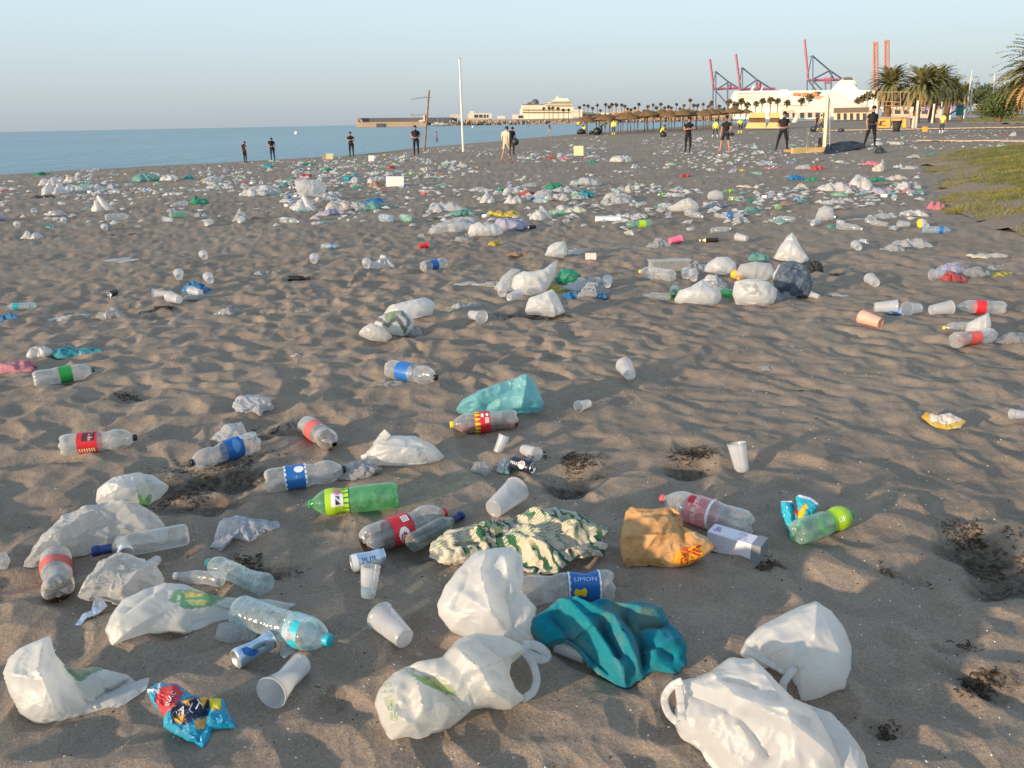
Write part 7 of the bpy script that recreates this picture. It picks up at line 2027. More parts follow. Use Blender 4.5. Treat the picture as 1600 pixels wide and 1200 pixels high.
for q, (ol, lb, mt, kw) in enumerate([
 ([(1207, 410), (1215, 390), (1228, 372), (1238, 363), (1244, 372), (1252, 388), (1264, 404), (1258, 414), (1230, 414)], 'tall cream pointed bag on top of the big heap', WHITE_BAG, dict(thick=.9, lift=.02, crease=.12)),
 ([(1208, 438), (1220, 412), (1240, 408), (1260, 416), (1270, 440), (1264, 462), (1235, 465), (1212, 456)], 'dark bluish see-through bag at the right end of the big heap', DBLUE, dict(thick=.6, crease=.20, excess=.2)),
 ([(1207, 430), (1217, 413), (1229, 414), (1222, 430), (1238, 446), (1224, 452), (1209, 444)], 'cream bag curled at the foot of the dark bluish bag', WHITE_BAG, dict(thick=.8)),
 ([(1144, 460), (1148, 440), (1170, 436), (1200, 440), (1214, 452), (1213, 466), (1200, 475), (1175, 477), (1150, 471)], 'broad white bag with grey print at the front of the big heap', WHITE_PRT, dict(thick=.9, paint=painter(([(1155, 446), (1172, 450), (1166, 462)], (.42, .44, .44), .7), ([(1180, 446), (1190, 466), (1172, 464)], (.42, .44, .44), .7), ([(1192, 452), (1206, 448), (1202, 464)], (.42, .44, .44), .6)))),
 ([(1054, 469), (1060, 455), (1080, 448), (1098, 437), (1110, 448), (1125, 455), (1128, 465), (1115, 475), (1090, 476), (1062, 475)], 'long white bag at the front left of the big heap', WHITE_BAG, dict(thick=.9)),
 ([(1097, 427), (1105, 412), (1120, 402), (1138, 402), (1150, 412), (1150, 424), (1130, 430), (1110, 430)], 'white bag with looped handles at the back of the big heap', WHITE_BAG, dict(thick=.9)),
 ([(1148, 432), (1156, 414), (1180, 409), (1205, 412), (1212, 428), (1200, 438), (1170, 439)], 'clear bag holding cups in the middle of the big heap', MIDC, dict(thick=.9)),
 ([(799, 448), (803, 432), (815, 425), (835, 425), (855, 420), (871, 407), (868, 425), (861, 440), (850, 457), (828, 462), (808, 458)], 'large white bag with a pointed ear in the centre heap', WHITE_BAG, dict(thick=.8)),
 ([(820, 486), (826, 466), (845, 460), (864, 452), (875, 470), (883, 488), (868, 494), (845, 493)], 'white bag standing on the sand in front of the centre heap', WHITE_BAG, dict(thick=.9)),
 ([(866, 436), (876, 421), (894, 420), (908, 430), (904, 444), (880, 444)], 'green see-through bag behind the centre heap', GREENF, dict(thick=.9)),
 ([(772, 450), (785, 432), (800, 420), (813, 421), (806, 442), (800, 456), (782, 456)], 'clear bag at the left of the centre heap', MIDC, dict(thick=.8)),
 ([(731, 364), (735, 352), (748, 347), (758, 355), (774, 349), (787, 358), (785, 367), (760, 369), (740, 369)], 'white bag in two humps below the yellow bag', WHITE_BAG, dict(thick=.9)),
 ([(600, 490), (610, 477), (640, 470), (665, 465), (680, 474), (676, 488), (652, 498), (628, 502)], 'white bag leaning on the printed crumpled bag', WHITE_BAG, dict(thick=.8)),
 ([(582, 510), (592, 495), (610, 487), (630, 485), (647, 500), (646, 516), (626, 526), (608, 520)], 'dark and green printed bag in the small heap left of centre', WHITE_PRT, dict(thick=.8, crease=.12, paint=painter(([(600, 490), (625, 488), (618, 508), (604, 506)], (.30, .42, .16), .8), (('line', [(590, 500), (606, 512), (620, 500), (630, 515)], 3.2), (.06, .08, .06), .85), (('line', [(628, 490), (640, 506), (632, 520)], 2.4), (.08, .10, .08), .8)))),
 ([(560, 521), (568, 511), (580, 505), (600, 512), (613, 526), (605, 531), (580, 529)], 'cream bag at the front of the small heap left of centre', CREAM_PRT, dict(thick=.8)),
 ([(851, 399), (857, 385), (870, 378), (882, 377), (886, 388), (883, 399), (865, 402)], 'cream bag with a looped top above the centre heap', WHITE_BAG, dict(thick=.9)),
 ([(1507, 522), (1511, 505), (1530, 496), (1545, 489), (1549, 505), (1547, 520), (1525, 525)], 'white bag with a peak among bottles at the right edge', WHITE_BAG, dict(thick=.9)),
 ([(460, 284), (475, 281), (500, 282), (511, 289), (506, 301), (495, 307), (475, 307), (464, 299)], 'big bulging see-through bag at left of centre', MIDC, dict(thick=1.0)),
 ([(1274, 340), (1279, 326), (1290, 321), (1301, 326), (1304, 340), (1292, 345), (1280, 344)], 'round inflated clear bag with a can beside it', MIDC, dict(thick=1.0, crease=.04)),
 ([(1105, 306), (1108, 300), (1118, 297), (1129, 300), (1131, 309), (1120, 313), (1108, 312)], 'big inflated clear bag above the cream printed bag, right of centre', MIDC, dict(thick=1.0, crease=.04)),
 ([(1042, 326), (1052, 320), (1066, 312), (1078, 309), (1090, 318), (1092, 326), (1078, 330), (1055, 331)], 'crumpled cream bag with green print right of centre', CREAM_PRT, dict(thick=.8))]):
    crumple('plastic_bag', ol, lb, 'bag', mt, seed=700 + q, n=30, lean=.8, **kw)
# --- heap right of centre
for a_ in [


 (1085, 428, 46, 'clear', 'clear wrapping beside the see-through tray in the big heap', 5, 1.1),
 (1115, 452, 46, 'white', 'crumpled white bag deep in the big heap', 5, 1.2), (1125, 460, 40, 'pale', 'pale film between the two front white bags', 1, 1.2), (1187, 408, 30, 'sea green', 'pale green bag behind the big heap, left of the pointed bag', 6, 1.0), (1210, 470, 60, 'pale', 'bluish film low at the right front of the big heap', 5, .9),
 (1270, 425, 34, 'black', 'dark crumpled wrapper at the far right of the big heap', 6, 1.2), (1310, 462, 36, 'pale', 'clear film lying right of the big heap', 7, .9), (1318, 446, 30, 'pale', 'flat clear scrap above the film right of the big heap', 7, .7),
 # heap at centre

 (735, 446, 62, 'white', 'flat white and brown wrapper at the far left of the centre heap', 7, .5), (868, 455, 34, 'yellow', 'yellow packet in the middle of the centre heap', 1, 1.0), (893, 466, 34, 'blue', 'blue packet at the front of the centre heap', 1, 1.0), (928, 462, 50, 'pale', 'blue and white bag at the right of the centre heap', 5, 1.0), (932, 466, 40, 'blue', 'blue packet at the right end of the centre heap', 1, .8), (908, 452, 44, 'white', 'white crumpled wrapper between the blue packets', 5, 1.0),
 (770, 448, 30, 'clear', 'crushed clear bottle bag beside the white and brown wrapper', 0, .9),
 # printed heap left of centre

 (640, 522, 40, 'pale', 'pale bag at the right of the small heap left of centre', 6, .9), (712, 478, 0, 'white', '', 0, 1)][:-1]:
    bagput(a_[0], a_[1], a_[2], a_[3], a_[4], a_[5], a_[6])
o_prev = None
for a_ in [
 (726, 482, 44, 'grey', 'dull grey wrapper right of the small heap', 4, 1), (462, 554, 14, 'white', 'tiny white scrap on the open sand above the white labelled bottle', 5, 1), (475, 488, 26, 'clear', 'clear scrap left of the small heap', 4, 1), (410, 430, 30, 'pale', 'pale torn bag left of the black bottle', 4, 1.2),
 (597, 418, 36, 'white', 'white crumpled paper right of a brown stained cup', 5, 1.4), (612, 604, 60, 'clear', 'clear film under the blue labelled bottle with black cap on the open sand', 1, .6), (812, 398, 40, 'brown', 'brown stained film left of the cream bag', 4, .7),
 (890, 398, 50, 'white', 'white crumpled film right of the cream bag', 4, .8), (925, 413, 34, 'pink', 'flat pink packet above the green see-through bag', 7, .6), (878, 374, 24, 'brown', 'torn brown wrapper with a stick above the cream bag', 4, 1), (772, 384, 20, 'yellow', 'small bright yellow packet alone above centre', 6, 1), (723, 378, 34, 'clear', 'clear crumpled bag left of the yellow packet', 0, 1),
 (985, 368, 26, 'cream', 'tan crumpled wrapper below the pale green bottle', 5, 1.2), (1030, 386, 34, 'clear', 'clear crushed tray left of the pink cup', 5, 1), (1335, 522, 76, 'sea green', 'flat pale green plastic sheet below the red printed cup', 7, .25), (1240, 543, 20, 'pale', 'pale scrap on the open sand right of centre', 5, .7), (1200, 573, 24, 'pale', 'pale blue scrap on the sand, lower than the other one', 5, .7),
 (1552, 535, 44, 'pale', 'pale crumpled film at the right of the peaked bag', 4, 1), (1590, 535, 50, 'clear', 'cloudy bag cut by the right edge among bottles', 0, 1.1), (1492, 440, 46, 'red', 'red and orange packet in the small heap at right', 1, 1), (1492, 430, 56, 'lilac', 'blue lilac bag behind the red packet at right', 0, .9), (1525, 432, 40, 'clear', 'clear bag right of the red packet', 0, 1),
 (1568, 430, 42, 'yellow', 'yellow and red wrapper right of the small heap', 4, .8), (1557, 422, 36, 'pale', 'clear wrap behind the yellow and red wrapper', 4, 1), (1552, 402, 52, 'cream', 'long cream wrapper lying near the lawn', 4, .5), (1592, 408, 24, 'pink', 'dull pink strip near the right edge', 7, .5), (1400, 394, 42, 'pale', 'crushed clear bags, left one of two above the can', 0, .9), (1428, 388, 60, 'pale', 'large crushed clear bag, right one of two near the lawn', 1, .8),
 (1345, 344, 46, 'clear', 'thin clear film flat on the sand right of the round clear bag', 7, .8), (1464, 327, 26, 'pink', 'pinkish inflated bag near the lawn edge', 2, 1.3), (1155, 349, 28, 'pale', 'pale crumpled bag above the black labelled bottle', 5, 1.3),
 (170, 410, 84, 'pale', 'long flat pale film on the open sand at left', 7, .25), (10, 500, 36, 'blue', 'blue bag cut by the left edge', 1, 1), (98, 500, 62, 'white', 'white flat wrapper below the blue capped water bottle', 7, .6), (172, 496, 36, 'clear', 'clear crushed carton right of the white flat wrapper', 5, 1.1), (352, 492, 36, 'pale', 'pale crumpled bag above the dark streak', 5, .9), (60, 556, 34, 'white', 'white bag with dark blue letters at the left', 6, 1.4),
 (18, 580, 66, 'pink', 'pinkish white bag cut by the left edge', 0, .8), (110, 557, 84, 'teal', 'long crumpled teal bag at the left', 4, 1.0), (85, 516, 26, 'pale', 'scrap of pale film above the teal bag', 7, .5), (306, 456, 44, 'blue', 'bright blue bag under two frosted cups', 1, 1.2), (304, 466, 46, 'pale', 'pale wrap in front of the bright blue bag', 4, .8), (10, 568, 26, 'pale', 'crumpled clear film behind the pinkish white bag', 5, 1),
 (715, 362, 90, 'pale', 'long heap of clear bags left of the two humped white bag', 0, .8), (660, 370, 20, 'clear', 'clear scrap above the red cup', 5, 1), (795, 358, 60, 'lilac', 'blue and white bag under the yellow bag', 0, 1.1), (790, 338, 50, 'yellow', 'yellow film on the small heap', 4, 1.2), (745, 368, 0, 'white', '', 0, 1)][:-1]:
    bagput(a_[0], a_[1], a_[2], a_[3], a_[4], a_[5], a_[6])
decal_par = None
# --- bottles there
BK = ('clear', PET), ('clear', PET)
LM = dict(red=RED, blue=BLUE, green=GREEN, yellow=YELLOW, white=WHITE)
def midbottle(a, b, label, wall=PET, band=None, cap=None, prof=PROF_WAIST, dent=None, liquid=None):
    k_ = (.09, .178) if prof is PROF_WAIST else ((.15, .22) if prof is PROF_SODA else (.2, .25))
    bottle(a, b, label, prof, wall, cap, (k_[0], k_[1], band) if band else None, liquid, RG.uniform(0, 6), dent, n=16, petals=5 if prof is not PROF_GLASS else 0, sink=.012)
for a_ in [
 ((606, 574), (682, 588), 'clear bottle with blue label and black cap on the open sand left of centre', PET, BLUE, BLACK, PROF_WAIST), ((660, 420), (700, 412), 'clear bottle with blue label left of the centre heap', PET, BLUE, None, PROF_WAIST), ((505, 383), (525, 384), 'light blue bottle alone on the sand above the black bottle', PET_T, BLUE, None, PROF_WATER),
 ((450, 435), (484, 433), 'black glass bottle alone on the sand', plain((.012, .012, .012), .15, .5, .1, 8), None, BLACK, PROF_GLASS), ((50, 590), (147, 576), 'clear bottle with green label and dark green cap at the left', PET, GREEN, DKGREEN, PROF_SODA), ((52, 474), (14, 476), 'small bottle with teal band at the left edge', PET_T, TEAL, TEAL, PROF_WATER),
 ((1055, 432), (998, 424), 'clear bottle with yellow cap at the left end of the big heap', PET, None, YELLOW, PROF_SODA), ((1048, 464), (1004, 460), 'clear bottle lying left of the green one by the big heap', GLASS, None, None, PROF_GLASS), ((1160, 460), (1122, 452), 'green bottle between the front white bags of the big heap', PET_G, None, None, PROF_SODA), ((1056, 445), (1050, 478), 'dark green bottle standing out left of the long white bag', bottle_mat((.02, .35, .16), .15), None, None, PROF_GLASS),
 ((1122, 374), (1093, 374), 'small dark bottle with pale label above the big heap', plain((.03, .018, .012), .15, .5, .1, 8), CREAM, CREAM, PROF_GLASS), ((1018, 349), (978, 350), 'pale green bottle with lime label above the tan wrapper', PET_LG, LIME, None, PROF_WAIST), ((1490, 487), (1496, 489), '', PET, None, None, PROF_SLIM),
 ((1572, 480), (1496, 476), 'cola bottle with red label near the right edge, above the cups', PET, RED, None, PROF_SODA), ((1530, 512), (1474, 511), 'cola bottle with yellow cap and dark dregs by the peaked white bag', PET_D, None, YELLOW, PROF_SODA, None, (COLA, .45)), ((1490, 536), (1556, 526), 'crushed clear bottle with faded red label in front of the peaked white bag', PET, RED2, None, PROF_WAIST, (21, .2, .25)),
 ((1440, 360), (1486, 358), 'clear bottle with blue label near the lawn, behind a yellow cup', PET_B, BLUE, None, PROF_WATER), ((1388, 346), (1396, 352), '', PET, None, None, PROF_SLIM), ((620, 340), (650, 346), 'pale green bottle with bluish bottle beside it, above the red cup', PET_LG, None, None, PROF_SODA), ((616, 343), (588, 340), 'bluish clear bottle left of the pale green one', PET_B, None, None, PROF_SODA),
 ((163, 340), (202, 337), 'large clear bottle alone on the far left sand', PET, None, WHITE, PROF_SODA), ((265, 336), (294, 334), 'pale green bottle on the far left sand', PET_LG, None, None, PROF_SODA), ((1075, 415), (1110, 418), 'clear bottle lying behind the white bag with looped handles', PET_B, None, None, PROF_WATER), ((950, 330), (985, 322), '', PET, None, None, PROF_SODA)]:
    if a_[2]: midbottle(*a_)
# --- cups there
CG = 'throwaway cups scattered up the beach'
for a_ in [((280, 436), (279, 424), 'cup seen end on above the bright blue bag'), ((330, 441), (324, 433), 'white cup standing beside the bright blue bag'), ((262, 462), (240, 460), 'left one of two frosted cups pushed together on the sand'), ((284, 472), (262, 464), 'right one of two frosted cups pushed together on the sand'), ((314, 458), (298, 455), 'frosted cup on the bright blue bag'), ((491, 412), (491, 402), 'clear round cup seen end on above the black bottle'),
 ((573, 422), (573, 405), 'brown stained cup left of the white crumpled paper'), ((735, 495), (754, 500), 'frosted cup right of the dull grey wrapper'), ((985, 586), (975, 574), 'split clear cup standing on the open sand right of centre'), ((795, 466), (812, 462), 'clear cup in front of the centre heap'), ((784, 464), (786, 452), 'clear round lid at the left front of the centre heap'), ((948, 452), (950, 432), 'stack of clear cups at the right end of the centre heap'), ((938, 440), (922, 444), 'fallen clear cup at the right end of the centre heap'),
 ((1280, 462), (1266, 458), 'large cup seen end on at the right front of the big heap'), ((1168, 374), (1150, 372), 'frosted cup above the big heap'), ((1374, 446), (1354, 434), 'frosted cup alone right of the big heap'), ((1366, 482), (1400, 486), 'left frosted cup in the row of cups at right'), ((1444, 482), (1408, 488), 'middle frosted cup in the row of cups at right'), ((1452, 488), (1486, 484), 'right frosted cup in the row of cups at right, mouth to the right'), ((1478, 432), (1456, 432), 'round cup seen end on left of the red packet'),
 ((1070, 440), (1074, 418), 'clear cup standing in the left part of the big heap'), ((1085, 445), (1082, 425), 'second clear cup standing in the left part of the big heap'), ((1346, 390), (1332, 386), 'white cup beside a can near the small heap at right'), ((1420, 352), (1405, 352), 'tan cup at the left of a short row by the lawn'), ((1452, 356), (1438, 350), 'clear cup in a short row by the lawn'), ((1266, 350), (1280, 347), 'clear cup in front of the round clear bag'), ((1398, 316), (1397, 304), 'clear cup with yellowish bottom standing on far sand'),
 ((28, 354), (26, 350), 'round white cup end on, far left sand'), ((102, 348), (98, 344), 'pale cup far left above the white bag'), ((165, 358), (163, 355), 'round white lid far left'), ((370, 348), (382, 344), 'pale cup on the sand above the flat white film'), ((320, 350), (330, 347), 'white cup left of the pale cup far left'), ((322, 404), (316, 398), 'clear crushed cup left of the pale torn bag'), ((270, 344), (255, 344), 'white cup below the pale green bottle far left')]:
    cup(a_[0], a_[1], a_[2], group=CG, dentv=RG.choice((0, 0, .15)), seed=RG.randrange(3))
cup((1045, 378), (1064, 376), 'pink cup lying above the big heap', group=CG, mat=PINK)
cup((655, 386), (668, 382), 'red cup lying on the open sand above centre', group=CG, mat=RED)
cup((1384, 508), (1338, 502), 'red printed cup lying left of the cup row at right', group=CG, mat=plain((.72, .36, .28), .4))
cup((1436, 356), (1440, 346), 'yellow cup in a short row by the lawn', group=CG, mat=YELLOW)
cup((1160, 436), (1148, 430), 'orange yellow cup in the middle of the big heap', group=CG, mat=plain((.75, .40, .03), .5))
can((1408, 487), (1392, 486), 'blue can between cups in the row at right', LBLUE)
can((1356, 378), (1344, 376), 'shiny can above the white cup at right', ALU)
can((182, 457), (170, 459), 'dark can lying on the sand below the two pushed together cups', BLACK)
can((836, 354), (826, 356), 'black can right of the blue and white bag', BLACK)
can((1300, 338), (1310, 332), 'green can beside the round clear bag', DKGREEN)
# see-through tray
A_ = gp(1045, 424)
tr = thing('plastic_tray', 'ribbed see-through tray standing behind the yellow capped bottle in the big heap', 'tray', tuple(A_), .1)
m = MB(); L_ = 62 / ppm(1045, 424)
for q in range(12): m.box((-L_ / 2 + L_ * (q + .5) / 12, 0, .065), (L_ / 13, .10, .11))
m.build('tray_wall', FB['clear'], tr)['kind'] = 'stuff'
MB().box((0, 0, .125), (L_ * 1.04, .12, .012)).build('rim', FB['pale'], tr)
# flat white panels standing in the litter
for px_, py_, w_, h_, lb, c_ in ((904, 243, 15, 15, 'square pale board standing upright in the far litter', CREAM), (923, 408, 17, 12, 'small pinkish white card standing by the cream bag', plain((.72, .58, .55), .6)), (580, 252, 9, 9, 'white carton at the waterline left of the officer', WHITE), (515, 249, 11, 9, 'white tub at the waterline, right one of a pair', CREAM), (508, 249, 8, 7, 'tan tub at the waterline, left one of a pair', plain((.45, .30, .22), .7)), (950, 346, 40, 6, 'long white card tray right of the yellow bag', WHITE), (617, 292, 28, 16, 'white ribbed basket on the far sand', WHITE), (1445, 206, 8, 8, 'small orange carton near the yellow shirted cleaner', ORANGE)):
    Dd = gbase(px_, py_)[1]; m = MB(); prism(m, rect(px_ - w_ / 2, py_ - h_, px_ + w_ / 2, py_), Dd, .05 if h_ > 10 and w_ < 20 else .25)
    place(m, 'carton', c_, lb, 'carton')
# --- named colours in the far band
for a_ in [(63, 274, 20, 'green', 'green bag lying at the waterline, far left'), (90, 285, 20, 'white', 'white bag, left of the far left heap', 3), (112, 284, 26, 'cream', 'cream bag on the far left heap', 2), (75, 290, 34, 'white', 'pale bag at the left end of the far left heap'), (80, 303, 40, 'white', 'white bag at the front of the far left heap'), (100, 299, 30, 'white', 'white bag in the middle of the far left heap', 2), (118, 300, 30, 'white', 'white bag at the right front of the far left heap', 6), (62, 310, 34, 'black', 'black bag in front of the far left heap', 4), (136, 292, 30, 'sea green', 'pale green bag right of the far left heap', 1), (160, 288, 18, 'lilac', 'lilac bag right of the pale green one, far left'), (190, 293, 22, 'yellow', 'yellow packet on the far left sand'),
 (240, 276, 30, 'white', 'white bag in the far heap below the leftmost figure'), (264, 282, 28, 'white', 'second white bag in the far heap below the leftmost figure'), (224, 284, 40, 'sea green', 'grey green bag beside the far heap'), (293, 279, 15, 'teal', 'teal bag right of the far heap', 2), (325, 283, 24, 'yellow', 'yellow bag on the far sand under the leftmost figure'), (418, 262, 24, 'teal', 'teal bag at the waterline below the second figure', 1), (158, 330, 32, 'white', 'white bag alone above the large clear bottle', 3), (83, 335, 24, 'white', 'white torn bag left of the white bag alone', 3), (136, 327, 18, 'sea green', 'clear green ring of film, far left'), (48, 373, 30, 'white', 'white dome shaped bag, lowest at far left', 2), (78, 357, 20, 'sea green', 'pale green scrap, far left'), (310, 319, 30, 'green', 'bright green bag standing out on the sand at left', 2), (400, 306, 64, 'white', 'row of white and blue bags at left', 1), (415, 306, 30, 'pale', 'clear bag on the row of bags at left', 6), (375, 345, 24, 'pale', 'pale peaked bag below the row of bags', 3), (398, 342, 18, 'brown', 'orange brown packet right of the pale peaked bag', 1),
 (497, 300, 24, 'sea green', 'green bottles bag inside the bulging see-through bag', 2, 1.5), (477, 278, 20, 'red', 'red packet behind the bulging see-through bag'), (455, 282, 18, 'green', 'green bag left of the red packet'), (510, 268, 18, 'green', 'green bag behind the blue grey bag'), (548, 282, 26, 'teal', 'blue grey bag left of the bright green bags', 3), (570, 288, 18, 'green', 'bright green bag, upper of two'), (558, 295, 20, 'green', 'bright green bag, lower of two', 1), (585, 318, 34, 'blue', 'strong blue bag in the heap left of the white basket', 3), (530, 328, 44, 'cream', 'cream bag left of the strong blue bag', 3), (517, 336, 40, 'lilac', 'lilac grey bag in front of the cream bag', 5), (475, 330, 40, 'white', 'white peaked bag below the bulging see-through bag', 3, .8), (448, 316, 22, 'white', 'small pale bag left of the white peaked bag', 0), (582, 328, 44, 'sea green', 'pale green film in front of the strong blue bag', 5), (560, 326, 40, 'pale', 'bluish film between cream bag and blue bag', 0), (600, 300, 20, 'red', 'red dark packet under the white basket'), (610, 263, 14, 'red', 'red strip at the waterline'), (480, 258, 24, 'green', 'green bag at the waterline left of the tubs', 4),
 (695, 330, 60, 'pale', 'clear and teal bags in a row right of centre left', 1), (725, 336, 36, 'sea green', 'sea green bag at the right end of the clear row', 5), (803, 318, 28, 'white', 'round white bag in front of the heap at centre', 2, 1.2), (762, 317, 24, 'white', 'white peaked bag left of the round white bag', 3), (800, 302, 30, 'white', 'tall pale bag on the heap at centre', 3), (783, 300, 18, 'green', 'green packet on the left of the heap at centre', 2), (823, 305, 26, 'red', 'red packet on the heap at centre', 5), (866, 296, 30, 'green', 'green bag on the right of the heap at centre', 6), (880, 300, 36, 'pale', 'bluish clear bag right of the green bag', 1), (920, 290, 46, 'pale', 'pair of clear bags behind, right of centre', 0), (907, 311, 30, 'pale', 'clear bag right of the round white bag', 1), (970, 318, 50, 'pale', 'clear bluish bag with red scrap, right of centre', 0), (845, 344, 38, 'white', 'white bag with a peak right of the yellow film', 3, .8), (868, 331, 24, 'clear', 'clear bag right of the white peaked bag', 1), (897, 332, 36, 'green printed white', 'white bag with green print right of the clear bag', 1), (882, 249, 18, 'pink', 'pink packet below the square pale board', 1), (928, 255, 18, 'green', 'green packet right of the pink one', 1), (972, 254, 34, 'white', 'tall heap of white wrapping on the far sand', 3), (990, 342, 48, 'white', 'white sheet bag right of the long card tray', 4, 1.2),
 (1118, 324, 34, 'pale', 'clear wrapping in front of the inflated clear bag', 5), (1176, 316, 18, 'green', 'small green bag right of the inflated clear bag', 2), (1168, 293, 28, 'cream', 'flat cream bag above the small green bag', 7, 1.5), (1071, 277, 18, 'red', 'red packet below the man with folded arms', 3), (1112, 267, 12, 'cream', 'small cream bag below the man in shorts', 2), (1157, 268, 18, 'yellow', 'yellow packet below the lounger stack', 1), (1210, 263, 24, 'pink', 'pinkish strips below the officer with the stick', 4), (1245, 281, 26, 'blue', 'deep blue bag in the right litter band', 1, 1.3), (1268, 283, 22, 'green', 'green bag right of the deep blue bag', 1, 1.2), (1277, 266, 22, 'red', 'crimson bag above the deep blue bag', 1, 1.6), (1258, 264, 26, 'pale', 'pale bag left of the crimson bag', 3), (1305, 299, 50, 'white', 'long white bag in the right litter band', 1, 1.2), (1322, 296, 34, 'pink', 'pinkish bag on the right end of the long white bag', 0), (1376, 283, 26, 'green', 'green bag near the lawn corner', 1), (1400, 281, 32, 'cream', 'cream bag right of the green bag near the lawn', 1), (1376, 268, 24, 'cream', 'cream peaked bag near the lawn corner', 3), (1365, 258, 26, 'pink', 'pale pink bag behind the cream peaked bag', 0), (1405, 262, 14, 'white', 'small white tub bag near the lawn corner', 2), (1425, 265, 24, 'pale', 'clear bag at the lawn corner', 0), (1420, 301, 18, 'pink', 'salmon coloured bag at the lawn edge', 2), (1438, 304, 26, 'sea green', 'green and clear bag at the lawn edge', 5), (1377, 303, 34, 'lilac', 'lilac clear bags in the right litter band', 0), (1460, 243, 36, 'teal', 'teal film behind the lawn', 7, 1.2), (1430, 246, 26, 'cream', 'cream wrapper behind the lawn corner', 4), (1430, 337, 40, 'white', 'white bags and cups in a row left of the pinkish inflated bag', 1), (1390, 336, 26, 'white', 'thin white wrapper left of the white row', 4)]:
    bagput(*(list(a_[:5]) + [a_[5] if len(a_) > 5 else None, a_[6] if len(a_) > 6 else 1.0]))
# --- countless rest of the band: singles with shared meshes
def low_bottle(col, lab, cap):
    pr = [(.0, 0), (.045, 0), (.053, .02), (.053, .09), (.0545, .0905), (.0545, .17), (.053, .171), (.046, .2), (.053, .25), (.03, .31), (.015, .33), (.015, .335), (.018, .336), (.018, .352), (0, .352)]
    mi = [0, 0, 0, 1 if lab else 0, 1 if lab else 0, 1 if lab else 0, 0, 0, 0, 0, 0, 2, 2, 2]
    n_ = 9; V = [(r_ * math.cos(2 * pi * q / n_), r_ * math.sin(2 * pi * q / n_), z) for r_, z in pr for q in range(n_)]
    F = [(i * n_ + q, i * n_ + (q + 1) % n_, (i + 1) * n_ + (q + 1) % n_, (i + 1) * n_ + q) for i in range(len(pr) - 1) for q in range(n_)]
    V = [(y, z - .17, x + .05) for x, y, z in V]
    return py_mesh('plastic_bottle', V, F, [col, lab or col, cap], True, [m_ for m_ in mi for q in range(n_)])
LB = [('clear', low_bottle(PET, None, WHITE)), ('red labelled', low_bottle(PET, RED2, WHITE)), ('blue labelled', low_bottle(PET, BLUE, BLUE)), ('green', low_bottle(PET_LG, LIME, GREEN)), ('pale blue', low_bottle(PET_T, None, TEAL)), ('pale green', low_bottle(PET_LG, None, GREEN))]
LCUP = [('white', quad_mesh), None]
def low_cup(mat):
    n_ = 10; pr = [(0, 0), (.03, 0), (.042, .13), (.040, .13), (.028, .01)]
    V = [(r_ * math.cos(2 * pi * q / n_), r_ * math.sin(2 * pi * q / n_), z) for r_, z in pr for q in range(n_)]
    F = [(i * n_ + q, i * n_ + (q + 1) % n_, (i + 1) * n_ + (q + 1) % n_, (i + 1) * n_ + q) for i in range(4) for q in range(n_)]
    return py_mesh('plastic_cup', [(x, z - .065, y + .04) for x, y, z in V], F, [mat], True)
LC_ = [('frosted', low_cup(cup_mat())), ('white', low_cup(WHITE)), ('red', low_cup(RED2))]
PROTO += [proto_bag(201 + q, 1.0, RG.uniform(.5, .9), RG.uniform(.25, .42), .24, 13, peak=0) for q in range(9)]
ZX = [(120, 'at far left'), (300, 'below the leftmost figure'), (480, 'below the second figure'), (620, 'left of the leaning pole'), (760, 'around the white mast'), (900, 'around the beige shirted man'), (1030, 'below the standing cleaner'), (1180, 'around the man in black shorts'), (1320, 'around the timber beam'), (1700, 'before the lawn')]
def zone(px, py):
    zx = next(l_ for m_, l_ in ZX if px <= m_)
    zy = 'in farthest litter' if py < 246 else ('in far litter' if py < 275 else ('in middle litter' if py < 310 else 'in near litter'))
    return f'{zy} {zx}'
_zn = {}
def wlabel(adj, noun, px, py):
    z_ = zone(px, py)
    return f'{adj} {noun} {z_}', f'{noun}s strewn over the far beach'
def shore_y(px):
    return float(np.interp(px, [0, 210, 400, 550, 700, 800, 900, 1000, 1150, 1600], [274, 259, 252, 246, 229, 218, 212, 210, 206, 203]))
_gx, _gy = np.meshgrid(np.arange(-30, 1642, 4.0), np.arange(204, 366, 1.0), indexing='ij')
_dg = []
def _dens():
    px, py = _gx, _gy
    y0 = np.interp(px, [0, 210, 400, 550, 700, 800, 900, 1000, 1150, 1600], [274, 259, 252, 246, 229, 218, 212, 210, 206, 203])
    t_ = py - y0
    d_ = np.exp(-((t_ - 22) / 26) ** 2) + .5 * np.exp(-((py - 300) / 16) ** 2) * np.where(px > 430, 1, .25) + .16 * np.exp(-((py - 335) / 25) ** 2)
    d_ = d_ * np.where(px < 420, .40 + .3 * ((py > 262) & (py < 305)), 1) * np.where((px > 1180) & (py < 246), .45, 1) * np.where((px > 1440) & (py > 232), 0, 1) * np.where((px > 1250) & (py < 214) & (px < 1400), .4, 1)
    return np.where(py < y0, 0, d_ * np.clip((fbm(px / 70.0, py / 13.0, 8, 3) - .30) * 3.2, 0, None))
DENS = _dens()
def dens(px, py): return DENS[min(int((px + 30) / 4), DENS.shape[0] - 1), min(max(int(py - 204), 0), DENS.shape[1] - 1)]
def scatter(n_, fn):
    k_ = 0; tries = 0
    while k_ < n_ and tries < n_ * 400:
        tries += 1
        px, py = RG.uniform(-30, 1640), 204 + 160 * RG.random() ** 1.5
        if RG.random() < dens(px, py) * .9:
            fn(px, py); k_ += 1
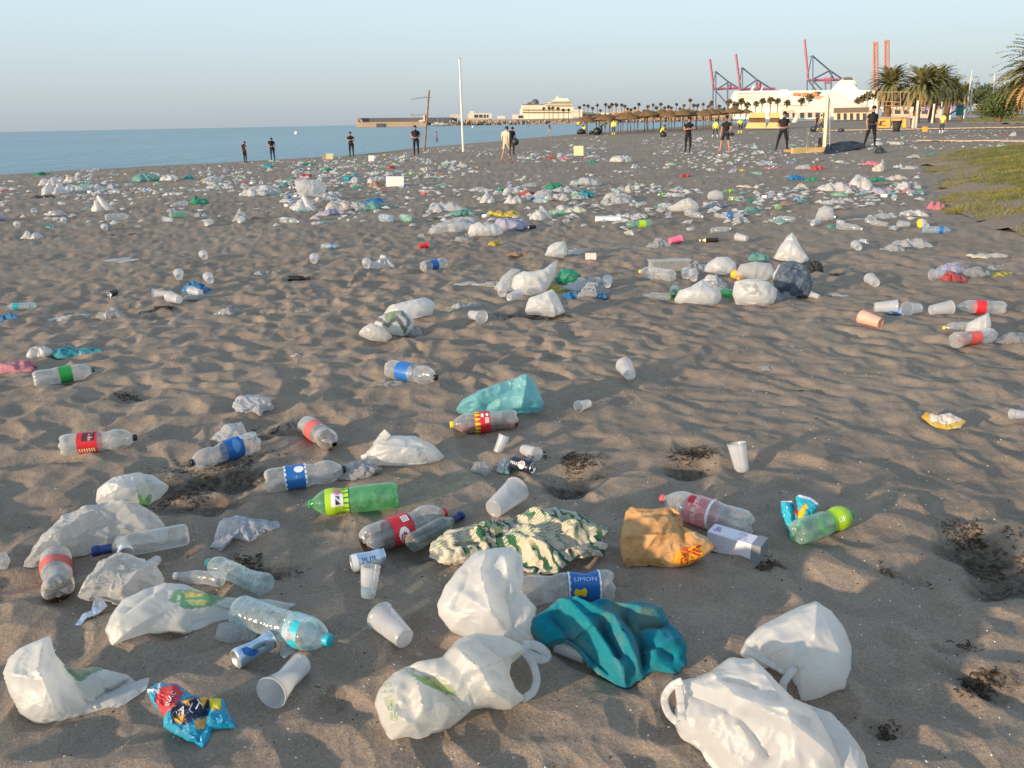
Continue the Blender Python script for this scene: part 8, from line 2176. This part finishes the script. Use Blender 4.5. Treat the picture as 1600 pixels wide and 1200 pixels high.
cols = ['white'] * 42 + ['cream'] * 24 + ['clear'] * 12 + ['pale'] * 26 + ['green'] * 1 + ['sea green'] * 6 + ['blue'] * 1 + ['teal'] * 1 + ['yellow'] * 1 + ['pink'] * 5 + ['red'] * 1 + ['black'] * 3 + ['lilac'] * 4 + ['brown'] * 5 + ['grey'] * 4
def f1(px, py):
    c_ = RG.choice(cols)
    p = g0(px, py); Dd = math.hypot(p[0], p[1])
    s_ = RG.uniform(.16, .44) if Dd > 14 else RG.uniform(.12, .30)
    if RG.random() < .12: s_ *= 1.5
    l_, g_ = wlabel(c_, 'bag', px, py)
    k_ = len(PROTO) - 9 + RG.randrange(9)
    z_ = hz_(p[0], p[1])
    tag(link('plastic_bag', pmesh(k_, FB[c_]), None, (p[0], p[1], z_ - .02), (RG.uniform(-.15, .15), RG.uniform(-.15, .15), RG.uniform(0, 6.28)), (s_, s_, s_ * RG.uniform(.5, 1.05))), l_, 'bag', g_)
def f2(px, py):
    c_, me = RG.choices(LB, (9, 1, 2, 1, 3, 2))[0]; p = g0(px, py)
    l_, g_ = wlabel(c_, 'bottle', px, py)
    tag(link('plastic_bottle', me, None, (p[0], p[1], hz_(p[0], p[1]) - .012), (RG.uniform(-.12, .12), RG.uniform(-.12, .12), RG.uniform(0, 6.28)), RG.uniform(.75, 1.1)), l_, 'bottle', g_)
def f3(px, py):
    c_, me = RG.choices(LC_, (12, 3, .5))[0]; p = g0(px, py)
    l_, g_ = wlabel(c_, 'cup', px, py)
    tag(link('plastic_cup', me, None, (p[0], p[1], hz_(p[0], p[1]) - .01), (0, RG.choice((0, 0, .2)), RG.uniform(0, 6.28)), RG.uniform(.8, 1.1)), l_, 'cup', g_)
scatter(200, f1); scatter(210, f2); scatter(190, f3)
ORD = 'leftmost,second from left,third from left,fourth from left,fifth from left,sixth from left,seventh from left,eighth from left,ninth from left,tenth from left,eleventh from left,twelfth from left,thirteenth from left,fourteenth from left,fifteenth from left,sixteenth from left,seventeenth from left,eighteenth from left,nineteenth from left,twentieth from left,21st from left,22nd from left,23rd from left,24th from left,25th from left,26th from left,27th from left,28th from left,29th from left,30th from left'.split(',')
def px_of(o):
    d = np.array(o.location) - CAM
    return (d @ CR) / (d @ _f)
_by = {}
for o in COL.objects:
    if o.get('group') and o.parent is None: _by.setdefault(o['label'], []).append(o)
for l_, os_ in _by.items():
    if len(os_) > 1:
        for q, o in enumerate(sorted(os_, key=px_of)):
            o['label'] = ORD[min(q, 29)] + ' ' + l_

# loose singles on the emptier sand nearer by
# shreds past counting
V, F, M = [], [], []
def f4(px, py):
    p = g0(px, py); z_ = hz_(p[0], p[1]); s_ = RG.uniform(.03, .12); k0 = len(V); a_ = RG.uniform(0, 6.28)
    for q in range(5):
        t_ = a_ + q * 2 * pi / 5; r_ = s_ * RG.uniform(.5, 1.2); V.append((p[0] + r_ * math.cos(t_), p[1] + r_ * math.sin(t_), z_ + RG.uniform(0, s_ * .5)))
    V.append((p[0], p[1], z_ + s_ * RG.uniform(.3, .9))); c_ = RG.choices(range(6), (10, 7, 6, .7, .35, 2))[0]
    for q in range(5): F.append((k0 + q, k0 + (q + 1) % 5, k0 + 5)); M.append(c_)
scatter(2600, f4)
tag(link('litter_shreds', py_mesh('litter_shreds', V, F, [FB['white'], FB['cream'], FB['pale'], FB['sea green'], FB['red'], FB['brown']], False, M)), 'shreds of paper and plastic among the far litter', kind='stuff')
# ------------------------------------------------------------------ seaweed, twigs and shell grit
WEED = plain((.045, .031, .020), .8, .25, .3, 20); WEED2 = plain((.075, .050, .028), .85, .2, .3, 20)
def weed(px, py, wpx, dpx, n_, seed, label, ln=.07, sprig=.003):
    rg = random.Random(seed); c_ = gp(px, py); sc = 1 / ppm(px, py)
    Vw, Fw, Mw = [], [], []
    for q in range(n_):
        a_ = rg.gauss(0, .5) * wpx * sc; b_ = rg.gauss(0, .5) * dpx * sc * 2.0 + .25 * a_ * math.sin(seed)
        if vn(np.array([a_ * 14 + seed]), np.array([b_ * 14]), 3)[0] < .5: continue
        x, y = c_[0] + a_, c_[1] + b_
        th = rg.uniform(0, 6.28); z = hz_(x, y) + .001; L = ln * rg.uniform(.4, 1.2); w_ = rg.uniform(.0012, .0028) * max(1, sc * 330)
        k0 = len(Vw); n2 = 5
        for i in range(n2):
            t_ = i / (n2 - 1)
            zz = z + sprig * math.sin(t_ * pi) * rg.uniform(.4, 1.3)
            Vw += [(x - math.sin(th) * w_ - c_[0], y + math.cos(th) * w_ - c_[1], zz - c_[2]), (x + math.sin(th) * w_ - c_[0], y - math.cos(th) * w_ - c_[1], zz + w_ - c_[2])]
            x += math.cos(th) * L / 4; y += math.sin(th) * L / 4; th += rg.uniform(-.9, .9)
        m_ = rg.random() < .35
        for i in range(n2 - 1): Fw.append((k0 + 2 * i, k0 + 2 * i + 1, k0 + 2 * i + 3, k0 + 2 * i + 2)); Mw.append(int(m_))
    tag(link('seaweed_clump', py_mesh('seaweed_clump', Vw, Fw, [WEED, WEED2], False, Mw), None, tuple(c_)), label, 'seaweed', kind='stuff')
for q, a_ in enumerate([(895, 748, 58, 18, 420, 'dark seaweed round the hole right of the black drink can'), (1082, 732, 42, 16, 300, 'brown seaweed tuft left of the cup standing alone'), (1525, 848, 56, 20, 420, 'dark seaweed round the large hole at the right'), (1585, 900, 60, 20, 260, 'dark seaweed strewn at the right edge'), (340, 735, 110, 20, 420, 'long dark streak of seaweed among the left heap'), (290, 785, 60, 14, 220, 'dark seaweed right of the topmost white bag'), (400, 888, 70, 16, 240, 'dark seaweed beside the teal capped crushed bottle'),
        (1415, 905, 36, 10, 110, 'thin dark seaweed strip right of the green bottle'), (1490, 1018, 26, 9, 110, 'small dark seaweed scrap at the right'), (1525, 1078, 44, 14, 220, 'ragged seaweed patch at the lower right'), (1385, 1150, 16, 6, 40, 'tiny brown weed tuft near the bottom right'), (522, 1095, 20, 8, 100, 'small dark seaweed tuft between cup and printed bag'), (968, 912, 14, 7, 70, 'small dark seaweed tuft right of the flattened bottle'), (1408, 965, 10, 6, 40, 'tiny dark weed speck left of the lower right scraps'), (830, 497, 64, 8, 260, 'dark seaweed under the white bag before the centre heap'), (630, 680, 0, 0, 0, ''), (415, 675, 40, 10, 160, 'dark seaweed behind the flattened blue labelled bottle'), (255, 488, 26, 5, 90, 'dark weed patch at left below the pushed together cups'), (205, 622, 40, 7, 120, 'brown weed streak on the left sand'), (1265, 612, 16, 5, 60, 'brown weed tuft on the right sand'), (1330, 425, 30, 3, 60, 'dark weed line right of the big heap'), (200, 368, 24, 3, 40, 'dark weed line far left'), (1200, 882, 40, 6, 90, 'dark weed strip below the carton'), (1300, 715, 8, 4, 20, 'tiny weed speck on the right sand')]):
    if a_[4]: weed(a_[0], a_[1], a_[2], a_[3], a_[4], 300 + q, a_[5], ln=.026 if a_[1] > 560 else .09)
rg = np.random.RandomState(9)
k_ = 2600
r_ = np.exp(rg.uniform(math.log(1.4), math.log(11), k_)); th = rg.uniform(-.68, .68, k_)
X, Y = r_ * np.sin(th), r_ * np.cos(th); Z = H(X, Y)
s_ = rg.uniform(.0012, .0042, k_) * (1 + r_ / 12)
V = np.stack([np.stack([X + s_ * a, Y + s_ * b, Z + s_ * c], -1) for a, b, c in ((1, 0, .1), (-.5, .8, .2), (-.6, -.8, .1), (0, 0, .9))], 1).reshape(-1, 3)
F = (np.arange(k_)[:, None, None] * 4 + np.array([(0, 1, 3), (1, 2, 3), (2, 0, 3)])[None]).reshape(-1, 3)
tag(link('shell_grit', py_mesh('shell_grit', V, F, [plain((.62, .57, .50), .6, .3, .2, 60), plain((.05, .035, .025), .8)], False, np.repeat((rg.rand(k_) < .45).astype(int), 3))), 'bits of shell and grit on the sand', kind='stuff')
